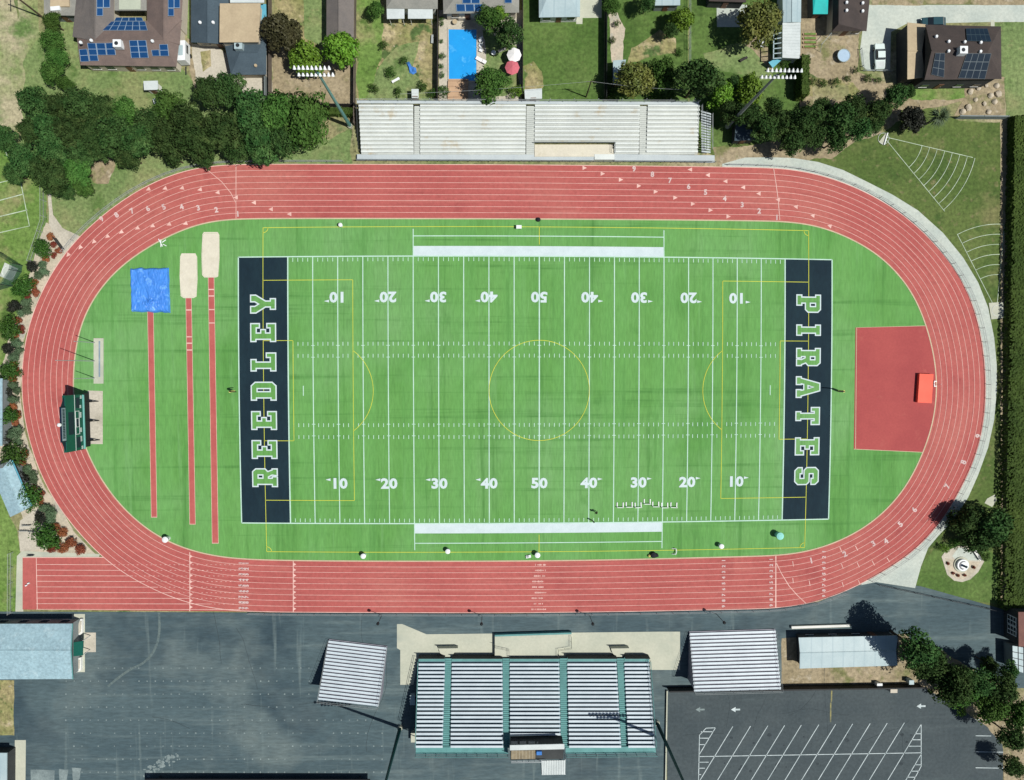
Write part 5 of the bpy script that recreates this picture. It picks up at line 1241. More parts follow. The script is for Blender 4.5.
# two-storey house upper right
h12, p12 = house('house', 'tall two storey brown roofed house with dark panels in the upper right corner', 'house', [(925.6, 24.6), (1001, 26.4), (1001.6, 79), (924.6, 79.8)], 5.0, [(931.6, 50.6), (988, 51)], 6.9, M['roof_dark'], M['wall_dark'], (True, False), nwin=4, door=.35)
g_ = roof(h12, [(907.4, 22.4), (926, 24.4), (925, 77.4), (907.4, 79.4)], 3.5, [(907.6, 51), (922, 51)], 4.6, M['roof_tan'], (True, True), M['wall_dark'], 'garage_roof')
walls(h12, poly_inset(px([(906.6, 22.4), (925, 24.6), (924, 77), (906.6, 79)], 3.4), .3), 0, 3.3, M['wall_dark'], 'garage_wall')
solar(h12, p12['ab'], [(966, 28.4), (987.4, 28.4), (991.4, 41.4), (967, 40.8)], 5, 2, 'solar_dark', 'solar_frame_dark')
solar(h12, p12['cd'], [(935.6, 53), (945, 53), (944, 77.4), (931.4, 74.4)], 2, 3, 'solar_dark', 'solar_frame_dark'); solar(h12, p12['cd'], [(967, 53.4), (991.4, 53.4), (985, 79), (958.4, 78)], 4, 3, 'solar_dark', 'solar_frame_dark')
ac_unit(h12, p12['cd'], (960.6, 52)); [vent(h12, p12[k], uv) for k, uv in (('ab', (935.6, 37)), ('ab', (948, 42)), ('ab', (964, 42.4)), ('ab', (980, 43)), ('cd', (979.6, 52)), ('cd', (947.8, 51.6)))]
# bottom-left gymnasium-like block and its neighbours
b1, q1 = house('school_building', 'pale blue roofed building with a green entrance canopy at the lower left edge', 'building', [(-60, 624), (72.6, 623.6), (72.8, 679), (-60, 679.6)], 3.3, [(-60, 650.4), (71, 650.4)], 4.5, M['roof_blue'], M['wall_grey'], (True, True), nwin=6, door=.8)
mb = MB()
e = px([(72.6, 623.6), (72.8, 679)], 3.3); r_ = G(71, 650.4, 4.5)
for p in e: mb.tube(p, r_, .09, n=6)
mb.build('fascia', M['teal'], b1)
q = px([(73.4, 642.4), (83, 641), (82.6, 655.4), (73.4, 656.4)], 2.6); mb = MB(); mb.slab(q, .15); cn = mb.build('entrance_canopy', M['green_awning'], b1)
for p in (q[1], q[2]): mb = MB(); mb.tube((p.x - .1, p.y, 0), (p.x - .1, p.y, 2.46), .08, n=6); mb.build('post', M['wall_white'], cn)
lw = thing('low_wall', 'pale angled low wall beside the green entrance canopy', 'wall', G(80, 630)); mb = MB()
q = [G(75, 636), G(82, 618), G(84, 618), G(84, 632), G(77, 638)]; mb.prism([p.xy for p in q], 0, .5); mb.build('wall', M['wall_white'], lw); mb = MB(); mb.prism([p.xy for p in poly_inset(q, .25)], .5, .56); mb.build('cap', M['concrete_warm'], lw)
pl_ = thing('planter', 'small pale planter below the green entrance canopy', 'planter', G(80, 666)); mb = MB(); q = [G(76, 658), G(83, 656), G(83, 669), G(76.6, 672)]; mb.prism([p.xy for p in q], 0, .6); mb.build('box', M['wall_white'], pl_); mb = MB(); mb.prism([p.xy for p in poly_inset(q, .3)], .6, .63); mb.build('top', M['concrete_warm'], pl_)
flat('outbuilding', 'pale roofed block in the lower left corner with dark side wall', 'building', [(-40, 752.6), (6.8, 753), (6.4, 830), (-40, 830)], 2.6, M['roof_metal'], M['wall_dark'], nwin=0, door=None)
cp = thing('canopy', 'long low dark slatted canopy at the bottom edge of the asphalt', 'canopy', G(256, 785)); P = px([(145, 779), (370, 779.4), (370, 812), (145, 812)], 1.5)
mb = MB(); mb.slab(P, .18); mb.build('deck', M['black'], cp)
for i in range(9):
    a, b = P[0].lerp(P[1], (i + .06) / 9), P[0].lerp(P[1], (i + .94) / 9); c, d = P[3].lerp(P[2], (i + .06) / 9), P[3].lerp(P[2], (i + .94) / 9); a = a.lerp(c, .12); b = b.lerp(d, .12); u3 = Vector((0, 0, .03))
    mb = MB(); mb.slab([a + u3, b + u3, d + u3, c + u3], .028); mb.build('panel', M['board_navy'], cp)
for p in poly_inset(P, 1.5): mb = MB(); mb.tube((p.x, p.y, 0), (p.x, p.y, 1.34), .12, n=8); mb.build('post', M['dark_steel'], cp)
s1, _ = house('storage_building', 'long pale metal roofed storage building with dark walls half under tree shade', 'building', [(798.6, 637.6), (898, 635.6), (897.6, 665.6), (799.6, 668.6)], 2.5, [(800, 653), (896, 650.6)], 2.58, M['roof_metal'], M['wall_dark'], (True, True), nwin=4, door=.2)
kb = thing('low_wall', 'low white wall along the asphalt above the storage building', 'wall', G(820, 627)); mb = MB(); mb.prism([p.xy for p in px([(791.4, 626.2), (850, 624.4), (850, 627), (791.6, 629)], .5)], 0, .5); mb.build('wall', M['concrete'], kb); mb = MB(); mb.prism([p.xy for p in px([(791.6, 626.5), (849.8, 624.7), (849.8, 626.7), (791.8, 628.7)], .54)], .5, .54); mb.build('cap', M['wall_white'], kb)
fence('black solid wall along the top of the parking lot', [(667.4, 687.6), (918, 684)], 1.7, M['black'], 5, .08, 'wall', 'boundary_wall', True, .25)
fence('pale low kerb wall along the left side of the parking lot', [(666.6, 690), (664.6, 812)], .45, M['concrete'], 6, .06, 'wall', 'kerb_wall', True, .22)
for lab, u, v, w, h, m in (('cream utility box against the black parking lot wall', 891, 688.4, 1.2, .9, 'wall_cream'), ('pale utility frame behind the black parking lot wall', 876.6, 683, .9, 1.0, 'white_metal'), ('pale blue utility cabinet by the end of the black parking lot wall', 907.6, 679.4, .8, 1.2, 'roof_metal')):
    o = thing('utility_box', lab, 'utility box', G(u, v)); p = G(u, v); mb = MB(); mb.box((p.x, p.y, h / 2 + .03), (w, .7, h)); mb.build('cabinet', M[m], o); mb = MB(); mb.box((p.x, p.y, h + .06), (w + .1, .8, .06)); mb.build('lid', M[m], o)
    mb = MB(); mb.box((p.x + w * .2, p.y + .36, h * .55), (.06, .05, .2)); mb.build('handle', M['dark_steel'], o)
b3 = flat('school_building', 'dark brick building with white framed windows at the lower right edge', 'building', [(1018.4, 612), (1090, 612), (1090, 648), (1018.8, 646.6)], 4.2, M['brick'], M['wall_dark'], nwin=0, door=None)
P = poly_inset(px([(1018.4, 612), (1090, 612), (1090, 648), (1018.8, 646.6)], 4.2), .25); a, b = P[0], P[3]
for k in range(2):
    q = a.lerp(b, .35 + k * .3); mb = MB(); mb.box((q.x - .04, q.y, 2.2), (.1, 1.7, 2.2)); w_ = mb.build('window', M['white_metal'], b3)
    for i in range(2):
        for j in range(3): mb = MB(); mb.box((q.x - .1, q.y - .4 + i * .8, 1.5 + j * .7), (.03, .62, .55)); mb.build('pane', M['glass'], w_)
g3 = thing('greenhouse', 'pale glazed lean-to with dark grid lines below the brick building', 'greenhouse', G(1016, 658)); q = px([(1012.6, 645.8), (1040, 650), (1040, 678), (1013, 669.6)], 2.6); mb = MB(); mb.slab(q, .1); mb.build('roof', M['roof_metal'], g3); walls(g3, poly_inset(q, .2), 0, 2.48, M['wall_grey'])
for i in range(1, 4):
    a, b = q[0].lerp(q[3], i / 4), q[1].lerp(q[2], i / 4); mb = MB(); mb.tube(a, b, .08, n=5); mb.build('glazing_bar', M['dark_steel'], g3)
for i in range(1, 5):
    a, b = q[0].lerp(q[1], i / 5), q[3].lerp(q[2], i / 5); mb = MB(); mb.tube(a, b, .08, n=5); mb.build('glazing_bar', M['dark_steel'], g3)
# left edge roofs
b4, _ = house('classroom', 'pale blue gabled classroom block tilted beside the left planting strip', 'building', [(10.6, 459.6), (31, 506.4), (10.2, 517), (-10, 470)], 2.9, [(2.6, 468), (21.6, 511.6)], 3.4, M['roof_blue'], M['wall_grey'], (True, True), nwin=2)
mb = MB(); q = px([(9.8, 462), (12.6, 460.4), (32, 505.6), (29, 507)], 2.7); mb.slab(q, .1); mb.build('side_awning', M['roof_aqua'], b4)
flat('classroom', 'sliver of a blue roofed building at the left edge behind the dark shrubs', 'building', [(-60, 377.6), (2.2, 378.4), (2, 446), (-60, 444)], 2.9, M['roof_blue'], M['wall_grey'], nwin=0, door=None)
# shed-like things in the grove and the shade
flat('shed', 'small white roofed shed half hidden in the upper left grove', 'shed', [(143.4, 81), (157.6, 80.6), (158, 89.6), (144, 90)], 2.2, M['roof_white'], M['wall_white'], nwin=1)
flat('shed', 'low white roofed lean-to just below the shed in the grove', 'shed', [(152.6, 98.6), (167.6, 97.6), (168, 103), (154, 104.4)], 1.8, M['roof_white'], M['wall_cream'], nwin=0)
flat('shed', 'dark blue roofed shed in deep tree shade right of the visitor bleachers', 'shed', [(736, 121), (756, 120), (756, 140), (734.6, 140.6)], 2.6, M['roof_slate'], M['wall_dark'], nwin=1)
flat('shed', 'small white shed against the visitor bleachers in the mown yard', 'shed', [(524.4, 89.6), (542, 88.4), (542, 98.6), (525, 99)], 2.0, M['roof_white'], M['wall_white'], nwin=1)
flat('shed', 'white garden cupboard against the visitor bleachers in the weedy yard', 'cupboard', [(411.4, 89), (418.6, 89), (418.6, 98), (411.8, 98)], 1.9, M['roof_white'], M['wall_white'], nwin=0)
flat('shed', 'narrow aqua roofed shed below the gravel strip in the shady yard', 'shed', [(613, 60.4), (626, 59.6), (621, 83), (613.4, 84)], 2.1, M['roof_metal'], M['wall_grey'], nwin=0)

# ------------------------------------------------------------------ yard furniture and vehicles
def car(label, c, rz, m, pickup=False):
    o = thing('parked_car', label, 'car', c); o.rotation_euler = (0, 0, 0); L, W_ = 4.5, 1.8
    ca, sa = math.cos(rz), math.sin(rz)
    def T(x, y, z): return Vector((c.x + x * ca - y * sa, c.y + x * sa + y * ca, c.z + z))
    mb = MB()
    prof = [(-2.25, .38), (-2.25, .72), (-2.1, .88), (-.9, .95), (1.0, .97), (2.05, .93), (2.25, .75), (2.25, .38)]
    n = len(prof); vs = [T(x, s * W_ / 2 * (.93 if abs(x) > 2 else 1), z) for s in (-1, 1) for x, z in prof]
    mb.add(vs, [tuple(range(n)), tuple(reversed(range(n, 2 * n)))] + [(i, n + i, n + (i + 1) % n, (i + 1) % n) for i in range(n)]); body = mb.build('body', M[m], o)
    mb = MB(); x0, x1, x2, x3 = (-1.2, -.6, .55, .75) if pickup else (-1.15, -.45, 1.25, 1.9); w0, w1 = .82, .66
    lo_ = [T(x0, -w0, .95), T(x3, -w0, .96), T(x3, w0, .96), T(x0, w0, .95)]; hi_ = [T(x1, -w1, 1.5), T(x2, -w1, 1.5), T(x2, w1, 1.5), T(x1, w1, 1.5)]
    mb.add(lo_ + hi_, [(0, 1, 5, 4), (1, 2, 6, 5), (2, 3, 7, 6), (3, 0, 4, 7)], 1); mb.add(hi_, [(0, 1, 2, 3)], 0)
    mb.add([p + (q - p) * 1.0 for p, q in zip(hi_, hi_)], []) ; mb.build('cabin', [M[m], M['glass']], o)
    if pickup: mb = MB(); mb.add([T(1.0, -.75, .985), T(2.1, -.75, .965), T(2.1, .75, .965), T(1.0, .75, .985)], [(0, 1, 2, 3)]); mb.build('load_bed', M['roof_white'], o)
    for x in (-1.4, 1.4):
        for s in (-1, 1):
            mb = MB(); mb.tube(T(x, s * .7, .32), T(x, s * .91, .32), .32, n=12); wh = mb.build('wheel', M['tyre'], o); mb = MB(); mb.tube(T(x, s * .9, .32), T(x, s * .925, .32), .19, n=10); mb.build('rim', M['steel'], wh)
    for s in (-1, 1): mb = MB(); mb.tube(T(-2.22, s * .62, .7), T(-2.27, s * .62, .7), .12, n=8); mb.build('headlight', M['lamp_glass'], o)
    return o
car('pale green white pickup parked on the concrete drive beside the tall house', G(877.4, 58), math.radians(-88), 'car_white', True)
car('dark teal car parked behind the roof edge of the tall house', G(931, 24.6), 0.03, 'car_teal')
tr = thing('camper_trailer', 'long white camper trailer parked beside the house with many solar panels', 'trailer', G(180, 52)); P = px([(176, 40.6), (185, 40.2), (185, 60), (176.2, 60.4)], 2.6); c = sum(P, Vector()) / 4
mb = MB(); mb.prism([p.xy for p in P], .55, 2.6); bd = mb.build('body', M['white_metal'], tr); mb = MB(); mb.prism([p.xy for p in poly_inset(P, .7)], 2.6, 2.66); mb.build('roof_hatch', M['roof_metal'], bd)
for sx in (-1, 1):
    mb = MB(); mb.tube((c.x + sx * .65, c.y, .34), (c.x + sx * .85, c.y, .34), .34, n=12); mb.build('wheel', M['tyre'], tr); mb = MB(); mb.box((c.x + sx * .83, c.y + .5, 1.8), (.06, 1.4, .6)); mb.build('window', M['glass'], bd)
mb = MB(); mb.box((c.x, c.y - 2.6, .55), (.15, 1.4, .1)); mb.build('drawbar', M['dark_steel'], tr)
# pool
pool = thing('swimming_pool', 'rectangular bright blue swimming pool with a wooden deck at one end', 'pool', G(462, 55))
P = px([(448.6, 29.6), (476.6, 29.8), (476.4, 81), (449, 80.6)]); mb = MB(); mb.add([(p.x, p.y, .06) for p in P], [(3, 2, 1, 0)]); w_ = mb.build('water', M['pool'], pool)
if w_.data.polygons[0].normal.z < 0: w_.data.flip_normals()
P2 = [sum(P, Vector()) / 4 + (p - sum(P, Vector()) / 4) * 1.08 for p in P]; mb = MB()
for i in range(4): a, b, c_, d = P[i], P[(i + 1) % 4], P2[(i + 1) % 4], P2[i]; mb.prism([p.xy for p in (a, b, c_, d)], .02, .12)
mb.build('coping', M['concrete_warm'], pool)
dk = thing('wooden_deck', 'brown wooden deck between the swimming pool and the visitor bleachers', 'deck', G(458, 90)); mb = MB(); mb.prism([p.xy for p in px([(448, 80.6), (468.4, 80.6), (467.4, 99), (447.6, 99)], .35)], .02, .35); mb.build('boards', M['wood'], dk); mb = MB(); q = px([(448, 80.6), (468.4, 80.6)], .2); mb.prism([(q[0].x, q[0].y + .05), (q[1].x, q[1].y + .05), (q[1].x, q[1].y + .3), (q[0].x, q[0].y + .3)], .02, .2); mb.build('step', M['wood'], dk)
def parasol(label, uv, m, r):
    p = G(*uv); o = thing('parasol', label, 'parasol', p); mb = MB(); mb.tube(p, p + Vector((0, 0, 2.4)), .04, n=6); mb.build('pole', M['steel'], o)
    mb = MB(); vs = [p + Vector((0, 0, 2.55))] + [p + Vector((r * math.cos(i * math.pi / 4), r * math.sin(i * math.pi / 4), 2.05)) for i in range(8)]; mb.add(vs, [(0, i + 1, (i + 1) % 8 + 1) for i in range(8)]); mb.build('canopy', M[m], o)
    mb = MB(); mb.lathe(p + Vector((0, 0, .02)), [(.3, 0), (.3, .08), (.06, .12)], 10); mb.build('base', M['concrete'], o)
parasol('white parasol beside the fence of the pool yard', (513.8, 60), 'white_fabric', 1.3); parasol('dusty red parasol beside the white one in the pool yard', (512, 72.4), 'red_fabric', 1.3)
def chair(label, uv, rz, m, group=None):
    p = G(*uv); o = thing('garden_chair', label, 'chair', p, group)
    mb = MB(); mb.box((p.x, p.y, .42), (.62, .6, .06), rz); mb.build('seat', M[m], o); mb = MB(); mb.box((p.x - .3 * math.sin(-rz), p.y + .3 * math.cos(rz), .68), (.62, .06, .5), rz); mb.build('backrest', M[m], o)
    for sx in (-.25, .25):
        for sy in (-.24, .24): mb = MB(); a = p + Vector((sx * math.cos(rz) - sy * math.sin(rz), sx * math.sin(rz) + sy * math.cos(rz), 0)); mb.tube(a, a + Vector((0, 0, .4)), .025, n=5); mb.build('leg', M[m], o)
for lab, uv, rz in (('pale garden chair at the top of the row by the pool edge', (480.6, 41), .3), ('pale garden chair in the middle of the row by the pool edge', (480.8, 46), 1.0), ('pale garden chair at the bottom of the row by the pool edge', (481, 51), -.4)): chair(lab, uv, rz, 'white_metal', 'garden chairs along the pool edge')
def table(label, uv, r, m, h=.74):
    p = G(*uv); o = thing('garden_table', label, 'table', p); mb = MB(); mb.lathe(p + Vector((0, 0, h - .06)), [(r, 0), (r, .06)], 16); mb.build('top', M[m], o)
    for i in range(4):
        a = p + Vector((r * .6 * math.cos(i * 1.57 + .7), r * .6 * math.sin(i * 1.57 + .7), 0)); mb = MB(); mb.tube(a, a + Vector((0, 0, h - .05)), .03, n=5); mb.build('leg', M['steel'], o)
table('small round white table on the patio beside the pool', (493.6, 54.4), .42, 'white_metal'); table('round white table near the dark tree left of the narrow pale house', (760.4, 44.6), .85, 'white_metal'); table('small dark round table above the pool', (455, 23.6), .42, 'roof_tan'); table('round white table before the dark outbuilding on the concrete pad', (724.6, 3.4), .55, 'white_metal')
o = thing('sun_lounger', 'white sun lounger set aslant at the right edge of the pool', 'sun lounger', G(480, 62)); p = G(481, 62)
mb = MB(); mb.box((p.x - .3, p.y + .35, .36), (1.3, .62, .1), -.5); mb.build('bed', M['white_fabric'], o); mb = MB(); mb.box((p.x + .6, p.y - .15, .5), (.7, .62, .12), -.5); mb.build('backrest', M['white_fabric'], o)
for dx, dy in ((-.8, .4), (-.5, .8), (.3, -.2), (.6, .2)): mb = MB(); mb.tube((p.x + dx, p.y + dy, .02), (p.x + dx, p.y + dy, .34), .03, n=5); mb.build('leg', M['steel'], o)
o = thing('air_cooler', 'cream box unit on the patio just below the house by the pool', 'cooler', G(462, 18)); p = G(462, 18.2); mb = MB(); mb.box((p.x, p.y, .5), (1.2, 1.0, 1.0)); mb.build('cabinet', M['wall_cream'], o); mb = MB(); mb.disc((p.x, p.y, 1.005), .38, 12); mb.build('grille', M['dark_steel'], o)
o = thing('tarpaulin', 'crumpled bright blue plastic sheet in the weedy yard', 'tarpaulin', G(411, 69)); p = G(411, 69); mb = MB()
pts = [(-.9, 1.1), (-.3, 1.3), (.1, .5), (.9, .2), (1.0, -.6), (.4, -1.0), (-.3, -.7), (-.5, .2)]
mb.add([p + Vector((x, y, .06)) for x, y in pts] + [p + Vector((x * .6, y * .6, .35 + .15 * math.sin(i * 2.1))) for i, (x, y) in enumerate(pts)] + [p + Vector((.1, 0, .25))], [(i, (i + 1) % 8, 8 + (i + 1) % 8, 8 + i) for i in range(8)] + [(8 + i, 8 + (i + 1) % 8, 16) for i in range(8)]); mb.build('sheet', M['blue_fabric'], o)
o = thing('trampoline', 'round pale blue trampoline on the bare yard right of the fence', 'trampoline', G(840, 58)); p = G(841.4, 57.6); mb = MB(); mb.disc((p.x, p.y, .9), 1.05, 22); mb.build('bed', M['trampoline'], o)
mb = MB(); pr = [p + Vector((1.12 * math.cos(i * .2856), 1.12 * math.sin(i * .2856), .9)) for i in range(23)]; mb.path(pr, .06, 6); mb.build('rim', M['roof_metal'], o)
for i in range(6): a = p + Vector((1.1 * math.cos(i * 1.047), 1.1 * math.sin(i * 1.047), 0)); mb = MB(); mb.tube(a, a + Vector((0, 0, .88)), .04, n=6); mb.build('leg', M['steel'], o)
o = thing('swing_frame', 'bare grey swing frame left of the trampoline', 'swing', G(823, 44)); p = G(822, 44); mb = MB(); mb.tube(p + Vector((-.9, -.9, 1.9)), p + Vector((.9, 1.2, 1.9)), .05, n=6); mb.build('beam', M['steel'], o)
for a, b in (((-1.4, -.4), (-.9, -.9)), ((-.3, -1.5), (-.9, -.9)), ((.4, 1.7), (.9, 1.2)), ((1.5, .7), (.9, 1.2))): mb = MB(); mb.tube(p + Vector((*a, 0)), p + Vector((*b, 1.9)), .04, n=6); mb.build('leg', M['steel'], o)
for k in range(4):
    v = 33 + k * 4.2; o = thing('raised_bed', ['planted raised bed nearest the turquoise shed', 'planted raised bed second below the turquoise shed', 'planted raised bed third below the turquoise shed', 'planted raised bed farthest below the turquoise shed'][k], 'garden bed', G(810, v), 'raised garden beds'); q = px([(803.4, v), (816.6, v), (816.6, v + 2), (803.4, v + 2)], .3); mb = MB(); mb.prism([p.xy for p in q], 0, .28); mb.build('frame', M['wood'], o); mb = MB(); mb.prism([p.xy for p in poly_inset(q, .12)], .28, .4); mb.build('soil', M['lawn_bright'], o)
for lab, u, v, rz, m in (('weathered grey bench beside the pool yard fence', 502, 51, .4, 'roof_grey'), ('pale plank lying in the weedy yard', 396, 81, .5, 'white_metal'), ('grey plank pile along the weedy yard fence', 432.6, 40, 1.5, 'steel'), ('dark wooden bench under the bright tree in the long yard', 743, 60, .5, 'wood_dark')):
    p = G(u, v); o = thing('bench', lab, 'bench', p); mb = MB(); mb.box((p.x, p.y, .42), (1.5, .42, .06), rz); mb.build('seat', M[m], o)
    for s in (-.6, .6): mb = MB(); mb.box((p.x + s * math.cos(rz), p.y + s * math.sin(rz), .2), (.08, .38, .4), rz); mb.build('leg', M[m], o)
def rock():
    o = thing('garden_rock', 'rock', 'rock'); bm = bmesh.new(); bmesh.ops.create_icosphere(bm, subdivisions=2, radius=.5)
    for v in bm.verts: v.co *= 1 + .3 * mnoise.noise(v.co * 2.2); v.co.z *= .7
    me = bpy.data.meshes.new('stone'); bm.to_mesh(me); bm.free(); me.materials.append(M['gravel']); s_ = bpy.data.objects.new('stone', me); COL.objects.link(s_); s_.parent = o; return o
rk = rock(); pts = sorted([(970, 92), (975, 100), (984, 104), (990, 96), (994, 102), (998, 94), (988, 112), (968, 108), (978, 88), (986, 86), (996, 86), (962, 112)])
for k, (u, v) in enumerate(pts): place(rk, USED, G(u, v) + Vector((0, 0, .15)), rnd.uniform(0, 6), rnd.uniform(.7, 1.3), f'{ORD[k]} boulder from the left on the gravel below the tall house', 'boulders on the gravel garden')
up = thing('utility_pole', 'leaning dark utility pole at the upper left corner with wires', 'utility pole', G(43, 17.6)); p = G(43, 17.6); mb = MB(); mb.tube(p, p + Vector((0, 0, 11)), .16, .11, 8); mb.build('pole', M['bark'], up)
mb = MB(); mb.box((p.x, p.y, 10.3), (.12, 2.2, .12)); mb.build('crossarm', M['bark'], up)
up2 = thing('utility_pole', 'utility pole standing behind the mown yard at the bleachers fence', 'utility pole', G(586, 97)); p2_ = G(586, 97); mb = MB(); mb.tube(p2_, p2_ + Vector((0, 0, 7)), .13, .09, 8); mb.build('pole', M['bark'], up2); mb = MB(); mb.box((p2_.x, p2_.y, 6.7), (1.6, .1, .1)); mb.build('crossarm', M['bark'], up2)
mb = MB()
for a, b in ((p2_ + Vector((0, 0, 6.9)), G(400, 94, 6.9)), (p2_ + Vector((0, 0, 6.9)), G(690, 90, 6.9))): mb.path([a.lerp(b, i / 8) - Vector((0, 0, .6 * math.sin(math.pi * i / 8))) for i in range(9)], .018, 4)
mb.build('wire', M['steel'], up2)
# round plaza with its pedestal
pz = [(941.4, 556.6), (944.6, 552), (957, 546), (968, 546), (976, 551), (984, 561.4), (978, 572), (970, 579.4), (962, 582), (954, 580.6), (947, 574.6)]
sheet('plaza', pz, 6, M['concrete_warm']); sheet('gravel_bed', [(945, 558), (957, 560), (967, 561), (980, 562), (975, 571), (969, 577), (962, 579.4), (955, 578), (949, 573)], 7, M['gravel'])
sheet('plaza', [(952, 556), (958, 547.6), (966, 547.6), (974, 554), (979, 560.4), (956, 560)], 7, M['concrete_grey'])
mo = thing('monument', 'round white pedestal with a dark crescent emblem on the small plaza', 'monument', G(961, 564)); p = G(961, 564.4)
mb = MB(); mb.lathe((p.x, p.y, .02), [(1.45, 0), (1.45, .18), (1.35, .22)], 28); mb.build('base', M['concrete'], mo); mb = MB(); mb.lathe((p.x, p.y, .24), [(1.1, 0), (1.1, .35), (1.05, .4)], 28); tp = mb.build('drum', M['white_metal'], mo)
mb = MB(); z = Vector((p.x, p.y, .645)); n = 16  # dark crescent laid flat on top of the drum
vs = [z + Vector((.82 * math.cos(t), .82 * math.sin(t), 0)) for t in [math.radians(60 + 210 * i / n) for i in range(n + 1)]] + [z + Vector((.14 + .62 * math.cos(t), .0 + .60 * math.sin(t), 0)) for t in [math.radians(60 + 210 * i / n) for i in range(n + 1)]]
mb.add(vs, [(i, i + 1, n + 2 + i, n + 1 + i) for i in range(n)]); mb.build('crescent', M['board_navy'], tp); mb = MB(); mb.lathe((p.x + .1, p.y - .1, .64), [(.22, 0), (.16, .5), (.26, .7), (.1, .9)], 10); mb.build('figure', M['roof_slate'], tp)
bn = thing('bench', 'pale straight bench at the upper right side of the plaza', 'bench', G(975, 553)); mb = MB(); a, b = G(973.4, 550.4), G(979.6, 559.6); d = (b - a).normalized(); nn = Vector((-d.y, d.x, 0)) * .25; mb.prism([q.xy for q in (a + nn, b + nn, b - nn, a - nn)], .38, .48); mb.build('seat', M['wall_white'], bn)
for t in (.1, .9): q = a.lerp(b, t); mb = MB(); mb.box((q.x, q.y, .2), (.3, .3, .36)); mb.build('leg', M['concrete'], bn)
# throwing circles and their cages
for lab, poly, m in (('pale concrete shot put circle pad by the dark trees', [(878.6, 142), (884.6, 134.4), (886.6, 133), (883, 145.4)], 'concrete'), ('pale concrete shot put circle pad by the right bend walk', [(988.4, 303), (1003.4, 302), (1004.6, 318), (991, 319.4)], 'concrete')):
    c = sum(px(poly), Vector()) / 4; o = thing('throwing_pad', lab, 'throwing pad', c); mb = MB(); mb.prism([p.xy for p in px(poly)], 0, .1); mb.build('slab', M[m], o)
    mb = MB(); mb.path([c + Vector((1.0 * math.cos(i * .3142), 1.0 * math.sin(i * .3142), .12)) for i in range(21)], .03, 5); mb.build('ring', M['white_metal'], o)
o = thing('stop_board', 'white curved stop board at the shot put pad by the dark trees', 'stop board', G(883, 140)); mb = MB(); a, b = G(886.4, 133.4), G(883, 145.4); mb.prism([q.xy for q in (a, b, b + Vector((.25, .1, 0)), a + Vector((.25, .1, 0)))], .02, .24); mb.build('board', M['white_metal'], o); mb = MB(); mb.prism([q.xy for q in (a, b, b + Vector((.06, .02, 0)), a + Vector((.06, .02, 0)))], .24, .3); mb.build('lip', M['white_metal'], o)
sheet('concrete_pad', [(987, 498.6), (994.6, 494.4), (996.6, 500), (992, 507), (984.4, 503)], 4, M['concrete'])
pad = [(5, 262.6), (18.4, 268.6), (12.4, 281.8), (0, 276)]
o = thing('throwing_pad', 'grey concrete discus pad inside the green net cage', 'throwing pad', G(9, 272)); mb = MB(); mb.prism([p.xy for p in px(pad)], 0, .08); mb.build('slab', M['concrete_grey'], o); c = sum(px(pad), Vector()) / 4; mb = MB(); mb.path([c + Vector((1.15 * math.cos(i * .3142), 1.15 * math.sin(i * .3142), .1)) for i in range(21)], .03, 5); mb.build('ring', M['white_metal'], o)
cg = thing('discus_cage', 'green net discus cage on poles at the left edge', 'cage', G(12, 270)); pts = [(-14, 244), (3.6, 253.4), (23, 265.6), (22, 272), (13, 286.4), (-6, 292)]
P = px(pts); mb = MB()
for a, b in zip(P, P[1:]): mb.add([a + Vector((0, 0, .1)), b + Vector((0, 0, .1)), b + Vector((0, 0, 3.4)), a + Vector((0, 0, 3.4))], [(0, 1, 2, 3)])
mb.build('net', M['net'], cg)
for p in P: mb = MB(); mb.tube(p, p + Vector((0, 0, 3.5)), .06, n=6); mb.build('post', M['dark_steel'], cg)
# small clutter by the classroom: bike racks and frames
for k, (u, v, rz) in enumerate(((27, 525, .2), (24, 530.4, .1), (33, 531, 0))):
    p = G(u, v); o = thing('bike_rack', ['grey hoop bike rack nearest the tilted blue classroom', 'grey hoop bike rack at the grass edge below the classroom', 'grey hoop bike rack beside the lowest big green shrub'][k], 'bike rack', p, 'bike racks on the paved corner'); mb = MB(); mb.box((p.x, p.y, .06), (1.7, .12, .08), rz); mb.build('base', M['dark_steel'], o)
    for i in range(4): x = p.x - .6 + i * .4; mb = MB(); mb.path([Vector((x, p.y, .08)), Vector((x, p.y, .75)), Vector((x + .2, p.y, .8)), Vector((x + .2, p.y, .08))], .04, 6); mb.build('hoop', M['steel'], o)
o = thing('notice_board', 'low dark frame lying across the corner of the sprint chute', 'frame', G(33, 554.6)); p = G(32, 554.8); mb = MB(); mb.box((p.x, p.y, .5), (1.1, .1, .6)); mb.build('panel', M['dark_steel'], o)
for s in (-.5, .5): mb = MB(); mb.tube((p.x + s, p.y, 0), (p.x + s, p.y, .85), .04, n=6); mb.build('post', M['steel'], o)

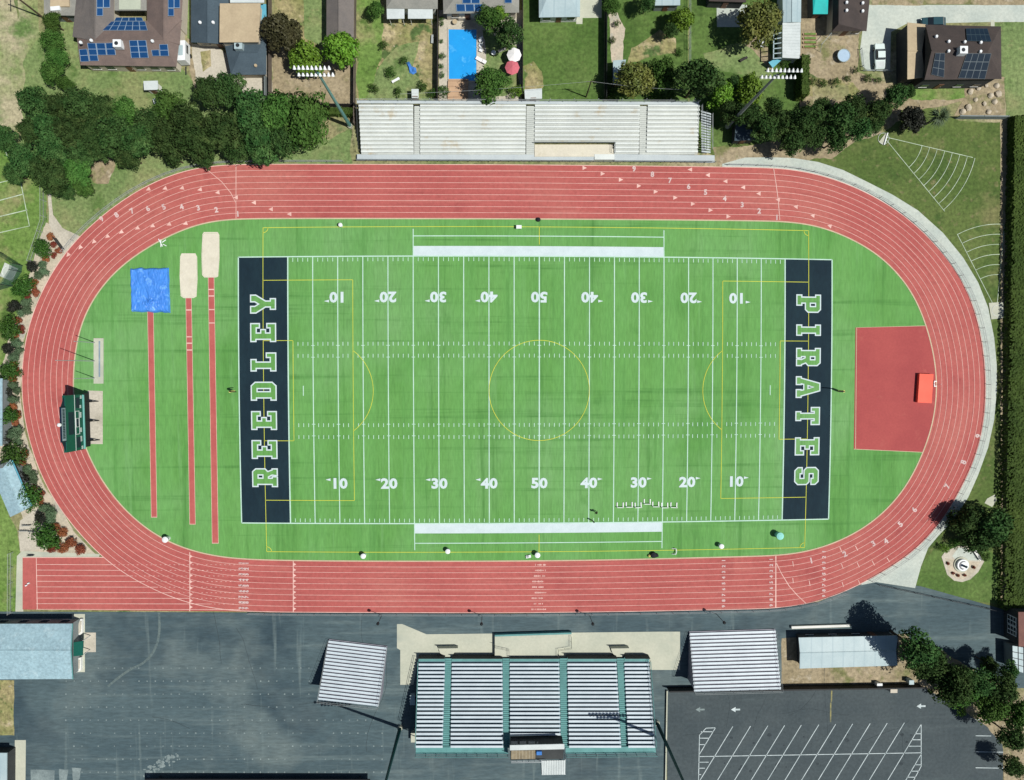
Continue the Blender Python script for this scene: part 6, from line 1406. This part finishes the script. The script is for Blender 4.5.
# ------------------------------------------------------------------ yard fences
W_ = M['wood_fence']
fence('weathered board fence left of the round dark tree yard', [(271.6, -20), (271.8, 104)], 1.7, W_, 2.6, .06, 'fence', 'board_fence', True, .08)
fence('pale board fence along the alley beside the slate house', [(266.8, 44), (267.4, 98)], 1.6, M['wall_grey'], 2.6, .06, 'fence', 'board_fence', True, .08)
fence('dark board fence between the long grey house and the weedy yard', [(356.4, -20), (355.4, 126)], 1.8, W_, 2.6, .06, 'fence', 'board_fence', True, .08)
fence('dark board fence between the weedy yard and the pool', [(438.6, -20), (438, 101)], 1.9, M['wood_dark'], 2.6, .06, 'fence', 'board_fence', True, .08)
fence('dark board fence between the pool yard and the mown yard', [(522.6, -20), (522.4, 98)], 1.9, M['wood_dark'], 2.6, .06, 'fence', 'board_fence', True, .08)
fence('tall black fence at the right side of the mown yard', [(605.4, -20), (604.8, 101)], 2.2, M['black'], 2.6, .06, 'fence', 'board_fence', True, .1)
fence('grey wire fence between the shady yard and the long lawn', [(688.6, -20), (688.6, 92)], 1.5, M['steel'], 2.6)
fence('grey block wall below the boulder garden', [(955, 118.6), (1003, 119)], 1.5, M['wall_grey'], 4, .08, 'wall', 'block_wall', True, .2)
fence('pale rail fence round the parking end of the concrete drive', [(890.6, 72), (862, 71.4), (859.6, 50)], .8, M['wall_grey'], 3, .05)
fence('board fence along the back of the bare soil yard', [(300, 107), (354.6, 107.4)], 1.7, M['wood_dark'], 2.6, .06, 'fence', 'board_fence', True, .08)
fence('chain link fence along the left playing field', [(46.4, 186), (46.6, 222), (33.4, 262)], 1.8, M['steel'], 3.0)
fence('dark gate panel at the top of the left planting strip', [(56.6, 238.4), (64.6, 249.4)], 1.2, M['dark_steel'], 2.0, .05, 'gate', 'gate', True, .08)
fence('chain link fence beside the grass left of the sprint chute', [(13.4, 552), (13, 612)], 1.5, M['steel'], 3.0)
fence('chain link fence along the foot of the right hedge', [(877, 584), (1004, 611.6)], 1.0, M['dark_steel'], 3.4)

# ------------------------------------------------------------------ painted lines on grass and asphalt
def lines(name, segs, w, m, z=.05, closed=False):
    mb = MB()
    for s in segs: ribbon(mb, [G(*q) for q in s], w, z)
    return tag(mb.build(name, m), kind='structure')
def sector(apex, e0, e1, t0, n, name):
    A, B0, B1 = G(*apex), G(*e0), G(*e1); mb = MB(); ribbon(mb, [A, B0], .11, .05); ribbon(mb, [A, B1], .11, .05)
    a0 = math.atan2(B0.y - A.y, B0.x - A.x); a1 = math.atan2(B1.y - A.y, B1.x - A.x); d = (a1 - a0 + math.pi) % (2 * math.pi) - math.pi
    R0 = ((B0 - A).length + (B1 - A).length) / 2
    for i in range(n):
        r = R0 * (t0 + (1 - t0) * i / (n - 1)); ribbon(mb, [A + Vector((math.cos(a0 + d * k / 14), math.sin(a0 + d * k / 14), 0)) * r for k in range(15)], .10, .055)
    tag(mb.build(name, M['grass_line']), kind='structure')
sector((883.4, 136.6), (972.8, 157.6), (944.6, 211.4), .42, 8, 'sector_lines'); sector((996.4, 311), (957, 234), (1004.4, 225), .42, 6, 'sector_lines')
lines('field_lines', [[(-6, 184), (20, 178), (29.6, 226), (-6, 234)], [(-6, 202), (24, 194)], [(-6, 218), (27.4, 210)], [(3, 146), (8.6, 158)]], .16, M['grass_line'])
xs = [732.7, 750.4, 767.7, 784.5, 801.2, 818.7, 835.5, 852.5, 870, 887, 904.2]; segs = []
for x in xs: segs.append([(x, 726.4 - (x - 732) * .022), (x - 33.6, 781.4 - (x - 732) * .022), (x - 64, 831)])
segs += [[(699, 756.4), (921, 752.6)], [(921, 724), (921, 766), (913, 781)], [(921, 724), (904, 752.8), (887, 781)], [(921, 754), (905, 781)]]
segs += [[(715.4, 727.6), (706, 728), (699.4, 735), (698, 800)], [(715.4, 727.6), (699.4, 754)]] + [[(699.6 + max(0, (733 - v)) * .9, v), (715.6 - (v - 727.6) * .61, v)] for v in (731.6, 738, 744.4)] + [[(698.6, v), (711.6 - (v - 757) * .61, v)] for v in (762, 768, 774.4)]
segs += [[(921 - (v - 724) * .6, v), (921, v)] for v in (733.6, 739.6, 746)] + [[(921 - (v - 754) * .6, v), (921 - max(0, v - 766) * .5, v)] for v in (764.6, 771, 777)]
segs += [[(975, 719.6), (982, 719.6)], [(985.4, 719.8), (990, 720)], [(975.4, 735.6), (991, 735.8)], [(975.4, 751.6), (1003, 752)], [(975.4, 767.6), (1003, 768)]]
lines('parking_lines', segs, .13, M['paint'], .06)
def arrow(u, v, m):
    p = G(u, v); mb = MB(); z = .062; mb.add([p + Vector((-.95, 0, z)), p + Vector((-.1, .5, z)), p + Vector((-.1, -.5, z))], [(2, 1, 0)]); mb.add([p + Vector((-.1, .16, z)), p + Vector((.75, .16, z)), p + Vector((.75, -.16, z)), p + Vector((-.1, -.16, z))], [(3, 2, 1, 0)]); o = mb.build('painted_arrow', m)
    for q in o.data.polygons:
        if q.normal.z < 0: o.data.flip_normals(); break
    tag(o, kind='structure')
arrow(700.6, 709.4, M['paint_faded']); arrow(736, 709.4, M['paint']); arrow(921.4, 706, M['paint'])
lines('yellow_line', [[(831.6, 690.4), (831.2, 702)], [(830.6, 702.4), (830.4, 722)]], .26, M['paint_yellow'], .06)
mb = MB(); rr = random.Random(9)      # faint marching dots on the asphalt
for r in range(9):
    for c in range(40):
        u, v = 66 + c * 8.1 + (r % 2) * .3, 668 + r * 13.0
        if (u < 315 or v > 712) and not (318 < u < 396 and v < 712) and rr.random() < .8: p = G(u, v); mb.disc((p.x, p.y, .05), .11 + .05 * rr.random(), 6)
tag(mb.build('marching_dots', M['paint_faded']), kind='structure')
mb = MB()
for k in range(60): p = G(143 + rr.random() ** 1.3 * 32, 0) if False else G(146 + k * .5 + rr.uniform(-3, 3), 773 - k * .28 + rr.uniform(-4, 4)); mb.disc((p.x, p.y, .05 + k * .0001), rr.uniform(.1, .4), 7, ry=rr.uniform(.1, .3))
tag(mb.build('paint_splashes', M['paint_faded']), kind='structure')
sheet('faded_patch', [(30.6, 769.6), (54.6, 770), (54.6, 790), (31, 790)], 6, M['paint_faded'], .1); sheet('faded_patch', [(59, 768.6), (68, 769), (66, 790), (60, 790)], 6, M['paint_faded'], .3); sheet('faded_patch', [(72, 768), (81.4, 768), (80, 778), (74, 786)], 6, M['paint_faded'], .3)

mb = MB()      # pale tyre sweep on the asphalt by the green canopy
tw = [(159, 612), (159.6, 628), (157.6, 642), (152, 654), (143, 663), (130, 669.6), (118, 678), (106, 688)]
tp_ = []
for i in range(len(tw) - 1):
    for k in range(4):
        a, b, c, d = (Vector(tw[max(0, min(len(tw) - 1, i + q))]) for q in (-1, 0, 1, 2)); t = k / 4
        tp_.append(.5 * (2 * b + (c - a) * t + (2 * a - 5 * b + 4 * c - d) * t * t + (3 * b - a - 3 * c + d) * t ** 3))
M['tyre_mark'] = mat('tyre_mark', (.085, .12, .125), (.105, .14, .138), .4, grain=.3)
ribbon(mb, [G(*q) for q in tp_], .42, .055)
tag(mb.build('tyre_mark', M['tyre_mark']), kind='structure')

mb = MB(); rr = random.Random(21)      # oil spots in the stalls, cracks and patched strips on the asphalt
for k in range(24):
    u = rr.uniform(705, 915); p = G(u, rr.choice((738, 741, 765, 768)) + rr.uniform(-5, 5)); a = rr.uniform(.15, .45)
    n = 10; mb.add([(p.x + a * (1 + .4 * mnoise.noise(Vector((i * .9, k, 0)))) * math.cos(i * .628), p.y + a * .8 * (1 + .4 * mnoise.noise(Vector((i * .9, k, 5)))) * math.sin(i * .628), .045 + k * .0002) for i in range(n)], [tuple(range(n))])
M['oil'] = mat('oil', (.028, .038, .044), (.038, .050, .056), .8, grain=.3)
tag(mb.build('oil_stains', M['oil']), kind='structure')
mb = MB()
for k in range(7):
    u, v = rr.uniform(100, 380), rr.uniform(630, 765); q = G(u, v); pts = [q]; an = rr.choice((0, 1.57)) + rr.uniform(-.25, .25)
    for i in range(rr.randint(8, 22)): q = q + Vector((math.cos(an), math.sin(an), 0)) * .8; an += rr.gauss(0, .12) - (an % 1.57 - .785) * 0; pts.append(q)
    ribbon(mb, pts, rr.uniform(.04, .07), .05 + k * .0004)
for k in range(8):
    u, v = rr.uniform(680, 960), rr.uniform(695, 770); q = G(u, v); pts = [q]; an = rr.choice((0, 1.57)) + rr.uniform(-.3, .3)
    for i in range(rr.randint(8, 20)): q = q + Vector((math.cos(an), math.sin(an), 0)) * .7; an += rr.gauss(0, .12); pts.append(q)
    ribbon(mb, pts, .05, .05 + k * .0004)
tag(mb.build('asphalt_cracks', M['oil']), kind='structure')

# ------------------------------------------------------------------ trees and shrubs
def crown_mesh(seed, R, lobes, per, leaf, flat_=.75, lobe_r=(.24, .44), up=.3, spike=0.0):
    r = random.Random(seed); mb = MB()
    cs = [(Vector((0, 0, -.05 * R)), .55 * R)]
    for i in range(lobes):
        t = i * 2.39996 + r.uniform(-.3, .3); k = math.sqrt((i + .5) / lobes); rad = R * .78 * k * r.uniform(.72, 1.16)
        z = R * flat_ * (1 - k * k) * r.uniform(.35, 1.15) + r.uniform(-.22, .16) * R
        cs.append((Vector((rad * math.cos(t), rad * math.sin(t), z)), R * r.uniform(*lobe_r) * (1 - .25 * k)))
    for i in range(lobes // 4):      # boughs that reach past the rest
        t = r.uniform(0, 6.28); rad = R * r.uniform(.78, .96); cs.append((Vector((rad * math.cos(t), rad * math.sin(t), r.uniform(-.2, .25) * R)), R * r.uniform(.12, .2)))
    for c, lr in cs:
        for _ in range(per if lr > .21 * R else per // 3):
            d = Vector((r.gauss(0, 1), r.gauss(0, 1), r.gauss(0, 1) * .8 + up)).normalized()
            p = c + d * lr * (r.uniform(.72, 1.0) + (r.random() ** 4) * .55)
            n = (d + Vector((r.gauss(0, .45), r.gauss(0, .45), r.gauss(0, .45)))).normalized(); a = n.orthogonal().normalized(); b = n.cross(a)
            s = leaf * r.uniform(.6, 1.25); th = r.uniform(0, 6.28); e = a * math.cos(th) + b * math.sin(th); f = n.cross(e)
            mb.add([p - e * s * .5, p + f * s * .32, p + e * s * .5, p - f * s * .32], [(0, 1, 2, 3)])
    return mb
def tree_kind(name, lab, cat, seed, R, H, lm, lobes=30, per=150, leaf=.4, trunk=.22, part='crown', **kw):
    o = thing(name, lab, cat)
    mb = crown_mesh(seed, R, lobes, per, leaf, **kw); mb.v = [v + Vector((0, 0, H)) for v in mb.v]; mb.build(part, M[lm], o)
    mb = MB(); r = random.Random(seed); mb.tube((0, 0, 0), (0, 0, H * .6), trunk, trunk * .7, 8)
    for i in range(4): t = i * 1.57 + r.random(); mb.tube((0, 0, H * .58), (R * .5 * math.cos(t), R * .5 * math.sin(t), H + .1 * R), trunk * .5, trunk * .15, 6)
    mb.build('trunk', M['bark'], o)
    o['_z'] = H; o['_R'] = R
    return o
KIND = {}
def kinds(key, n, *a, **k): KIND[key] = [tree_kind(a[0], a[1], a[2], 100 * len(KIND) + i, *a[3:], **k) for i in range(n)]
kinds('dark', 5, 'broadleaf_tree', 'tree', 'tree', 3.0, 5.4, 'leaf_dark')
kinds('tall', 3, 'broadleaf_tree', 'tree', 'tree', 3.0, 7.6, 'leaf_dark')
kinds('darklow', 2, 'broadleaf_tree', 'tree', 'tree', 3.0, 2.6, 'leaf_dark')
kinds('mid', 3, 'broadleaf_tree', 'tree', 'tree', 3.0, 4.6, 'leaf_mid')
kinds('bright', 2, 'round_tree', 'tree', 'tree', 3.0, 3.6, 'leaf_bright', leaf=.5, per=150)
kinds('olive', 2, 'broadleaf_tree', 'tree', 'tree', 3.0, 4.6, 'leaf_olive')
kinds('purple', 1, 'round_tree', 'tree', 'tree', 3.0, 3.6, 'leaf_purple', leaf=.5, per=150)
kinds('brown', 1, 'round_tree', 'tree', 'tree', 3.0, 3.8, 'leaf_brown', leaf=.5, per=150)
kinds('low', 2, 'bush', 'bush', 'bush', 3.0, 2.0, 'leaf_mid', lobes=10, per=90, trunk=.1, part='foliage')
kinds('lowbright', 1, 'bush', 'bush', 'bush', 3.0, 2.0, 'leaf_bright', lobes=10, per=90, trunk=.1, part='foliage')
sh = dict(lobes=14, per=110, trunk=.05, part='foliage', flat_=.62, lobe_r=(.42, .5), leaf=.12)
kinds('rust', 2, 'round_shrub', 'shrub', 'shrub', .7, .42, 'leaf_rust', **sh)
kinds('grey', 2, 'round_shrub', 'shrub', 'shrub', .7, .45, 'leaf_grey', **sh)
sh2 = dict(sh); sh2['leaf'] = .24; sh2['per'] = 130
kinds('strip', 2, 'clipped_bush', 'bush', 'bush', 1.7, 1.1, 'leaf_strip', **sh2)
kinds('stripdark', 2, 'dark_bush', 'bush', 'bush', 1.1, .8, 'leaf_purple', **dict(sh, leaf=.2))
NK = [0]
def plant(key, u, v, rpx, label, group=None, rz=None, squash=None):
    squash = squash or rnd.uniform(.85, 1.2)
    pr = KIND[key][NK[0] % len(KIND[key])]; NK[0] += 1
    R, H = pr['_R'], pr['_z']; stx = rnd.uniform(.86, 1.16)
    # the crown's middle is what the pixel shows: solve for its size and ground point
    r = rpx * .1835
    for _ in range(4):
        sc = r / R; zc = H * sc; r = rpx * .1835 * (1 - zc / CAM.z)
    g = G(u, v, zc + .3 * r)
    return place(pr, USED, Vector((g.x, g.y, .01)), rnd.uniform(0, 6.28) if rz is None else rz, (sc * stx, sc / stx, sc * squash), label, group)
def nth(i, n, a, b):
    if i == 0: return a
    if i == n - 1: return b
    return None
def row(key, pts, what, where, group, axis=0, ends=('leftmost', 'rightmost'), frm='left'):
    pts = sorted(pts, key=lambda q: q[axis]); n = len(pts)
    for i, q in enumerate(pts):
        k = q[3] if len(q) > 3 else key; f = {'rust': 1.15, 'grey': 1.2, 'strip': 1.22, 'stripdark': 1.1}.get(k, 1)
        e = ends[0] if i == 0 else ends[1] if i == n - 1 else None
        lab = f'{e} {what} {where}' if e else f'{what} {where}, {ORD[i]} from the {frm}'
        plant(k, q[0], q[1], q[2] * f, lab, group)
row('mid', [(53, 22, 9), (50, 39, 11), (55, 56, 11), (51, 73, 11), (66, 84, 8)], 'leafy tree', 'in the column below the grey outbuilding', 'trees below the outbuilding', 1, ('topmost', 'lowest'), 'top')
row('dark', [(37, 103, 15.3), (58, 107, 15.3), (80, 105, 16.5), (101, 109, 15.3), (121, 111, 15.3, 'mid'), (146, 123, 17.7), (168, 107, 16.5, 'mid'), (190, 121, 17.7), (208, 90, 16.5), (229, 88, 17.7), (250, 109, 20.1), (277, 111, 21.2, 'mid'), (304, 119, 26.0, 'mid')], 'dark green tree', 'along the back of the upper left grove', 'trees of the upper left grove')
row('dark', [(30, 130, 14), (53, 150, 15), (80, 148, 15), (102, 150, 12), (48, 129, 17.7), (70, 129, 18.9), (93, 132, 18.9), (115, 135, 17.7), (140, 140, 16.5), (168, 139, 18.9), (196, 143, 18.9), (221, 129, 21.2), (236, 149, 14.2), (258, 139, 20.1), (284, 143, 15.3)], 'dark green tree', 'in the middle of the upper left grove', 'trees of the upper left grove')
row('dark', [(6, 139, 11.8), (22, 159, 16.5), (40, 167, 16.5), (56, 179, 15.3), (74, 168, 16.5, 'mid'), (66, 189, 9.4), (84, 188, 9.4, 'mid'), (127, 155, 13.0), (174, 157, 9.4), (206, 158, 9.4), (12, 173, 10.6)], 'dark green tree', 'along the front of the upper left grove', 'trees of the upper left grove')
plant('brown', 281, 31, 18.5, 'round dark brownish tree above the upper left floodlight')
plant('bright', 306, 56, 17, 'round bright green tree just behind the upper left floodlight lamps')
plant('bright', 341.5, 50, 17.5, 'round bright green tree at the end of the long grey house')
plant('mid', 376, 10, 8, 'small green tree left of the white patio covers')
plant('mid', 491, 82, 18, 'big green tree between the pool and the visitor bleachers')
plant('lowbright', 517, 91, 9, 'light green bush at the bleachers corner of the pool yard')
plant('mid', 490, 20, 13, 'green tree below the blue panelled house by the pool')
plant('dark', 509, 33, 14, 'dark tree beside the fence above the parasols')
plant('bright', 500, 13, 8, 'small bright tree against the house above the pool')
plant('low', 442, 90, 8, 'green bush left of the wooden pool deck')
row('low', [(441.6, 18, 3), (442, 23, 3), (441.4, 41, 2.6), (442, 56, 4), (441.4, 66, 3.2), (442.4, 75, 3.4)], 'small bush', 'in the bed along the pool fence', 'bushes along the pool fence', 1, ('topmost', 'lowest'), 'top')
row('low', [(383, 45, 5), (404, 60, 5), (390, 72, 7), (374, 88, 6), (423, 86, 6), (432, 93, 6), (398, 92, 5)], 'weedy green clump', 'in the dry yard left of the pool', 'green clumps in the weedy yard')
plant('olive', 636, 77, 19, 'yellowish olive tree behind the right part of the visitor bleachers')
plant('mid', 663, 72, 15, 'mid green tree between the yellowish tree and the big dark tree')
plant('dark', 698, 80, 21, 'big dark round tree behind the right end of the visitor bleachers')
plant('bright', 682, 19, 12, 'bright tree beside the wire fence of the long lawn')
plant('bright', 722, 94, 14, 'bright yellow green tree right of the big dark tree'); plant('bright', 751, 88, 15, 'bright yellow green tree crossed by the upper right floodlight mast')
plant('dark', 737, 82, 8, 'narrow dark tree between the two bright yellow green trees')
plant('dark', 671, 30, 8, 'dark small tree left of the bright tree by the wire fence'); plant('dark', 647, 4, 9, 'dark tree at the top edge left of the aqua shed'); plant('mid', 612, 4, 9, 'green tree at the top edge right of the black fence')
plant('olive', 764, 18, 23, 'large grey olive tree left of the narrow pale house'); plant('low', 786, 62, 6, 'green bush at the foot of the ribbed white roof')
row('low', [(661, 95, 6), (670, 95, 6), (652, 94, 6), (610, 92, 5), (617, 24, 4), (613, 40, 4), (680, 52, 5), (626, 92, 6)], 'green bush', 'in the shady yard behind the bleachers', 'bushes in the shady yard')
row('dark', [(728, 112, 11), (745, 116, 13), (764, 128, 15), (785, 122, 16), (806, 118, 16), (792, 142, 13), (816, 134, 14), (838, 118, 16), (836, 140, 12), (858, 108, 15), (861, 128, 13), (880, 110, 13), (895, 96, 12), (874, 126, 9), (824, 108, 11), (772, 108, 10), (908, 92, 7)], 'dark tree', 'in the band above the upper right bend', 'dark trees above the upper right bend')
plant('purple', 914.6, 117.6, 13, 'round dark purple tree beside the palm')
row('low', [(812, 82, 5), (824, 83, 5), (836, 82, 5), (848, 78, 4), (868, 78, 5), (878, 80, 4), (856, 70, 3.5)], 'low green bush', 'in the bare yard below the trampoline', 'bushes in the bare yard')
row('tall', [(922, 652, 20), (936, 669, 21), (950, 685, 20), (925, 666, 13), (966, 694, 18, 'mid'), (984, 684, 15), (994, 708, 18, 'mid'), (1008, 690, 17), (1017, 714, 14, 'mid'), (1012, 736, 14), (962, 676, 14)], 'dark tree', 'in the belt right of the storage building', 'trees in the lower right belt')
plant('dark', 988, 664, 9, 'small dark tree standing out toward the asphalt near the brick building'); plant('dark', 1010, 672, 11, 'dark tree below the glazed lean-to'); plant('dark', 1015, 768, 12, 'dark tree in the lower right corner'); plant('lowbright', 962, 712, 7, 'light green bush at the edge of the parking lot under the tree belt')
row('darklow', [(968, 521, 17), (994, 527, 21), (982, 538, 17)], 'large dark tree', 'above the small round plaza', 'dark trees above the plaza')
plant('lowbright', 945, 549, 6, 'bright green bush at the upper left corner of the plaza'); plant('low', 953.6, 543, 6.5, 'dark green bush between the plaza and the big trees'); plant('low', 986, 557, 6, 'green bush at the right corner of the plaza')
for i, (u, v) in enumerate(((948.4, 563.6), (953.6, 573.4), (958.4, 575.6), (965, 575.4), (974, 567.4))): plant('rust', u, v, 1.8, ['small brown plant at the left end of the plaza bed', 'second small brown plant from the left in the plaza bed', 'small brown plant at the lowest point of the plaza bed', 'small brown plant right of the lowest one in the plaza bed', 'small brown plant at the right end of the plaza bed'][i], 'small plants in the plaza bed')
# shrubs of the planting strip
RUST = [(50.4, 236.7, 3.5), (53.3, 244.3, 3), (58.5, 250.5, 3.2), (53.6, 255.3, 2.6), (45.3, 258.2, 3.4), (33.6, 282.8, 3.6), (34.7, 292, 3.9), (27, 295.5, 3.4), (17.2, 320.2, 3.6), (21, 329.4, 3.5), (15, 335.3, 3.4), (13.5, 364.4, 3.3), (16.7, 372, 3.6), (12.4, 379, 3.6), (11.9, 406.7, 4), (16.7, 414.8, 3.8), (14.9, 422.3, 3.5), (24.2, 453.6, 3.8), (22, 462.4, 3.6), (34.3, 487.8, 3), (41.3, 493.4, 3), (40.1, 501.5, 3.3), (55.5, 526.6, 3.5), (61.6, 532.5, 4.6), (70.6, 542.7, 4.8), (80.3, 549.7, 4.7), (63, 549.2, 4.5), (56, 542.2, 4), (51.7, 549.2, 4)]
GREY = [(41.8, 264.3, 3.6), (42.9, 271.6, 4), (37.7, 275.3, 3.7), (25.3, 302.7, 4.5), (25.9, 309.7, 4.2), (20.5, 312.4, 4), (15, 342.9, 4.8), (18.3, 351, 3.7), (13.5, 357.4, 4.3), (12.7, 385.4, 4), (16.7, 390.8, 3.3), (13, 399.7, 4.3), (15.1, 433, 6.2), (16.7, 442.8, 4), (26.4, 469.7, 4.3), (32.3, 475.4, 4), (32.9, 480.2, 3.8), (44, 508.3, 4.5), (50.6, 513.1, 5), (49.6, 520.1, 4.5)]
BIG = [(42, 248.5, 7.5), (22, 287, 9.5), (8, 327.8, 9.5), (7.5, 370.9, 8.5), (6.5, 415.9, 7.8), (10.8, 456.8, 11), (27.5, 497, 11), (44.7, 537.4, 12)]
DRK = [(31.5, 266.4, 5.2), (13.5, 306.7, 6), (8, 348.8, 5.5), (5.4, 391.4, 6), (5.4, 438, 6), (19.4, 477.5, 7), (39.9, 518, 5.5)]
ORD += 'twenty-first twenty-second twenty-third twenty-fourth twenty-fifth twenty-sixth twenty-seventh twenty-eighth twenty-ninth thirtieth'.split()
for key, L_, what, grp in (('rust', RUST, 'small rust red round shrub', 'rust red shrubs of the left planting strip'), ('grey', GREY, 'small grey green round shrub', 'grey green shrubs of the left planting strip'), ('strip', BIG, 'large round green bush', 'large green bushes of the left planting strip'), ('stripdark', DRK, 'dark purplish bush', 'dark bushes of the left planting strip')):
    row(key, L_, what, 'in the left bend strip', grp, 1, ('topmost', 'lowest'), 'top')
# palm
o = thing('palm_tree', 'pale green fan palm between the dark purple tree and the tall house yard', 'palm'); g = G(940, 116, 4.2)
o.location = (g.x, g.y, 0); LOC[o.name] = Vector((g.x, g.y, 0)); mb = MB(); mb.tube((g.x, g.y, 0), (g.x, g.y, 4), .22, .17, 8); mb.build('trunk', M['bark'], o); mb = MB(); r = random.Random(4)
for i in range(46):
    t = i * 2.4; el = r.uniform(-.35, 1.1); d = Vector((math.cos(t) * math.cos(el), math.sin(t) * math.cos(el), math.sin(el))); sd = Vector((-math.sin(t), math.cos(t), 0)); c = Vector((g.x, g.y, 4.1)); L_ = r.uniform(1.6, 2.4)
    for s in (-1, 0, 1):
        e = (d + sd * .28 * s).normalized(); p1_ = c + d * L_ * .4; p2 = c + e * L_ + Vector((0, 0, -.4 * L_ * (1 - el / 2))); w_ = sd * .13
        mb.add([c, p1_ - w_, p2, p1_ + w_], [(0, 1, 2, 3)])
mb.build('fronds', M['leaf_palm'], o)
# clipped hedges
def hedge(label, poly, h):
    P = px(poly); c = sum(P, Vector()) / len(P); o = thing('hedge', label, 'hedge', c)
    mb = MB(); r = random.Random(len(label)); core = poly_inset(P, .06); mb.prism([p.xy for p in core], 0, h - .12)
    x0, x1 = min(p.x for p in P), max(p.x for p in P); y0, y1 = min(p.y for p in P), max(p.y for p in P)
    n = int((x1 - x0) * (y1 - y0) * 18) + int(2 * (x1 - x0 + y1 - y0) * h * 14)
    for _ in range(n):
        if r.random() < (x1 - x0) * (y1 - y0) / ((x1 - x0) * (y1 - y0) + 2 * (x1 - x0 + y1 - y0) * h):
            p = Vector((r.uniform(x0, x1), r.uniform(y0, y1), h + r.gauss(0, .035))); nn = Vector((r.gauss(0, .35), r.gauss(0, .35), 1))
        else:
            z = r.uniform(0, h); per = r.uniform(0, 2 * (x1 - x0 + y1 - y0)); a, b = x1 - x0, y1 - y0
            if per < a: p, nn = Vector((x0 + per, y0, z)), Vector((0, -1, .3))
            elif per < a + b: p, nn = Vector((x1, y0 + per - a, z)), Vector((1, 0, .3))
            elif per < 2 * a + b: p, nn = Vector((x1 - per + a + b, y1, z)), Vector((0, 1, .3))
            else: p, nn = Vector((x0, y1 - per + 2 * a + b, z)), Vector((-1, 0, .3))
            p = p + nn * .22 * mnoise.noise(Vector((p.x * .5, p.y * .5, z)))
            nn = nn + Vector((r.gauss(0, .4), r.gauss(0, .4), r.gauss(0, .4))); p = p + Vector((r.gauss(0, .03), r.gauss(0, .03), 0))
        nn.normalize(); e = nn.orthogonal().normalized(); f = nn.cross(e); s = r.uniform(.14, .28)
        mb.add([p - e * s, p + f * s * .7, p + e * s, p - f * s * .7], [(0, 1, 2, 3)])
    mb.build('foliage', M['hedge'], o); mb = MB()
    mb.tube((c.x, y0 + .3, 0), (c.x, y0 + .3, h * .6), .08, n=6); mb.build('stem', M['bark'], o)
    return o
hedge('long tall clipped dark hedge along the right edge of the sports ground', [(1007.4, 119), (1034, 119), (1034, 606), (1007.4, 606)], 1.85)
hedge('tall dark block of hedge beside the upper right floodlight lamps', [(794.6, 62), (801.6, 62), (801.6, 101), (794.6, 101)], 3.2)
hedge('dark green hedge strip at the left end of the visitor bleachers', [(326, 110.6), (354.4, 110.6), (354.4, 117), (326, 117)], 1.6)
for L_ in KIND.values():
    for q in L_:
        for c in list(q.keys()):
            if c in ('_z', '_R'): pass
for ob in bpy.data.objects:
    for c in ('_z', '_R'):
        if c in ob.keys(): del ob[c]
for L_ in KIND.values():       # a prototype that no plant used
    for q in L_:
        if not USED.get(q.name):
            for ch in list(q.children): bpy.data.objects.remove(ch)
            bpy.data.objects.remove(q)

# ------------------------------------------------------------------ camera, light, sky
cam = bpy.data.cameras.new('camera'); co = bpy.data.objects.new('camera', cam); COL.objects.link(co)
mw = ROT.to_4x4(); mw.translation = CAM; co.matrix_world = mw
cam.sensor_fit = 'HORIZONTAL'; cam.sensor_width = 36.0; cam.lens = FPX / 1024 * 36.0
cam.clip_start = 1.0; cam.clip_end = 3000
S.camera = co
EL, AZ = math.radians(60), math.radians(-20.5)
to_sun = Vector((math.cos(EL) * math.cos(AZ), math.cos(EL) * math.sin(AZ), math.sin(EL)))
sun = bpy.data.lights.new('sun', 'SUN'); sun.energy = 4.6; sun.angle = math.radians(.53); sun.color = (1.0, .965, .90)
so = bpy.data.objects.new('sun', sun); COL.objects.link(so); so.rotation_euler = to_sun.to_track_quat('Z', 'Y').to_euler()
w = bpy.data.worlds.new('World'); S.world = w; w.use_nodes = True
nt = w.node_tree; sky = nt.nodes.new('ShaderNodeTexSky'); sky.sky_type = 'NISHITA'; sky.sun_disc = False
sky.sun_elevation = EL; sky.sun_rotation = math.atan2(to_sun.x, to_sun.y)
nt.links.new(sky.outputs['Color'], nt.nodes['Background'].inputs['Color']); nt.nodes['Background'].inputs['Strength'].default_value = .05
S.view_settings.view_transform = 'Standard'; S.view_settings.look = 'None'; S.view_settings.gamma = 1; S.view_settings.exposure = 0.14
